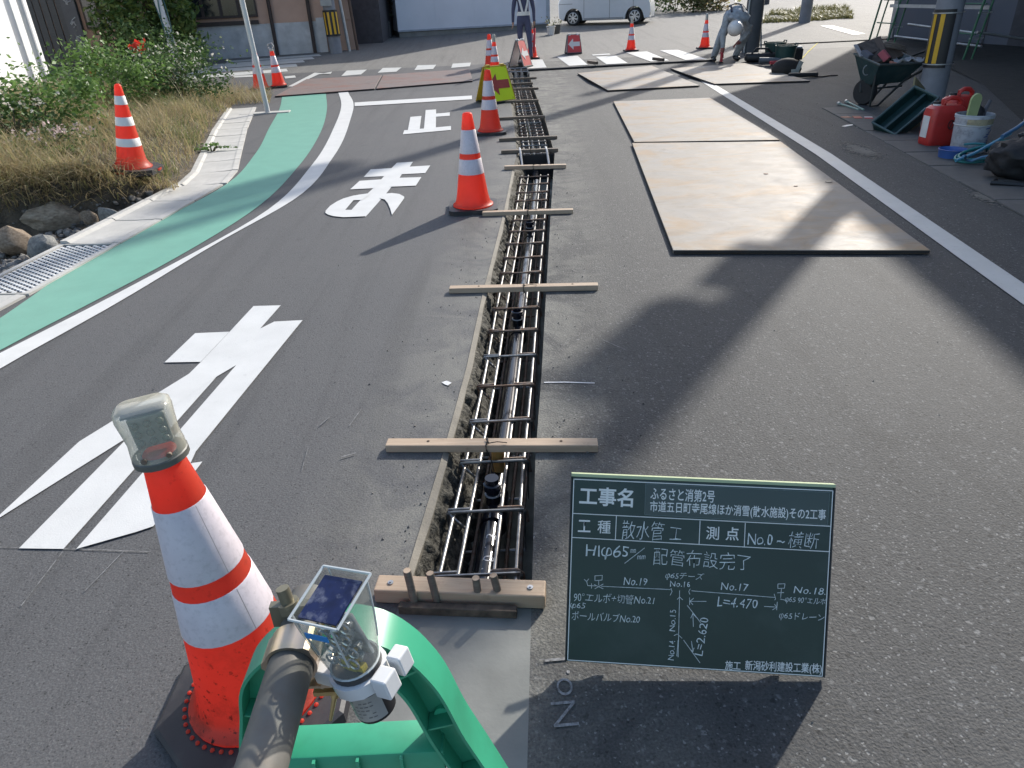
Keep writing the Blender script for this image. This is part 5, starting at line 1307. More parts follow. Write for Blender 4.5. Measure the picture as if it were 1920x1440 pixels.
def btext(body, x0, y0, x1, y1, hpx, m_, bold=0.0, vert=False, shear=0.0, z=0.0006, name='lettering', jit=0.0):
    """text stretched from crop point (x0,y0) (baseline start) to (x1,y1) (baseline end), cap height hpx"""
    me = text_mesh(body, 1.0, 0, shear)
    co = np.array([v.co[:] for v in me.vertices])
    if bold: 
        bpy.data.meshes.remove(me); me = text_mesh(body, 1.0, bold, shear); co = np.array([v.co[:] for v in me.vertices])
    mn, mx = co[:, 0].min(), co[:, 0].max(); b0, b1 = co[:, 1].min(), co[:, 1].max()
    d = np.array([x1-x0, y1-y0], float); L = np.hypot(*d); d /= L; nv = np.array([d[1], -d[0]])
    for v in me.vertices:
        s_ = (v.co.x-mn)/(mx-mn); w_ = (v.co.y-b0)/(b1-b0)
        jx = jit*math.sin(s_*23.0+w_*3); jy = jit*math.cos(s_*17.0+w_*2)
        p_ = np.array([x0, y0])+d*L*s_+nv*hpx*w_+np.array([jx, jy]); X, Y = bp2(*p_); v.co = (X, Y, z)
    me.materials.append(m_); o = bpy.data.objects.new(name, me); COL.objects.link(o); o.parent = bbt; return o
M_HAND = mat('hand_chalk', (0.58, 0.62, 0.62), 0.9, var=0.25, scale=120)
btext('工事名', 155, 228, 500, 244, 122, M_PRINT, 0.022)
btext('ふるさと消第2号', 612, 192, 1025, 212, 82, M_PRINT, 0.010)
btext('市道五日町寺尾線ほか消雪(散水施設)その2工事', 608, 280, 1742, 332, 82, M_PRINT, 0.010)
btext('工', 148, 402, 228, 405, 78, M_PRINT, 0.015); btext('種', 272, 410, 356, 414, 84, M_PRINT, 0.007)
btext('測', 968, 448, 1052, 452, 86, M_PRINT, 0.007); btext('点', 1095, 452, 1180, 456, 86, M_PRINT, 0.014)
btext('散水管', 428, 446, 700, 456, 118, M_HAND, -0.012, shear=.1, jit=3); btext('工', 735, 447, 812, 452, 76, M_HAND, -0.012, jit=3)
btext('No.0', 1235, 478, 1398, 486, 72, M_HAND, -0.004, shear=.1, jit=3); btext('~', 1425, 468, 1478, 470, 16, M_HAND, 0, jit=2); btext('横断', 1495, 500, 1700, 508, 104, M_HAND, -0.012, shear=.15, jit=3)
btext('HIφ65', 195, 576, 470, 586, 92, M_HAND, -0.006, shear=.08, jit=4)
btext('mm', 484, 536, 520, 536, 24, M_HAND, 0, shear=.2); btext('mm', 528, 578, 582, 576, 24, M_HAND, 0, shear=.2)
btext('配管布設完了', 628, 610, 1250, 652, 108, M_HAND, -0.014, jit=4)
btext('φ65チーズ', 706, 708, 955, 718, 52, M_HAND, -0.006, shear=.2, jit=2)
btext('No.16', 738, 752, 868, 758, 36, M_HAND, -0.002, jit=2); btext('No.19', 440, 742, 592, 748, 48, M_HAND, -0.004, shear=.15, jit=2)
btext('No.17', 1064, 772, 1240, 782, 46, M_HAND, -0.004, shear=.1, jit=2); btext('No.18.', 1532, 792, 1740, 806, 44, M_HAND, -0.004, shear=.15, jit=2)
btext('90°エルボ+切管No.21', 120, 850, 638, 872, 60, M_HAND, -0.008, shear=.1, jit=3)
btext('φ65', 98, 900, 196, 906, 46, M_HAND, -0.004, shear=.1, jit=2); btext('ボールバルブNo.20', 108, 966, 545, 990, 56, M_HAND, -0.006, shear=.1, jit=2)
btext('L=4.470', 1040, 878, 1300, 896, 60, M_HAND, -0.004, shear=.12, jit=3); btext('φ65 90°エルボ', 1475, 858, 1742, 876, 48, M_HAND, -0.006, shear=.1, jit=2)
btext('φ65ドレーン', 1436, 966, 1730, 984, 52, M_HAND, -0.006, shear=.12, jit=2)
btext('No.15', 770, 1040, 776, 902, 36, M_HAND, -0.004, jit=2); btext('No.14', 762, 1226, 772, 1102, 38, M_HAND, -0.004, jit=2); btext('L=2.620', 946, 1198, 986, 956, 52, M_HAND, -0.004, jit=2)
btext('施工', 1090, 1286, 1190, 1292, 58, M_PRINT, 0.009); btext('新潟砂利建設工業(株)', 1218, 1300, 1712, 1322, 74, M_PRINT, 0.010)
hl = MB(); W2 = 0.0013
bline(hl, [(300, 752), (740, 772)], W2); bline(hl, [(878, 780), (1415, 822)], W2); bline(hl, [(800, 780), (790, 1205)], W2, .0007)
bline(hl, [(745, 765), (752, 785), (740, 808)], W2); bline(hl, [(868, 768), (858, 785), (866, 802)], W2); bline(hl, [(785, 835), (800, 820), (820, 838)], W2)
bline(hl, [(765, 1068), (785, 1058), (815, 1085)], W2); bline(hl, [(782, 1200), (790, 1100)], W2)
bline(hl, [(258, 685), (305, 682), (303, 712), (258, 716), (258, 685)], W2); bline(hl, [(282, 715), (282, 745)], W2); bline(hl, [(255, 742), (310, 768)], W2); bline(hl, [(310, 738), (258, 768)], W2); bline(hl, [(190, 708), (205, 722), (218, 705)], W2); bline(hl, [(205, 722), (212, 748), (262, 750)], W2); bline(hl, [(236, 735), (236, 765)], W2)
bline(hl, [(1432, 735), (1478, 733), (1474, 762), (1432, 764), (1432, 735)], W2); bline(hl, [(1455, 764), (1450, 822)], W2); bline(hl, [(1430, 792), (1470, 790)], W2); bline(hl, [(1408, 800), (1418, 830), (1412, 838)], W2); bline(hl, [(1448, 832), (1490, 842)], W2)
bline(hl, [(970, 848), (866, 848)], W2); bline(hl, [(890, 828), (866, 848), (884, 868)], W2); bline(hl, [(864, 825), (864, 870)], W2)
bline(hl, [(1345, 880), (1425, 884)], W2); bline(hl, [(1398, 902), (1425, 884), (1410, 866)], W2); bline(hl, [(1428, 852), (1424, 902)], W2)
bline(hl, [(850, 875), (935, 985)], W2); bline(hl, [(872, 955), (885, 925), (905, 950)], W2); bline(hl, [(885, 925), (888, 1010)], W2)
bline(hl, [(826, 1098), (930, 1243)], W2); bline(hl, [(868, 1155), (885, 1172), (892, 1148)], W2); bline(hl, [(885, 1172), (876, 1105)], W2)
bline(hl, [(448, 604), (575, 505)], W2)
hl.build('chalk_diagram', M_HAND, bbt, recalc=False)
# chalk number on the asphalt left of the board
me = text_mesh('No.1', 0.085, -0.001)
for v in me.vertices: v.co.z = 0.003+0.0006*math.sin(v.co.x*90)
me.materials.append(mat('faint_chalk', (0.22, 0.22, 0.22), 0.9, var=0.5, scale=120)); o = bpy.data.objects.new('chalk_writing', me); COL.objects.link(o)
q = G(1088, 1368); o.location = (q.x, q.y, 0.0); o.rotation_euler = (0, 0, rad(93)); o.scale = (1.25, 1, 1); struct(o)

# ------------------------------------------------------------------ green barricade stand, pipe, clamp and solar lamp
YF, YBK = 0.60, 0.655
def PLn(px, py, y=YF):
    d = ray(px, py)*(y/ray(px, py)[1]); return Vector((d[0], HCAM+d[2]))
outer = [PLn(*q_) for q_ in ((470,1560),(452,1440),(449,1357),(454,1284),(470,1262),(500,1236),(548,1212),(610,1198),(670,1199),(720,1213),(765,1240),(810,1283),(873,1387),(909,1440))]
dl = (outer[0]-outer[2]).normalized(); dr = (outer[-1]-outer[-3]).normalized()
outer = [outer[2]+dl*((outer[2].y-0.03)/-dl.y)]+outer[2:]
outer = outer+[outer[-1]+dr*((outer[-1].y-0.03)/-dr.y)]
def resample(P, n):
    P = [Vector(p_) for p_ in P]; d = [0]
    for a, b2 in zip(P[:-1], P[1:]): d.append(d[-1]+(b2-a).length)
    return [Vector((np.interp(t_, d, [p_.x for p_ in P]), np.interp(t_, d, [p_.y for p_ in P]))) for t_ in np.linspace(0, d[-1], n)]
sm = smooth_poly([tuple(p_) for p_ in outer], 150); outer = resample([Vector(p_) for p_ in sm], 120)
def offset(P, w_):
    out = []
    for i, p_ in enumerate(P):
        t_ = (P[min(i+1, len(P)-1)]-P[max(i-1, 0)]).normalized(); out.append(p_+Vector((t_.y, -t_.x))*w_)
    return out
WF = 0.046
inner = offset(outer, WF)
if sum(p_.y for p_ in inner[50:70]) > sum(p_.y for p_ in outer[50:70]): inner = offset(outer, -WF)
bar = thing('barricade_stand', 'bright green plastic barricade stand at the bottom of the picture', 'barricade', (0, 0, 0))
def skin_strip(A, B2, y0, y1):
    """closed solid between polylines A and B2 (x,z), from y0 to y1"""
    b_ = MB(); n_ = len(A); vv = []
    for a, c_ in zip(A, B2): vv += [(a.x, y0, a.y), (a.x, y1, a.y), (c_.x, y1, c_.y), (c_.x, y0, c_.y)]
    ff = [(i*4+k_, (i+1)*4+k_, (i+1)*4+(k_+1) % 4, i*4+(k_+1) % 4) for i in range(n_-1) for k_ in range(4)]
    ff += [(0, 1, 2, 3), tuple((n_-1)*4+k_ for k_ in (3, 2, 1, 0))]
    b_.add(vv, ff); return b_
lerp = lambda A, B2, t_: [a.lerp(b2, t_) for a, b2 in zip(A, B2)]
skin_strip(outer, lerp(outer, inner, 0.09), YF, YBK).build('outer_rim', M_GREENP, bar, smooth=40)
skin_strip(lerp(outer, inner, 0.91), inner, YF, YBK).build('inner_rim', M_GREENP, bar, smooth=40)
skin_strip(lerp(outer, inner, 0.092), lerp(outer, inner, 0.908), YF+0.030, YF+0.034).build('web', M_GREENP, bar, smooth=40)
for i in range(4, 118, 8):
    a, c_ = outer[i].lerp(inner[i], 0.095), inner[i].lerp(outer[i], 0.095); m_ = (a+c_)/2; d = c_-a
    b_ = MB(); b_.box((m_.x, (YF+0.004+YF+0.029)/2, m_.y), (d.length*0.98, 0.025, 0.003), Matrix.Rotation(-math.atan2(d.y, d.x), 3, 'Y')); b_.build('rib', M_GREENP, bar)
b_ = MB()
for i in (30, 40, 76, 92, 104):
    m_ = outer[i].lerp(inner[i], 0.5); b_.cyl((m_.x, YF+0.024, m_.y), (m_.x, YF+0.0295, m_.y), 0.011, seg=14)
stuff(b_.build('lit_hole_disc', mat('lit_hole_green', (0.05, 0.42, 0.24), 0.4), bar, smooth=40))  # paler green discs, painted as light coming through holes in the frame
zc_ = PLn(640, 1421).y
def xin(z):
    l_ = [p_ for p_ in inner if abs(p_.y-z) < 0.012]; xs_ = [p_.x for p_ in l_]; return min(xs_), max(xs_)
xa, xb = xin(zc_-0.02)
b_ = MB(); b_.box(((xa+xb)/2, (YF+YBK)/2, zc_-0.0225), (xb-xa-0.004, YBK-YF-0.004, 0.045), None, 0, 0.003); b_.build('cross_bar', M_GREENP, bar, smooth=30)
b_ = MB()
for k_ in range(3): b_.box((xa+(xb-xa)*(0.25+0.25*k_), YF-0.001, zc_-0.0225), (0.004, 0.008, 0.04))
b_.build('cross_bar_rib', M_GREENP, bar)
for pts_ in (outer[0].lerp(inner[0], .5), outer[-1].lerp(inner[-1], .5)):
    b_ = MB(); b_.box((pts_.x, (YF+YBK)/2, 0.016), (0.10, 0.12, 0.03), None, 0, 0.005); b_.build('foot', M_RUBBER, bar)
def atz(px, py, z):
    d = ray(px, py); return Vector(d*((z-HCAM)/d[2]))+Vector((0, 0, HCAM))
ZP = 0.805
pa, pb_ = atz(490, 1440, ZP), atz(572, 1158, ZP)
pd = (pb_-pa).normalized(); pe = pb_+pd*0.03; ps = pa-pd*0.75
pp_ = thing('scaffold_pipe', 'weathered round steel pipe laid over the green barricade stand', 'pipe', ps)
MB().cyl((0, 0, 0), pe-ps, 0.0243, 0.0243, 32).build('tube', M_PIPE, pp_, smooth=50)
MB().cyl((pe-ps)+pd*0.0003, (pe-ps)+pd*0.001, 0.0215, 0.0215, 24).build('tube_end', M_BLACK, pp_)
# clamp on the pipe
pcx = atz(563, 1225, ZP); pcx = pa+pd*((pcx-pa).dot(pd))
side = pd.cross(Vector((0, 0, 1))).normalized(); upv = side.cross(pd).normalized()
cl = thing('pipe_clamp', 'yellow zinc plated clamp gripping the steel pipe', 'clamp', pcx)
Mq = Matrix(((side.x, upv.x, -pd.x), (side.y, upv.y, -pd.y), (side.z, upv.z, -pd.z))).to_4x4()   # local x: right, y: up, z: towards the camera
b_ = MB(); n_ = 26; vv = []
for i in range(n_+1):
    a_ = rad(-60)+rad(300)*i/n_
    for r_, z_ in ((0.0250, -0.017), (0.0285, -0.017), (0.0285, 0.017), (0.0250, 0.017)): 
        rr_ = r_+(0.0035 if r_ > 0.026 and (i in (9, 10, 20, 21)) else 0); vv.append((rr_*math.cos(a_), rr_*math.sin(a_), z_))
ff = [(i*4+k_, i*4+(k_+1) % 4, (i+1)*4+(k_+1) % 4, (i+1)*4+k_) for i in range(n_) for k_ in range(4)]+[(0, 1, 2, 3), (n_*4+3, n_*4+2, n_*4+1, n_*4)]
b_.add(vv, ff, 0, Mq); b_.build('band', M_ZINC, cl, smooth=35)
b_ = MB(); b_.box(Mq @ Vector((0.034, -0.024, 0)), (0.004, 0.030, 0.036), (Mq.to_3x3() @ Matrix.Rotation(-0.5, 3, 'Z'))); b_.box(Mq @ Vector((0.042, -0.018, 0)), (0.004, 0.032, 0.036), (Mq.to_3x3() @ Matrix.Rotation(-0.5, 3, 'Z'))); b_.box(Mq @ Vector((0.024, -0.038, 0.0)), (0.03, 0.004, 0.03), Mq.to_3x3()); b_.build('clamp_lug', M_ZINC, cl)
b_ = MB(); b_.cyl(Mq @ Vector((0.045, -0.03, -0.002)), Mq @ Vector((0.036, -0.062, 0.010)), 0.0045, seg=10); b_.cyl(Mq @ Vector((0.036, -0.062, 0.010)), Mq @ Vector((0.029, -0.088, 0.020)), 0.0030, 0.0018, seg=8); b_.cyl(Mq @ Vector((0.043, -0.040, 0.001)), Mq @ Vector((0.041, -0.047, 0.004)), 0.009, seg=6)
b_.box(Mq @ Vector((0.030, -0.050, 0.010)), (0.03, 0.006, 0.010), Mq.to_3x3()); b_.build('wing_bolt', M_BRASS, cl, smooth=40)
b0 = atz(529, 1103, 0.86); b1 = atz(549, 1152, 0.825)
b_ = MB(); dB = (b1-b0); b_.cyl(b0-pcx, b0+dB*0.55-pcx, 0.0075, seg=14); b_.cyl(b0+dB*0.5-pcx, b0+dB*0.62-pcx, 0.012, seg=14); b_.cyl(b0+dB*0.62-pcx, b0+dB*0.85-pcx, 0.0125, seg=6); b_.build('clamp_bolt', mat('dull_bolt', (0.24, 0.22, 0.16), 0.45, 0.6), cl, smooth=40)
b_ = MB(); m_ = (b0+dB*0.95)-pcx; b_.box(m_, (0.045, 0.03, 0.010), Mq.to_3x3()); b_.build('clamp_jaw', mat('dull_bolt', (0.24, 0.22, 0.16), 0.45, 0.6), cl)
# solar warning lamp
lb0 = atz(707, 1327, 0.735); ltop = atz(607, 1112, 0.905)
za = (ltop-lb0).normalized(); Hl = (ltop-lb0).length
e0, e1 = atz(541, 1126, 0.895), atz(633, 1165, 0.89); xa_ = (e1-e0); xa_ = (xa_-za*xa_.dot(za)).normalized(); ya_ = za.cross(xa_)
Ml = Matrix(((xa_.x, ya_.x, za.x), (xa_.y, ya_.y, za.y), (xa_.z, ya_.z, za.z))).to_4x4()
sl = thing('solar_lamp', 'clear solar warning lamp with white collar clamped beside the steel pipe', 'lamp', lb0)
sl.matrix_world = Matrix.Translation(lb0) @ Ml
R_ = 0.0225
b_ = MB(); b_.lathe([(R_-0.002, 0), (R_, 0.002), (R_, Hl*0.30), (R_*0.9, Hl*0.31)], 28); b_.build('battery_tube', M_BLACK, sl, smooth=40)
b_ = MB(); vv = []; 
for i in range(15):
    a_ = rad(-165)+rad(150)*i/14
    for z in (0.006, Hl*0.24): vv.append(((R_+0.0006)*math.cos(a_), (R_+0.0006)*math.sin(a_), z))
b_.add(vv, [(2*i, 2*i+2, 2*i+3, 2*i+1) for i in range(14)]); so = b_.build('silver_label', M_SILVER, sl, smooth=60)
b_ = MB()
for k_ in range(5):
    for i in range(8):
        a_ = rad(-150)+rad(14)*i; zz_ = 0.012+k_*0.0055
        if (i*7+k_*3) % 5: b_.add([((R_+.001)*math.cos(a_), (R_+.001)*math.sin(a_), zz_), ((R_+.001)*math.cos(a_+.17), (R_+.001)*math.sin(a_+.17), zz_), ((R_+.001)*math.cos(a_+.17), (R_+.001)*math.sin(a_+.17), zz_+.0012), ((R_+.001)*math.cos(a_), (R_+.001)*math.sin(a_), zz_+.0012)], [(0, 1, 2, 3)])
b_.build('small_print', mat('print_grey', (0.16, 0.16, 0.16), 0.6), so, recalc=False)
b_ = MB(); b_.lathe([(0.024, Hl*0.285), (0.032, Hl*0.29), (0.0325, Hl*0.385), (0.0275, Hl*0.39)], 14); cw = b_.build('collar', M_WPLAST, sl, smooth=30)
b_ = MB(); b_.box((0.040, -0.006, Hl*0.345), (0.020, 0.022, 0.026), None, 0, 0.002); b_.box((0.041, 0.022, Hl*0.36), (0.018, 0.020, 0.026), None, 0, 0.002); b_.build('collar_block', M_WPLAST, sl)
b_ = MB(); b_.box((-0.036, -0.010, Hl*0.34), (0.028, 0.022, 0.020), None, 0, 0.002); b_.box((-0.046, 0.010, Hl*0.34), (0.010, 0.030, 0.022), None, 0, 0.002); b_.build('collar_arm', M_WPLAST, sl)
b_ = MB(); b_.lathe([(0.0265, Hl*0.39), (0.028, Hl*0.395), (0.028, Hl*0.43), (0.026, Hl*0.435)], 24); b_.build('inner_ring', mat('lamp_dark', (0.05, 0.05, 0.052), 0.4), sl, smooth=40)
def circ(r_, z, sy=1.0, oy=0, n_=24): return [(r_*math.cos(2*PI*k_/n_+PI/24), oy+r_*sy*math.sin(2*PI*k_/n_+PI/24), z) for k_ in range(n_)]
def srect(wx, wy, r_, z, zt=0, oy=0):
    o = rrect(wx, wy, r_, 5); return [(x, y+oy, z+zt*(y/wy)) for x, y in o]
def morph(t_):
    """24 points: circle at t=0 growing into a rounded rectangle at t=1"""
    c_ = circ(0.027, 0); w_ = 0.033; out = []
    for x, y, _ in c_:
        a_ = math.atan2(y, x); s_ = 1/max(abs(math.cos(a_)), abs(math.sin(a_))); rx = min(s_, 1.28)*w_
        r_ = 0.027*(1-t_)+rx*t_; out.append((r_*math.cos(a_), r_*math.sin(a_)))
    return out
secs = []
for t_ in np.linspace(0, 1, 9):
    z = Hl*(0.44+0.50*t_); bulge = 0.004*math.sin(t_*PI)
    tilt = 0.20*t_**3
    secs.append([(x*(1+bulge*8), y*(1+bulge*6)+0.004*t_, z+tilt*y) for x, y in morph(t_**0.9)])
cov = loft(secs, False).build('clear_cover', M_CLEAR, sl, smooth=35)
ztop = Hl*0.94; 
b_ = MB(); q_ = 0.0255; pt_ = [(-q_, -q_+.004), (q_, -q_+.004), (q_, q_+.004), (-q_, q_+.004)]
b_.add([(x, y, ztop+0.20*(y-0.004)-0.0035) for x, y in pt_]+[(x, y, ztop+0.20*(y-0.004)-0.0015) for x, y in pt_], [(3, 2, 1, 0), (4, 5, 6, 7), (0, 1, 5, 4), (1, 2, 6, 5), (2, 3, 7, 6), (3, 0, 4, 7)]); b_.build('solar_panel', M_SOLAR, sl)
b_ = MB(); 
for (x0, y0), (x1, y1) in zip(pt_, pt_[1:]+pt_[:1]): b_.tube([(x0*1.28, y0*1.28, ztop+0.2*(y0*1.28-.004)+0.0005), (x1*1.28, y1*1.28, ztop+0.2*(y1*1.28-.004)+0.0005)], 0.0016, 6)
b_.build('cover_rim', mat('rim_clear', (0.50, 0.53, 0.52), 0.15, spec=0.8), sl)
b_ = MB()
for k_ in (2, 8, 14, 20): b_.tube([Vector(s_[k_])*1.0 for s_ in secs[2:]], 0.0011, 5)
b_.tube([Vector(p_) for p_ in secs[0]], 0.0015, 5, closed=True); b_.build('cover_edge', MATS['rim_clear'], sl)
b_ = MB(); b_.box((0.006, -0.0335, ztop-0.016), (0.030, 0.0008, 0.007), Matrix.Rotation(-0.05, 3, 'X')); b_.build('blue_sticker', M_BLUEST, sl)
b_ = MB(); b_.box((0, 0.006, Hl*0.66), (0.046, 0.004, Hl*0.36), Matrix.Rotation(0.10, 3, 'X'), 0, 0.001); b_.build('reflector', mat('lamp_reflector', (0.48, 0.50, 0.49), 0.25, 0.2, var=0.3, scale=90), sl)
b_ = MB(); d2 = MB()
for ix in range(3):
    for iz in range(4):
        x, z = -0.015+0.015*ix+(0.004 if iz % 2 else 0), Hl*(0.52+0.09*iz)
        b_.tube([(x+0.0066*math.cos(a_), -0.013+(z-Hl*.6)*0.1, z+0.0066*math.sin(a_)) for a_ in np.linspace(0, 2*PI, 17)[:-1]], 0.0013, 5, closed=True); b_.cyl((x, 0.002, z), (x, -0.006, z), 0.0030, 0.0058, 14); d2.sphere((x, -0.0075, z), 0.0026, 8, 6)
b_.build('led_cup', mat('cup_silver', (0.55, 0.57, 0.56), 0.12, 0.5, var=0.2, scale=200), sl, smooth=40); d2.build('led', mat('led_amber', (0.50, 0.33, 0.10), 0.3), sl, smooth=60)
b_ = MB(); b_.box((0.004, -0.010, Hl*0.475), (0.020, 0.006, 0.016), Matrix.Rotation(0.3, 3, 'Y'), 0, 0.001); b_.box((0.016, -0.008, Hl*0.455), (0.010, 0.008, 0.008)); b_.build('yellow_switch', mat('yellow_part', (0.62, 0.48, 0.03), 0.5), sl)

# ------------------------------------------------------------------ van
w1, w2 = G(1075.5, 48), G(1190, 45.5); d = w2-w1; WB = d.length; S = WB/2.5; va = math.atan2(d.y, d.x); mid = (w1+w2)/2
M_CAR = mat('white_car_paint', (0.60, 0.63, 0.66), 0.22, spec=0.6, var=0.02)
M_TYRE = mat('tyre', (0.02, 0.02, 0.022), 0.75, var=0.2)
van = thing('van', 'white compact van parked beyond the crosswalk, only its lower half in view', 'van', (mid.x, mid.y, mid.z), va); van.scale = (S,)*3
Wv = 1.66
def arch(cx, r_, n_=10): return [(cx+r_*math.cos(a_), 0.29+r_*math.sin(a_)) for a_ in np.linspace(PI-0.25, 0.25, n_)]
low = [(-1.84, 0.30)]+[(-1.66, 0.20)]+arch(-1.25, 0.36)+[(-0.86, 0.19), (0.86, 0.19)]+arch(1.25, 0.36)+[(1.66, 0.18), (1.83, 0.24), (1.87, 0.45), (1.84, 0.72), (1.72, 0.95), (1.45, 1.02), (-1.80, 1.04), (-1.87, 0.8)]
b_ = MB(); n_ = len(low); vv = []
for y, ins in ((0, 0.03), (0.03, 0), (Wv-0.03, 0), (Wv, 0.03)):
    for x, z in low: vv.append((x*(1-ins*0.4), y, z+(ins*0.5 if z < .3 else -ins*0.3)))
ff = [(i*n_+k_, i*n_+(k_+1) % n_, (i+1)*n_+(k_+1) % n_, (i+1)*n_+k_) for i in range(3) for k_ in range(n_)]+[tuple(range(n_))[::-1], tuple(3*n_+k_ for k_ in range(n_))]
b_.add(vv, ff, 0, Matrix.Translation((0, -0.12, 0))); body = b_.build('body', M_CAR, van, smooth=30)
gl_ = [(-1.84, 1.03), (1.42, 1.015), (0.95, 1.50), (0.60, 1.68), (-1.60, 1.70), (-1.78, 1.55)]
b_ = MB(); n_ = len(gl_); vv = [(x, -0.10+0.16*max(0, z-1.03), z) for x, z in gl_]+[(x, Wv-0.14-0.16*max(0, z-1.03), z) for x, z in gl_]
b_.add(vv, [tuple(range(n_))[::-1], tuple(range(n_, 2*n_))]+[(i, (i+1) % n_, n_+(i+1) % n_, n_+i) for i in range(n_)]); b_.build('cabin', M_CAR, van)
def vside(name, poly, y, m_, parent=van):
    q_ = MB(); q_.add([(x, y+0.16*max(0, z-1.03), z) for x, z in poly], [tuple(range(len(poly)))]); q_.add([(x, y+0.012+0.16*max(0, z-1.03), z) for x, z in poly], [tuple(range(len(poly)))[::-1]]); return q_.build(name, m_, parent, recalc=False)
for poly in ([(-1.70, 1.09), (-0.85, 1.09), (-0.85, 1.58), (-1.62, 1.60)], [(-0.78, 1.09), (0.20, 1.08), (0.20, 1.58), (-0.78, 1.58)], [(0.28, 1.08), (1.22, 1.07), (0.86, 1.46), (0.60, 1.58), (0.28, 1.58)]):
    vside('side_window', poly, -0.112, M_GLASS)
b_ = MB()
for x in (-0.80, 0.24, 1.18): b_.box((x, -0.1225, 0.63), (0.012, 0.006, 0.80))
b_.box((0.0, -0.1225, 0.255), (1.62, 0.006, 0.015)); b_.box((-1.55, -0.1225, 0.80), (0.55, 0.006, 0.012)); b_.build('door_gap', M_BLACK, van)
b_ = MB()
for x in (-0.62, 0.40): b_.box((x, -0.135, 0.86), (0.20, 0.03, 0.03), None, 0, 0.008)
b_.build('door_handle', M_CAR, van)
b_ = MB(); b_.box((0, -0.10, 0.215), (1.64, 0.05, 0.05), None, 0, 0.01); b_.build('sill', mat('sill_grey', (0.30, 0.31, 0.32), 0.4), van)
b_ = MB(); b_.box((1.78, 0.0, 0.24), (0.16, 0.34, 0.05), None, 0, 0.015); b_.build('bumper_lip', M_CAR, van); b_ = MB(); b_.box((1.83, -0.02, 0.36), (0.06, 0.14, 0.14), None, 0, 0.02); b_.build('fog_lamp', M_BLACK, van)
b_ = MB(); b_.box((1.74, 0.0, 0.80), (0.22, 0.16, 0.14), None, 0, 0.03); b_.build('headlight', M_CLEAR, van)
b_ = MB(); b_.box((0, Wv/2-0.12, 0.30), (3.3, Wv-0.4, 0.25)); b_.build('underbody', M_BLACK, van)
for cx in (-1.25, 1.25):
    for cy, sg in ((-0.05, -1), (Wv-0.19, 1)):
        wt = MB(); wt.lathe([(0.20, -0.085), (0.275, -0.08), (0.288, -0.05), (0.288, 0.05), (0.275, 0.08), (0.20, 0.085)], 28, 0, Matrix.Translation((cx, cy, 0.288)) @ Matrix.Rotation(PI/2, 4, 'X')); wo_ = wt.build('wheel', M_TYRE, van, smooth=40)
        rm = MB(); rm.lathe([(0.195, 0.05), (0.205, 0.086), (0.19, 0.090), (0.185, 0.06)], 28, 0, Matrix.Translation((cx, cy, 0.288)) @ Matrix.Rotation(PI/2*(1 if sg < 0 else -1), 4, 'X'), False)
        for k_ in range(14):
            a_ = 2*PI*k_/14+(0.10 if k_ % 2 else -0.10); rm.box((cx+0.115*math.cos(a_), cy+sg*0.082, 0.288+0.115*math.sin(a_)), (0.155, 0.016, 0.026), Matrix.Rotation(-a_, 3, 'Y'))
        rm.cyl((cx, cy+sg*0.06, 0.288), (cx, cy+sg*0.092, 0.288), 0.045, seg=14); rm.build('rim', mat('alloy_rim', (0.55, 0.56, 0.57), 0.3, 0.5), wo_)

# ------------------------------------------------------------------ people
def figure(name, mats, joints, edges, mat_of, loc, rz, label, scale=1.0, sub=2):
    keys = list(joints); me = bpy.data.meshes.new(name)
    me.from_pydata([joints[k_][0] for k_ in keys], [(keys.index(a), keys.index(b2)) for a, b2 in edges], [])
    o = bpy.data.objects.new(name, me); COL.objects.link(o)
    md = o.modifiers.new('skin', 'SKIN'); md.use_smooth_shade = True
    if not me.skin_vertices: raise RuntimeError('no skin layer')
    for i, k_ in enumerate(keys):
        r_ = joints[k_][1]; sv = me.skin_vertices[0].data[i]; sv.radius = (r_, r_) if not isinstance(r_, tuple) else r_; sv.use_root = (k_ == 'pelvis')
    s2 = o.modifiers.new('sub', 'SUBSURF'); s2.levels = sub; s2.render_levels = sub
    dg = bpy.context.evaluated_depsgraph_get(); dg.update()
    m2 = bpy.data.meshes.new_from_object(o.evaluated_get(dg)); bpy.data.objects.remove(o)
    for m_ in mats: m2.materials.append(m_)
    m2.materials.pop(index=len(mats)) if len(m2.materials) > len(mats) else None
    JP = {k_: Vector(joints[k_][0]) for k_ in keys}
    for p_ in m2.polygons:
        c_ = p_.center; p_.material_index = mat_of(c_, JP); p_.use_smooth = True
    root = thing('person', label, 'person', loc, rz); root.scale = (scale,)*3
    b_ = bpy.data.objects.new('body', m2); COL.objects.link(b_); b_.parent = root
    return root
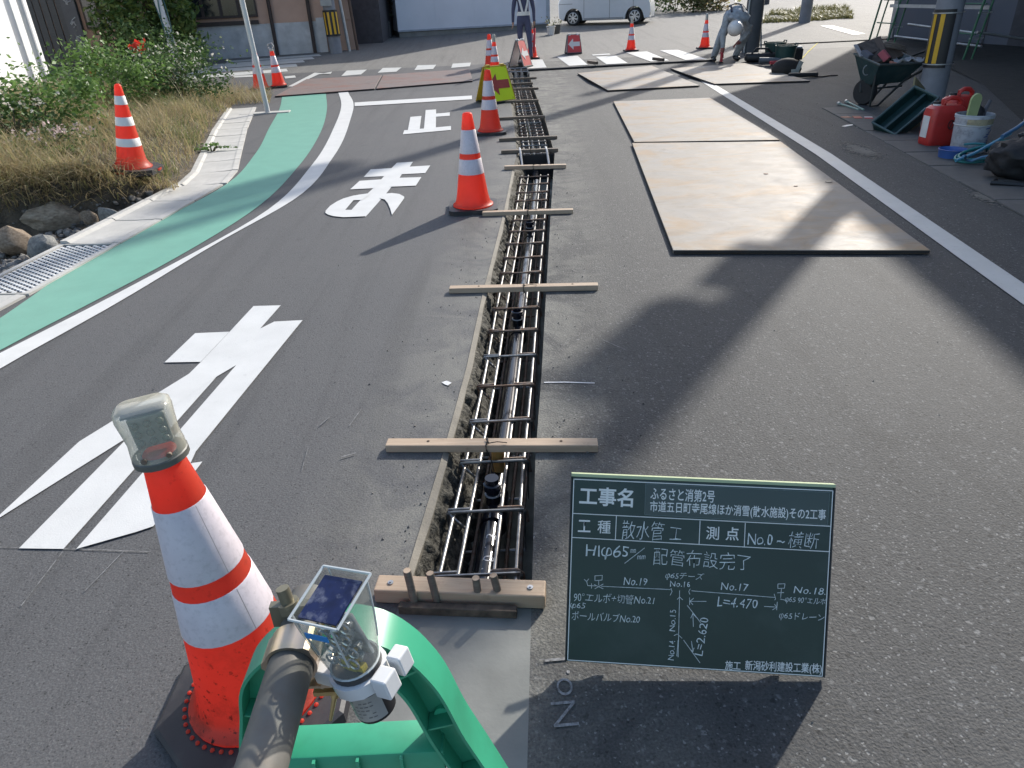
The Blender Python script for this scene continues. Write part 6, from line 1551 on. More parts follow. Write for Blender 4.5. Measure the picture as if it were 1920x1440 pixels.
def hand_joints(J, E_, side, wrist, dirv, across, size=1.0):
    dv = Vector(dirv).normalized(); ac = Vector(across).normalized(); w_ = Vector(wrist)
    J[side+'palm'] = (w_+dv*0.055*size, (0.034*size, 0.022*size)); E_.append((side+'wrist', side+'palm'))
    nrm_ = dv.cross(ac)
    for i, (off, ln) in enumerate(((-0.027, 0.065), (-0.009, 0.078), (0.009, 0.074), (0.027, 0.058))):
        b0 = w_+dv*0.088*size+ac*off*size; b1 = b0+dv*ln*0.55*size+nrm_*0.012*size; b2 = b1+dv*ln*0.4*size+nrm_*0.03*size
        for nm, p_, r_ in (('a', b0, 0.010), ('b', b1, 0.009), ('c', b2, 0.0075)): J[f'{side}f{i}{nm}'] = (p_, r_*size)
        E_ += [(side+'palm', f'{side}f{i}a'), (f'{side}f{i}a', f'{side}f{i}b'), (f'{side}f{i}b', f'{side}f{i}c')]
    t0 = w_+dv*0.035*size-ac*0.034*size; t1 = t0+dv*0.04*size-ac*0.022*size+nrm_*0.012*size
    J[side+'ta'] = (t0, 0.012*size); J[side+'tb'] = (t1, 0.009*size); E_ += [(side+'palm', side+'ta'), (side+'ta', side+'tb')]
M_NAVY = mat('navy_uniform', (0.060, 0.066, 0.12), 0.8, var=0.15, scale=10)
M_SKIN = mat('skin', (0.42, 0.24, 0.16), 0.55)
M_SHOE = mat('black_shoe', (0.015, 0.015, 0.016), 0.45)
M_WORK = mat('grey_workwear', (0.36, 0.38, 0.40), 0.85, var=0.25, scale=12, bmp=1.0, bscale=14, bdist=0.05)
M_VEST = mat('vest_white', (0.66, 0.66, 0.64), 0.6)
# guard
J = {'pelvis': ((0, 0, 0.93), (0.155, 0.115)), 'waist': ((0, 0, 1.06), (0.145, 0.105)), 'chest': ((0, 0.0, 1.28), (0.175, 0.12)), 'upper': ((0, 0, 1.40), (0.15, 0.10)), 'neck': ((0, 0.01, 1.49), 0.055), 'head0': ((0, 0.02, 1.57), 0.075), 'head1': ((0, 0.03, 1.68), 0.092)}
E_ = [('pelvis', 'waist'), ('waist', 'chest'), ('chest', 'upper'), ('upper', 'neck'), ('neck', 'head0'), ('head0', 'head1')]
for sd_, sx in (('l', -1), ('r', 1)):
    fx = 0.0 if sx < 0 else 0.06; fy = 0.10 if sx < 0 else -0.06
    J[sd_+'hip'] = ((sx*0.095, 0, 0.86), 0.10); J[sd_+'knee'] = ((sx*0.10+fx*.5, fy*.4-0.02, 0.48), 0.068); J[sd_+'ankle'] = ((sx*0.10+fx, fy, 0.09), 0.052); J[sd_+'heel'] = ((sx*0.10+fx, fy-0.02, 0.045), 0.045); J[sd_+'toe'] = ((sx*0.115+fx, fy+0.19, 0.035), 0.036)
    E_ += [('pelvis', sd_+'hip'), (sd_+'hip', sd_+'knee'), (sd_+'knee', sd_+'ankle'), (sd_+'ankle', sd_+'heel'), (sd_+'heel', sd_+'toe')]
    J[sd_+'sh'] = ((sx*0.20, 0, 1.40), 0.068); J[sd_+'elb'] = ((sx*0.255, -0.01, 1.12), 0.048); J[sd_+'wrist'] = ((sx*0.265, 0.04, 0.87), 0.034)
    E_ += [('upper', sd_+'sh'), (sd_+'sh', sd_+'elb'), (sd_+'elb', sd_+'wrist')]
    hand_joints(J, E_, sd_, J[sd_+'wrist'][0], (0.0, 0.12, -1), (0, -1, 0))
def gm(c_, JP):
    if c_.z > 1.51: return 1
    if abs(c_.x) > 0.20 and c_.z < 0.865: return 1
    return 2 if c_.z < 0.085 else 0
gfoot = G(984, 112); GS = 0.91
gd_ = figure('person', [M_NAVY, M_SKIN, M_SHOE], J, E_, gm, gfoot, rad(4), 'person in navy uniform and white harness standing with a red baton', GS)
def ring(rx, ry, z, w_, n_=28, oy=0):
    vv = []
    for i in range(n_):
        a_ = 2*PI*i/n_
        for s_ in (1, 1.035):
            vv += [(rx*s_*math.cos(a_), oy+ry*s_*math.sin(a_), z-w_/2), (rx*s_*math.cos(a_), oy+ry*s_*math.sin(a_), z+w_/2)]
    ff = []
    for i in range(n_):
        j = (i+1) % n_; ff += [(i*4+2, j*4+2, j*4+3, i*4+3), (i*4, i*4+1, j*4+1, j*4), (i*4+1, i*4+3, j*4+3, j*4+1), (i*4, j*4, j*4+2, i*4+2)]
    return MB().add(vv, ff)
ring(0.158, 0.122, 1.045, 0.085).build('belt', M_VEST, gd_, smooth=40)
for sx in (-1, 1):
    b_ = MB()
    for sy in (-1, 1):
        path = [(sx*0.035, sy*0.128, 1.07), (sx*0.07, sy*0.138, 1.20), (sx*0.105, sy*0.135, 1.33), (sx*0.125, sy*0.09, 1.45), (sx*0.125, 0, 1.475)]
        for p0_, p1_ in zip(path[:-1], path[1:]):
            p0_ = Vector(p0_); p1_ = Vector(p1_); b_.add([p0_+Vector((-.025, 0, 0)), p0_+Vector((.025, 0, 0)), p1_+Vector((.025, 0, 0)), p1_+Vector((-.025, 0, 0)), p0_+Vector((-.025, sy*.008, 0)), p0_+Vector((.025, sy*.008, 0)), p1_+Vector((.025, sy*.008, 0.004)), p1_+Vector((-.025, sy*.008, 0.004))], [(0, 1, 2, 3), (7, 6, 5, 4), (0, 4, 5, 1), (1, 5, 6, 2), (2, 6, 7, 3), (3, 7, 4, 0)])
    b_.build('harness_strap', M_VEST, gd_)
b_ = MB(); b_.sphere((0, 0.03, 1.69), 0.125, 18, 12, 0, (1, 1.12, 0.95)); b_.lathe([(0.13, 1.655), (0.155, 1.65), (0.13, 1.665)], 20, 0, Matrix.Translation((0, 0.04, 0)), False); b_.build('helmet', M_BANDO, gd_, smooth=50)
b_ = MB(); b_.sphere((0, 0.135, 1.60), 0.016, 8, 6, 0, (1, 1.2, 1.4)); b_.sphere((-0.10, 0.03, 1.61), 0.022, 8, 6, 0, (.5, 1, 1.4)); b_.sphere((0.10, 0.03, 1.61), 0.022, 8, 6, 0, (.5, 1, 1.4)); b_.build('face_features', M_SKIN, gd_, smooth=60)
hnd = gfoot+Vector((0.28*GS, 0.06, 0.80*GS))
t = thing('signal_baton', 'red signal baton hanging from the guard\'s right hand', 'baton', hnd)
MB().lathe([(0.021, -0.60), (0.024, -0.58), (0.024, -0.10), (0.018, -0.08)], 12, 0, Matrix.Rotation(0.06, 4, 'Y')).build('red_tube', mat('baton_red', (0.62, 0.05, 0.07), 0.35), t, smooth=40)
MB().lathe([(0.017, -0.08), (0.017, 0.08), (0.012, 0.09)], 12, 0, Matrix.Rotation(0.06, 4, 'Y')).build('grip', M_BLACK, t, smooth=40)
# bending worker
J = {'pelvis': ((0.20, 0.30, 0.83), (0.18, 0.155)), 'waist': ((0.17, 0.13, 0.90), (0.17, 0.15)), 'chest': ((0.12, -0.08, 0.87), (0.19, 0.145)), 'upper': ((0.08, -0.20, 0.82), (0.16, 0.115)), 'neck': ((0.04, -0.285, 0.75), 0.06), 'head0': ((0.02, -0.345, 0.69), 0.078), 'head1': ((0.01, -0.40, 0.61), 0.09),
     'lhip': ((0.09, 0.30, 0.76), 0.125), 'lknee': ((-0.12, 0.10, 0.45), 0.088), 'lankle': ((-0.20, 0.20, 0.10), 0.066), 'lheel': ((-0.20, 0.22, 0.05), 0.05), 'ltoe': ((-0.23, 0.0, 0.045), 0.045),
     'rhip': ((0.30, 0.30, 0.76), 0.125), 'rknee': ((0.37, 0.08, 0.45), 0.088), 'rankle': ((0.25, 0.22, 0.10), 0.066), 'rheel': ((0.25, 0.24, 0.05), 0.05), 'rtoe': ((0.27, 0.02, 0.045), 0.045),
     'lsh': ((-0.12, -0.16, 0.80), 0.085), 'lelb': ((-0.16, -0.20, 0.50), 0.062), 'lwrist': ((-0.16, -0.24, 0.24), 0.042),
     'rsh': ((0.29, -0.14, 0.78), 0.085), 'relb': ((0.38, -0.06, 0.52), 0.062), 'rwrist': ((0.22, -0.06, 0.36), 0.042)}
E_ = [('pelvis', 'waist'), ('waist', 'chest'), ('chest', 'upper'), ('upper', 'neck'), ('neck', 'head0'), ('head0', 'head1')]
for s_ in 'lr': E_ += [('pelvis', s_+'hip'), (s_+'hip', s_+'knee'), (s_+'knee', s_+'ankle'), (s_+'ankle', s_+'heel'), (s_+'heel', s_+'toe'), ('upper', s_+'sh'), (s_+'sh', s_+'elb'), (s_+'elb', s_+'wrist')]
hand_joints(J, E_, 'l', J['lwrist'][0], (-.05, -.05, -1), (1, 0, 0)); hand_joints(J, E_, 'r', J['rwrist'][0], (-1, -.1, -.5), (0, 1, 0))
def wm(c_, JP):
    if (c_-JP['head1']).length < 0.14 or (c_-JP['head0']).length < 0.09: return 1
    for s_ in 'lr':
        if (c_-JP[s_+'palm']).length < 0.11 and (c_-JP[s_+'elb']).length > 0.22: return 3
    return 2 if c_.z < 0.10 else 0
wf = G(1361, 116); WS_ = 1.02
wk = figure('person', [M_WORK, M_SKIN, M_SHOE, mat('work_glove', (0.30, 0.10, 0.08), 0.8)], J, E_, wm, wf, 0.0, 'person in grey workwear and white helmet bending down to the ground', WS_)
hm = Matrix.Translation((0.012, -0.385, 0.625)) @ Matrix.Rotation(rad(104), 4, 'X')
b_ = MB(); b_.lathe([(0.150, -0.02), (0.152, -0.008), (0.134, 0.0), (0.132, 0.04), (0.115, 0.09), (0.08, 0.125), (0.03, 0.14), (0.0, 0.142)], 24, 0, hm); b_.build('helmet', M_BANDO, wk, smooth=50)
b_ = MB(); b_.sphere((0.012, -0.36, 0.515), 0.016, 8, 6); b_.build('face_features', M_SKIN, wk, smooth=60)
b_ = MB()
for sx in (-0.02, 0.20): b_.tube([(sx+.05, 0.20, 1.00), (sx+.03, 0.05, 1.015), (sx, -0.10, 0.975), (sx-.02, -0.22, 0.905)], 0.02, 6)
b_.build('harness_strap', mat('dark_strap', (0.03, 0.035, 0.06), 0.7), wk)
bl_ = ring(0.195, 0.175, 0.0, 0.05).build('belt', mat('dark_strap', (0.03, 0.035, 0.06), 0.7), wk)
bl_.location = (0.185, 0.22, 0.87); bl_.rotation_euler = (rad(68), 0, 0)
t = thing('hand_tool', 'red hand tool held to the ground by the bending worker', 'tool', wf+Vector((-0.18, -0.28, 0.0)))
b_ = MB(); b_.box((0, 0, 0.11), (0.05, 0.06, 0.20), None, 0, 0.012); b_.build('tool_body', mat('tool_red', (0.45, 0.04, 0.05), 0.45), t); b_ = MB(); b_.cyl((0, 0, -0.0), (0, 0, 0.03), 0.045, seg=14); b_.build('tool_disc', M_BLACK, t)

# ------------------------------------------------------------------ tools near the worker
M_BUCK = mat('green_bucket', (0.015, 0.055, 0.050), 0.5)
for (px, py, lab) in ((1450, 112, 'dark green handled bucket, the left and rear one of the pair'), (1470, 119, 'dark green handled bucket, the right and front one of the pair')):
    t = thing('bucket', lab, 'bucket', G(px, py), 0.2, 'green buckets behind the worker')
    MB().lathe([(0.0, 0.012), (0.17, 0.0), (0.20, 0.30), (0.215, 0.30), (0.215, 0.33), (0.195, 0.33), (0.165, 0.03), (0.0, 0.03)], 22, 0, None, False).build('shell', M_BUCK, t, smooth=40)
    for sx in (-1, 1): MB().tube([(sx*0.21, -0.06, 0.31), (sx*0.228, -0.04, 0.355), (sx*0.228, 0.04, 0.355), (sx*0.21, 0.06, 0.31)], 0.012, 6).build('handle', M_BUCK, t)
q = G(1425, 116); t = thing('tool_bag', 'low black tool bag lying left of the green buckets', 'bag', q, -0.15)
MB().box((0, 0, 0.09), (0.62, 0.26, 0.16), None, 0, 0.05).build('bag_body', M_BLACK, t, smooth=50); MB().tube([(-.2, -.1, .16), (-.12, -.12, .26), (.1, -.12, .25), (.2, -.1, .16)], 0.02, 6).build('handle', M_BLACK, t)
q = G(1452, 122); t = thing('power_tool', 'grey and red power tool lying in front of the green buckets', 'tool', q, -0.2)
MB().tube([(-.3, 0, .09), (0, 0, .09), (.35, 0, .05)], [0.06, 0.05, 0.03], 10).build('tool_body', mat('tool_grey', (0.13, 0.14, 0.15), 0.5), t, smooth=40); MB().box((0.0, -0.08, 0.05), (0.22, 0.08, 0.07), None, 0, 0.02).build('red_grip', mat('tool_red', (0.45, 0.04, 0.05), 0.45), t)
q = G(1490, 113); t = thing('battery_case', 'small black case with a white lid right of the green buckets', 'case', q)
MB().box((0, 0, 0.12), (0.24, 0.2, 0.22), None, 0, 0.02).build('case_body', M_BLACK, t); MB().box((0.05, 0, 0.245), (0.12, 0.12, 0.03), None, 0, 0.01).build('lid', M_BANDO, t)
q = G(1473, 141); t = thing('safety_bag', 'rounded dark bag with pale straps behind the steel plate corner', 'bag', q)
b_ = MB(); b_.sphere((0, 0, 0.10), 0.25, 14, 8, 0, (1.1, 0.7, 0.75)); b_.build('bag_body', mat('dark_brown_bag', (0.03, 0.025, 0.022), 0.8, var=.3), t, smooth=50); b_ = MB(); b_.box((0.16, -0.15, 0.14), (0.07, 0.03, 0.20), Matrix.Rotation(.4, 3, 'Y')); b_.box((0.06, -0.19, 0.06), (0.08, 0.02, 0.10)); b_.build('strap', M_LENS, t)
q = G(1505, 146); t = thing('angle_grinder', 'flat black tool with trailing cord beyond the steel plate corner', 'tool', q)
MB().box((0, 0, 0.05), (0.5, 0.08, 0.07), Matrix.Rotation(-.12, 3, 'Z'), 0, 0.02).build('tool_body', M_BLACK, t); MB().tube([(.1, 0, .02), (.3, -.06, .012), (.5, .05, .012), (.62, .02, .012)], 0.012, 6).build('cord', M_BLACK, t)

# ------------------------------------------------------------------ wheelbarrow and its load
wbp = G(1632, 200); wb_ = thing('wheelbarrow', 'dark green wheelbarrow piled with rubble in front of the big pole', 'wheelbarrow', wbp)
def W(px, py, y):      # pixel on the plane y = const, relative to the barrow
    d = ray(px, py)*(y/ray(px, py)[1]); return Vector((d[0], d[1], HCAM+d[2]))-wbp
yb0 = wbp.y
rim = [W(1602, 101, yb0+0.30), W(1649, 122, yb0-0.12), W(1734, 118, yb0+0.10), W(1690, 100, yb0+0.62)]
bot = [W(1614, 152, yb0+0.26), W(1634, 160, yb0+0.05), W(1690, 154, yb0+0.16), W(1672, 146, yb0+0.45)]
b_ = MB(); th_ = 0.012
inn = [p_+(sum(rim, Vector())/4-p_).normalized()*th_ for p_ in rim]; inb = [p_+(sum(bot, Vector())/4-p_).normalized()*th_+Vector((0, 0, th_)) for p_ in bot]
ff = [(i, (i+1) % 4, 4+(i+1) % 4, 4+i) for i in range(4)]+[(4, 5, 6, 7)]+[(8+i, 12+i, 12+(i+1) % 4, 8+(i+1) % 4) for i in range(4)]+[(12, 15, 14, 13)]+[(i, 8+i, 8+(i+1) % 4, (i+1) % 4) for i in range(4)]
b_.add(rim+bot+inn+inb, ff); tr_ = b_.build('tray', mat('barrow_green', (0.022, 0.052, 0.055), 0.45, var=.25, dirt=(0.10, 0.095, 0.085), dirt_amt=.4), wb_)
MB().tube(rim, 0.014, 8, closed=True).build('tray_rim', mat('rim_steel', (0.10, 0.12, 0.12), 0.4, .4), tr_)
wc_ = W(1622, 172, yb0+0.20); wc_.z = 0.16
b_ = MB(); b_.lathe([(0.10, -0.04), (0.15, -0.04), (0.165, -0.015), (0.165, 0.015), (0.15, 0.04), (0.10, 0.04)], 22, 0, Matrix.Translation(wc_) @ Matrix.Rotation(0.5, 4, 'Z') @ Matrix.Rotation(PI/2, 4, 'Y')); b_.build('wheel', M_TYRE, wb_, smooth=40)
fr = MB(); ln = [bot[0], wc_]
fr.tube([bot[0]+Vector((0, 0, .02)), wc_+Vector((-.06, 0, 0))], 0.014, 6); fr.tube([bot[1]+Vector((0, 0, .02)), wc_+Vector((.06, 0, 0))], 0.014, 6)
foot = Vector((0, 0, 0.0))
fr.tube([rim[1]*0.5+bot[1]*0.5, Vector((-0.02, -0.02, 0.01)), Vector((0.10, 0.02, 0.01)), bot[2]*0.6+rim[2]*0.4], 0.015, 7)
fr.tube([bot[3]*0.6+rim[3]*0.4, Vector((0.06, 0.45, 0.01)), Vector((0.20, 0.45, 0.01)), rim[3]*0.5+bot[2]*0.5], 0.015, 7)
fr.tube([Vector((0.05, 0, 0.22)), Vector((0.42, 0.12, 0.22))], 0.012, 6)
fr.tube([bot[2], rim[2]+Vector((0.10, 0.05, -0.05)), rim[2]+Vector((0.45, 0.2, 0.02))], 0.016, 7); fr.tube([bot[3], rim[3]+Vector((0.15, 0.05, -0.05)), rim[3]+Vector((0.5, 0.2, 0.02))], 0.016, 7)
fr.build('frame', mat('barrow_frame', (0.04, 0.045, 0.045), 0.5, .3), wb_, smooth=40)
b_ = MB(); a_, c_ = rim[0].lerp(bot[0], .42), rim[1].lerp(bot[1], .42); m_ = a_.lerp(c_, .55); nn = (rim[1]-rim[0]).cross(bot[0]-rim[0]).normalized(); nn = nn if nn.y < 0 else -nn
b_.tube([m_+nn*0.006+Vector((0.05*math.cos(k_), 0.0, 0.06*math.sin(k_))) for k_ in np.linspace(0.4, 5.6, 12)], 0.007, 5); b_.build('painted_ring', mat('worn_white', (0.25, 0.26, 0.26), 0.7), tr_)
def loose(name, label, cat, p0, p1, w_, th, m_, roll_=0.0):
    """flat piece from p0 to p1 (barrow coordinates)"""
    d = (p1-p0); q_ = d.to_track_quat('X', 'Z').to_matrix() @ Matrix.Rotation(roll_, 3, 'X')
    b_ = MB(); b_.box((0, 0, 0), (d.length, w_, th), None, 0, min(th*0.25, 0.008)); bm = None
    o = b_.build(name, m_); o.location = wbp+(p0+p1)/2; o.rotation_euler = q_.to_euler(); return tag(o, label, cat, 'pieces in the wheelbarrow')
M_SLAB = mat('rubble_slab', (0.075, 0.062, 0.055), 0.9, var=.4, scale=20, bmp=.5, bscale=40)
M_WBRN = wood('brown_plank', (0.085, 0.06, 0.048), (0.13, 0.095, 0.075))
loose('plank', 'pale plank edge leaning over the left rim of the wheelbarrow', 'plank', W(1604, 84, yb0+.34), W(1616, 106, yb0+.16), .05, .02, mat('pale_plank', (0.30, .29, .30), .7))
loose('plank', 'broad brown plank standing up in the wheelbarrow middle', 'plank', W(1640, 72, yb0+.42), W(1657, 117, yb0+.15), .14, .025, M_WBRN, .5)
loose('plank', 'dark plank leaning left of the broad brown plank', 'plank', W(1626, 80, yb0+.40), W(1645, 118, yb0+.14), .16, .03, M_SLAB, .4)
loose('rubble_slab', 'dark rubble slab at the upper left of the barrow load', 'rubble', W(1615, 82, yb0+.42), W(1640, 100, yb0+.24), .20, .05, M_SLAB, .2)
loose('plank', 'brown board at the back of the barrow load', 'plank', W(1660, 80, yb0+.55), W(1684, 108, yb0+.36), .18, .03, M_WBRN, .3)
loose('bundle', 'rose pink cloth bundle in the wheelbarrow', 'cloth', W(1652, 97, yb0+.20), W(1664, 112, yb0+.14), .10, .08, mat('pink_cloth', (0.42, .10, .12), .8))
loose('rubble_slab', 'blue grey lump in front of the planks in the barrow', 'rubble', W(1618, 98, yb0+.22), W(1632, 108, yb0+.12), .10, .07, mat('bluegrey_lump', (0.09, .10, .13), .8))
loose('offcut', 'small salmon coloured offcut on the front barrow rim', 'offcut', W(1668, 116, yb0+.10), W(1684, 121, yb0+.06), .06, .03, mat('salmon', (0.42, .17, .12), .7))
b_ = MB(); 
for k_ in range(3): b_.tube([W(1676, 100, yb0+.34)+Vector((0.16*math.cos(a_)*(1-k_*.1), 0.1*math.sin(a_), 0.02*k_+0.09*math.sin(a_*.5))) for a_ in np.linspace(0, 5.5, 16)], 0.014, 6)
o = b_.build('rope_coil', mat('rope_brown', (0.12, .10, .085), .9)); o.location = wbp; tag(o, 'loose brown rope coil on the barrow load', 'rope', 'pieces in the wheelbarrow')
bm = bmesh.new(); bmesh.ops.create_grid(bm, x_segments=14, y_segments=9, size=0.5)
for v in bm.verts: v.co = Vector((v.co.x*0.42, v.co.y*0.26, 0.05*mnoise.noise(v.co*5)+0.03*mnoise.noise(v.co*13)))
me = bpy.data.meshes.new('grey_rag'); bm.to_mesh(me); bm.free(); me.materials.append(mat('rag_grey', (0.33, .33, .34), .9)); shade(me, 80); o = bpy.data.objects.new('grey_rag', me); COL.objects.link(o)
md = o.modifiers.new('thick', 'SOLIDIFY'); md.thickness = 0.006
o.location = wbp+W(1707, 114, yb0+.20)+Vector((0, 0, .01)); tag(o, 'crumpled pale grey rag at the right end of the barrow load', 'cloth', 'pieces in the wheelbarrow')

# ------------------------------------------------------------------ leaning tub, board, fuel cans, pail, hose
M_TUB = mat('tub_green', (0.012, 0.040, 0.040), 0.45, var=.15)
y0 = G(1650, 246).y
def A3(px, py, y): d = ray(px, py)*(y/ray(px, py)[1]); return Vector((d[0], d[1], HCAM+d[2]))
cA_, cB_, cC_ = A3(1635, 232, y0+.02), A3(1671, 252, y0-.22), A3(1677, 156, y0+.30)
cA_.z = max(cA_.z, 0.0); cB_.z = 0.005
ex = (cB_-cA_); ey = (cC_-cA_); Wt, Ht = ex.length, ey.length; ex.normalize(); ey = (ey-ex*ey.dot(ex)).normalized(); ez = ex.cross(ey)
if ez.y > 0: ez = -ez
tb = thing('mixing_tub', 'dark green two part mixing tub leaning on edge against the pole', 'tub', (0, 0, 0))
tb.matrix_world = Matrix(((ex.x, ey.x, ez.x, cA_.x), (ex.y, ey.y, ez.y, cA_.y), (ex.z, ey.z, ez.z, cA_.z+.01), (0, 0, 0, 1)))
Wt *= 1.18
b_ = MB(); b_.box((Wt/2, Ht/2, -0.10), (Wt, Ht, 0.012)); b_.box((Wt/2, 0.008, -0.05), (Wt, 0.016, 0.10)); b_.box((Wt/2, Ht-0.008, -0.05), (Wt, 0.016, 0.10)); b_.box((0.008, Ht/2, -0.05), (0.016, Ht-.034, 0.10)); b_.box((Wt-0.008, Ht/2, -0.05), (0.016, Ht-.034, 0.10)); b_.build('tub_shell', M_TUB, tb)
b_ = MB(); b_.box((Wt*0.48, Ht/2, -0.05), (0.03, Ht-.034, 0.085)); b_.build('divider', M_TUB, tb)
b_ = MB(); 
for q0, q1 in (((0, 0), (Wt, 0)), ((Wt, 0), (Wt, Ht)), ((Wt, Ht), (0, Ht)), ((0, Ht), (0, 0))): b_.tube([(q0[0], q0[1], 0.004), (q1[0], q1[1], 0.004)], 0.012, 6)
b_.build('tub_rim', mat('tub_rim', (0.06, .10, .10), .4), tb)
b_ = MB(); b_.box((Wt*0.80, Ht*0.70, -0.09), (0.035, Ht*0.24, 0.008), Matrix.Rotation(.05, 3, 'Z')); b_.build('white_sticker', M_BANDO, tb)
# board leaning behind
b_ = MB(); b_.box((0, 0, 0), (0.30, 0.02, 0.70)); o = b_.build('leaning_board', mat('board_edge', (0.16, .14, .075), .8, var=.3)); pbx = A3(1716, 214, y0+.16); o.location = pbx; o.rotation_euler = (-.30, .50, .6); tag(o, 'worn board with yellowish edge leaning between tub and fuel can', 'board')
def jerry(label, loc, rz, s=1.0):
    t = thing('fuel_can', label, 'fuel can', loc, rz, 'red fuel cans by the pole'); t.scale = (s,)*3
    M_RED = mat('can_red', (0.50, 0.035, 0.030), 0.4, var=.1, scale=5, dirt=(.25, .04, .035), dirt_amt=.4)
    b_ = loft([srect(.150, .085, .03, 0.0), srect(.165, .095, .04, 0.02), srect(.168, .097, .045, 0.06), srect(.168, .097, .045, 0.30), srect(.160, .092, .045, 0.345), srect(.125, .075, .04, 0.372)])
    b_.build('can_body', M_RED, t, smooth=35)
    b_ = MB(); b_.tube([(-.02, 0, .365), (-.02, 0, .415), (.03, 0, .435), (.10, 0, .43), (.145, 0, .40), (.15, 0, .345)], 0.022, 8); b_.build('handle', M_RED, t, smooth=50)
    b_ = MB(); b_.lathe([(.032, .36), (.032, .405), (.026, .41)], 16, 0, Matrix.Translation((-.095, 0, 0))); b_.build('cap', M_BLACK, t, smooth=40)
    b_ = MB(); b_.lathe([(.034, .37), (.036, .378), (.034, .386)], 16, 0, Matrix.Translation((-.095, 0, 0))); b_.build('cap_ring', M_BANDO, t)
    b_ = MB(); b_.box((-.170, 0, .18), (.006, .10, .20)); b_.build('paper_label', M_BANDO, t)
    b_ = MB(); b_.tube([(.03+.03*math.cos(a_), -.0985, .20+.04*math.sin(a_)) for a_ in np.linspace(0, 2*PI, 14)[:-1]], .006, 5, closed=True); b_.tube([(.02, -.0985, .17), (.04, -.0985, .23)], .006, 5); b_.build('ink_mark', mat('ink_dark', (.08, .02, .02), .7), t)
    return t
jerry('front red fuel can with white label, beside the leaning tub', G(1757, 271), 0.06, 0.98)
jerry('rear red fuel can, only its top showing behind the white pail', G(1790, 255)+Vector((0.02, .10, 0)), 0.30, 1.0)
q = G(1811, 284); t = thing('paint_pail', 'battered white pail with torn label holding tools', 'pail', q)
b_ = MB(); b_.lathe([(0.0, 0.01), (.135, 0), (.138, .01), (.152, .30), (.160, .302), (.160, .325), (.154, .335), (.150, .325), (.132, .02), (0, .02)], 28, 0, None, False); sh = b_.build('shell', mat('pail_white', (.42, .43, .46), .5, var=.08, dirt=(.10, .10, .11), dirt_amt=.6, dirt_scale=14), t, smooth=40)
for z, m_ in ((.325, M_SILVER), (.245, mat('pail_hoop', (.50, .50, .48), .5)), (.012, mat('pail_hoop', (.50, .50, .48), .5))):
    r_ = .136+.018*z/.3; b_ = MB(); b_.lathe([(r_+.002, z-.006), (r_+.007, z), (r_+.002, z+.006)], 28, 0, None, False); b_.build('hoop', m_, sh, smooth=50)
b_ = MB(); vv = []
for i in range(13):
    a_ = rad(-140)+rad(120)*i/12
    for z in (.25+.005*math.sin(i), .315): r_ = .1395+.018*z/.3; vv.append((r_*math.cos(a_), r_*math.sin(a_), z))
b_.add(vv, [(2*i, 2*i+2, 2*i+3, 2*i+1) for i in range(12)]); b_.build('cream_band', mat('cream_band', (.36, .31, .20), .7, var=.3, dirt=(.1, .09, .07), dirt_amt=.7, dirt_scale=20), sh)
b_ = MB()
for i in range(9):
    a_ = rad(-75)+rad(9)*(i % 4); z = .07+.018*i; r_ = .1385+.018*z/.3
    b_.add([(r_*math.cos(a_), r_*math.sin(a_), z), (r_*math.cos(a_+.35), r_*math.sin(a_+.35), z+.004), (r_*math.cos(a_+.35), r_*math.sin(a_+.35), z+.014), (r_*math.cos(a_), r_*math.sin(a_), z+.010)], [(0, 1, 2, 3)])
b_.build('blue_print', mat('pail_blue', (.08, .10, .25), .6), sh, recalc=False)
b_ = loft([[(x*.055, y, z_) for x, z_ in [(math.cos(a_)*1.0, .46+.06*math.sin(a_)) for a_ in np.linspace(0, PI, 12)]+[(-.9, .30), (.9, .30)]] for y in (-.009, .009)]); o = b_.build('scoop', mat('scoop_lime', (.36, .42, .20), .6)); o.location = q+Vector((-.055, -.02, 0)); o.rotation_euler = (.1, -.06, .2); tag(o, 'pale lime rounded float standing in the white pail', 'tool')
b_ = MB(); b_.tube([(.06, .02, .10), (.10, .03, .36), (.13, .035, .44)], [.016, .018, .014], 8); b_.build('tool_grip', mat('grip_grey', (.07, .07, .085), .6)).location = q; o = bpy.data.objects['tool_grip']; tag(o, 'dark tool handle sticking out at the right of the white pail', 'tool')
b_ = MB(); b_.sphere((.03, .05, .33), .075, 10, 7); o = b_.build('black_sponge', M_BLACK, None, smooth=50); o.location = q; tag(o, 'black rounded lump lying inside the white pail', 'tool')
q = G(1783, 296); t = thing('blue_bowl', 'low blue plastic bowl in front of the white pail', 'bowl', q)
MB().lathe([(0.0, .005), (.105, 0), (.115, .075), (.120, .08), (.112, .082), (.100, .012), (0, .012)], 24, 0, None, False).build('shell', mat('bowl_blue', (.05, .12, .36), .45), t, smooth=40)
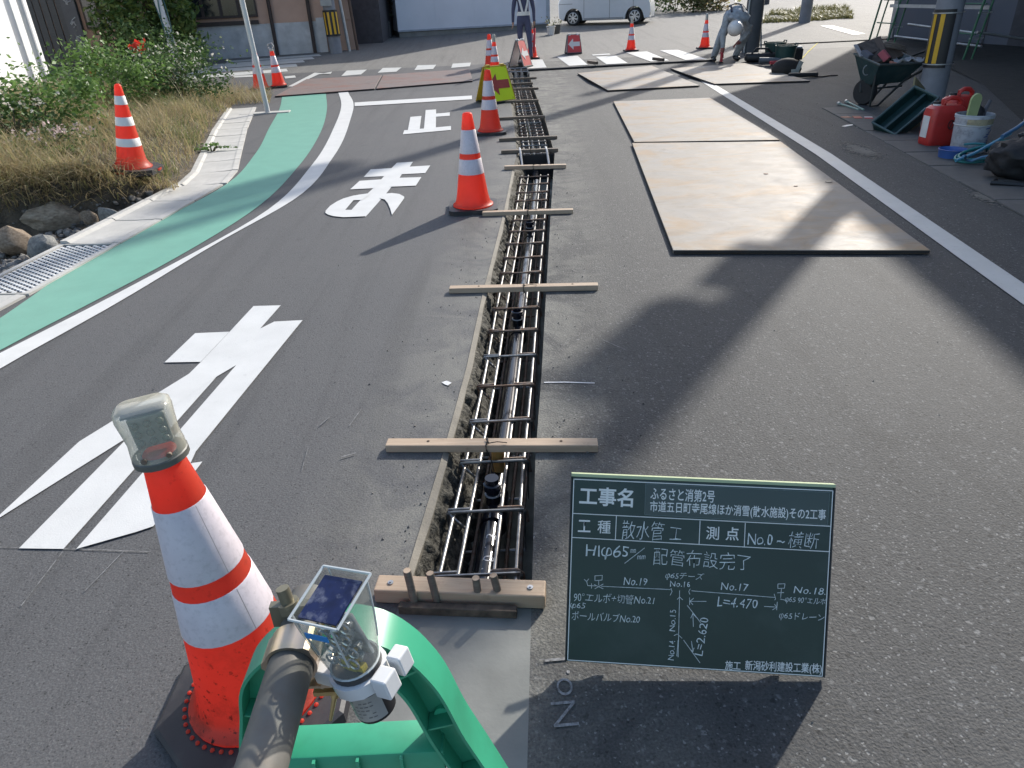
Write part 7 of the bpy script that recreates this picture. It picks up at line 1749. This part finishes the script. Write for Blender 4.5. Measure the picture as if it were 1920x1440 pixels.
# teal hose coils
q = G(1830, 305); b_ = MB()
pth = []
for i in range(60):
    a_ = i/59*2*PI*2.2; r_ = .20+.03*math.sin(a_*.7); pth.append((r_*1.25*math.cos(a_)+.10, r_*.6*math.sin(a_), .06+.05*math.sin(a_*1.0+1)+.05*(i/59)))
b_.tube(pth, .012, 7); o = b_.build('water_hose', mat('hose_teal', (.03, .20, .20), .4), None, smooth=50); o.location = q; tag(o, 'coiled teal water hose beside the black bag', 'hose')
q2 = G(1800, 312); b_ = MB(); b_.tube([(-.05, .0, .05), (.12, .05, .09), (.30, .12, .15), (.50, .2, .22)], .014, 7); o = b_.build('hose', mat('hose_blue', (.08, .28, .40), .4), None, smooth=50); o.location = q2; tag(o, 'light blue hose leading up into the black bag', 'hose')
for (px_, py_, col_, lab, sd_) in ((1862, 292, (.03, .17, .19), 'dark teal hose end curling over the black bag', 3), (1848, 316, (.09, .22, .36), 'short blue hose loop lowest of the tangle before the black bag', 5)):
    q_ = G(px_, py_); rr = random.Random(sd_); b_ = MB()
    b_.tube([(-.28+.05*i, .10*math.sin(i*.8+sd_), .03+.10*abs(math.sin(i*.45+sd_*.3))) for i in range(12)], .011, 6); o = b_.build('hose', mat('hose_%d' % sd_ if False else ('hose_dark_teal' if sd_ == 3 else 'hose_dull_blue'), col_, .4), None, smooth=50); o.location = q_; tag(o, lab, 'hose')
q_ = G(1890, 300); t = thing('hand_pump', 'silver and blue hand tool lying on top of the hose tangle', 'tool', q_+Vector((0, 0, .22)), .5)
MB().tube([(-.20, 0, 0), (0, 0, .05), (.14, 0, .10)], .016, 8).build('tool_body', mat('tool_blue', (.06, .15, .26), .4), t, smooth=50); MB().box((.16, 0, .11), (.10, .05, .03), Matrix.Rotation(-.4, 3, 'Y'), 0, .006).build('tool_head', M_GALV, t)
# black bag / machine at the frame edge
q = G(1905, 338); t = thing('tool_bag', 'bulky black bag full of tools at the right edge of the picture', 'bag', q)
b_ = MB(); bm = bmesh.new(); bmesh.ops.create_icosphere(bm, subdivisions=4, radius=1)
for v in bm.verts: v.co = v.co*(1+.25*mnoise.noise(v.co*1.7)+.16*mnoise.noise(v.co*4)+.05*mnoise.noise(v.co*11)); v.co = Vector((v.co.x*.28, v.co.y*.22, max(-.16, v.co.z*.17)))
me = bpy.data.meshes.new('bag_body'); bm.to_mesh(me); bm.free(); me.materials.append(mat('bag_black', (.014, .014, .016), .7, var=.4, bmp=.4, bscale=12, bdist=.02)); shade(me, 60); o = bpy.data.objects.new('bag_body', me); COL.objects.link(o); o.parent = t; o.location = (.10, .08, .16)
b_ = MB(); b_.tube([(-.15, -.10, .36), (0.0, -.12, .42), (.12, -.05, .38)], .016, 6); b_.build('strap', M_BLACK, t)
b_ = MB(); b_.box((-.05, -.12, .40), (.16, .03, .05), Matrix.Rotation(-.5, 3, 'Y'), 0, .01); b_.build('silver_fitting', M_GALV, t)
b_ = MB(); b_.tube([(-.2, -.05, .02), (-.3, -.16, .03), (-.1, -.24, .02), (.1, -.22, .03)], .02, 6); b_.build('cable', M_BLACK, t)
b_ = MB(); b_.box((.02, -.17, .30), (.15, .02, .10), Matrix.Rotation(.3, 3, 'Y'), 0, .005); b_.build('grey_patch', M_LENS, t)
# small items on the asphalt
def card(px, w_, l_, rz, m_, lab, m2=None):
    q_ = G(*px); t_ = thing('card_box', lab, 'box', q_+Vector((0, 0, 0.001)), rz); MB().box((0, 0, .008), (w_, l_, .016), None, 0, .002).build('box_body', m_, t_)
    if m2: MB().box((0, l_*.22, .0168), (w_*.98, l_*.35, .0012)).build('box_band', m2, t_)
card((1586, 222), .09, .10, .1, mat('card_buff', (.40, .17, .10), .7), 'small buff card box, leftmost of the three on the asphalt')
card((1607, 222), .09, .16, -.25, mat('card_red', (.42, .08, .05), .6), 'orange red card box in the middle of the three on the asphalt', mat('card_buff', (.40, .17, .10), .7))
card((1628, 223), .09, .15, -.35, mat('card_crimson', (.40, .03, .04), .6), 'crimson and white card box nearest the leaning tub', M_BANDO)
for px, lab, rz in (((1590, 236), 'white scraper blade lying in front of the card boxes', .6), ((1620, 238), 'small grey scraper lying by the crimson card box', .3)):
    t_ = thing('scraper', lab, 'scraper', G(*px), rz); b_ = MB(); b_.prism([(-.09, -.02), (.02, -.03), (.09, -.012), (.09, .012), (.02, .03), (-.09, .02)], .002, .006); b_.build('blade', M_BANDO if px[0] < 1600 else M_GALV, t_)
for px0, px1, lab in (((1573, 197), (1610, 208), 'pale green rod lying on the asphalt, the left one of two'), ((1587, 193), (1619, 208), 'pale green rod lying on the asphalt, the right one of two')):
    a, c_ = G(*px0), G(*px1); t_ = thing('steel_rod', lab, 'rod', a); d = c_-a; MB().cyl((0, 0, .018), d+Vector((0, 0, .014)), .012, seg=8).build('shaft', mat('rod_green', (.20, .30, .25), .5), t_); MB().cyl(-d.normalized()*.03+Vector((0, 0, .02)), d.normalized()*.02+Vector((0, 0, .02)), .022, seg=8).build('head', M_LENS, t_)

# ------------------------------------------------------------------ folding trestles with ladders in front of the workshop
M_TRG = mat('trestle_green', (.03, .13, .065), .5)
def trestle(label, foot_l, foot_r, top, y):
    t = thing('trestle', label, 'trestle', foot_l, 0, 'green folding trestles before the workshop')
    h_ = top; 
    for off in (0, 0.9):
        MB().tube([(0, off, 0), (.12, off, h_*.62), (.20, off, h_*.92), (.30, off, h_)], .022, 8).build('leg', M_TRG, t, smooth=50)
        MB().tube([(.16, off, 0), (.26, off, h_*.5), (.36, off, h_*.93)], .018, 8).build('leg', M_TRG, t, smooth=50)
    b_ = MB()
    for z in (.3, .65, .95): b_.tube([(.06+z*.2, 0, h_*z), (.06+z*.2, .9, h_*z)], .014, 6)
    b_.build('rung', M_TRG, t); b_ = MB()
    for z in (.25, .55): b_.box((.10+z*.2, 0, h_*z), (.26, .03, .03))
    b_.build('cross_tie', M_GALV, t); return t
tl = G(1663, 82); tr2 = G(1806, 112)
trestle('green folding trestle left of the big pole', tl, None, 1.35, 0); trestle('green folding trestle right of the big pole', tr2, None, 1.45, 0)
def hladder(label, a, b2, gap, rungs):
    t = thing('ladder', label, 'ladder', a, 0); d = b2-a
    for off in (0, gap): MB().box(d/2+Vector((0, off, 0)), (d.length, .03, .065), (Matrix.Rotation(math.atan2(d.y, d.x), 3, 'Z') @ Matrix.Rotation(-math.asin(d.z/d.length), 3, 'Y'))).build('rail', M_GALV, t)
    b_ = MB()
    for k_ in range(rungs): p_ = d*((k_+.5)/rungs); b_.cyl(p_, p_+Vector((0, gap, 0)), .014, seg=6)
    b_.build('rung', M_GALV, t); return t
def at_depth(px, py, y): d = ray(px, py)*(y/ray(px, py)[1]); return Vector((d[0], d[1], HCAM+d[2]))
hladder('aluminium ladder laid level across the tops of both green trestles', at_depth(1686, 11, tl.y), at_depth(1856, 14, tr2.y), .40, 8)
for (p0_, p1_, lab) in (((1703, 45), (1830, 62), 'silver steel pipe, the upper one resting through the trestles'), ((1678, 68), (1840, 87), 'silver steel pipe, the lower one resting through the trestles'), ((1832, 60), (1925, 74), 'silver steel pipe running right from the right trestle')):
    a, c_ = at_depth(*p0_, tl.y if p0_[0] < 1800 else tr2.y), at_depth(*p1_, tr2.y+.1); o = MB().cyl((0, 0, 0), c_-a, .024, seg=10).build('steel_pipe', M_GALV, None, smooth=50); o.location = a; tag(o, lab, 'pipe', 'pipes on the trestles')
print('objects', len(bpy.data.objects), 'tris', sum(len(o.data.polygons) for o in scene.objects if o.type == 'MESH'))
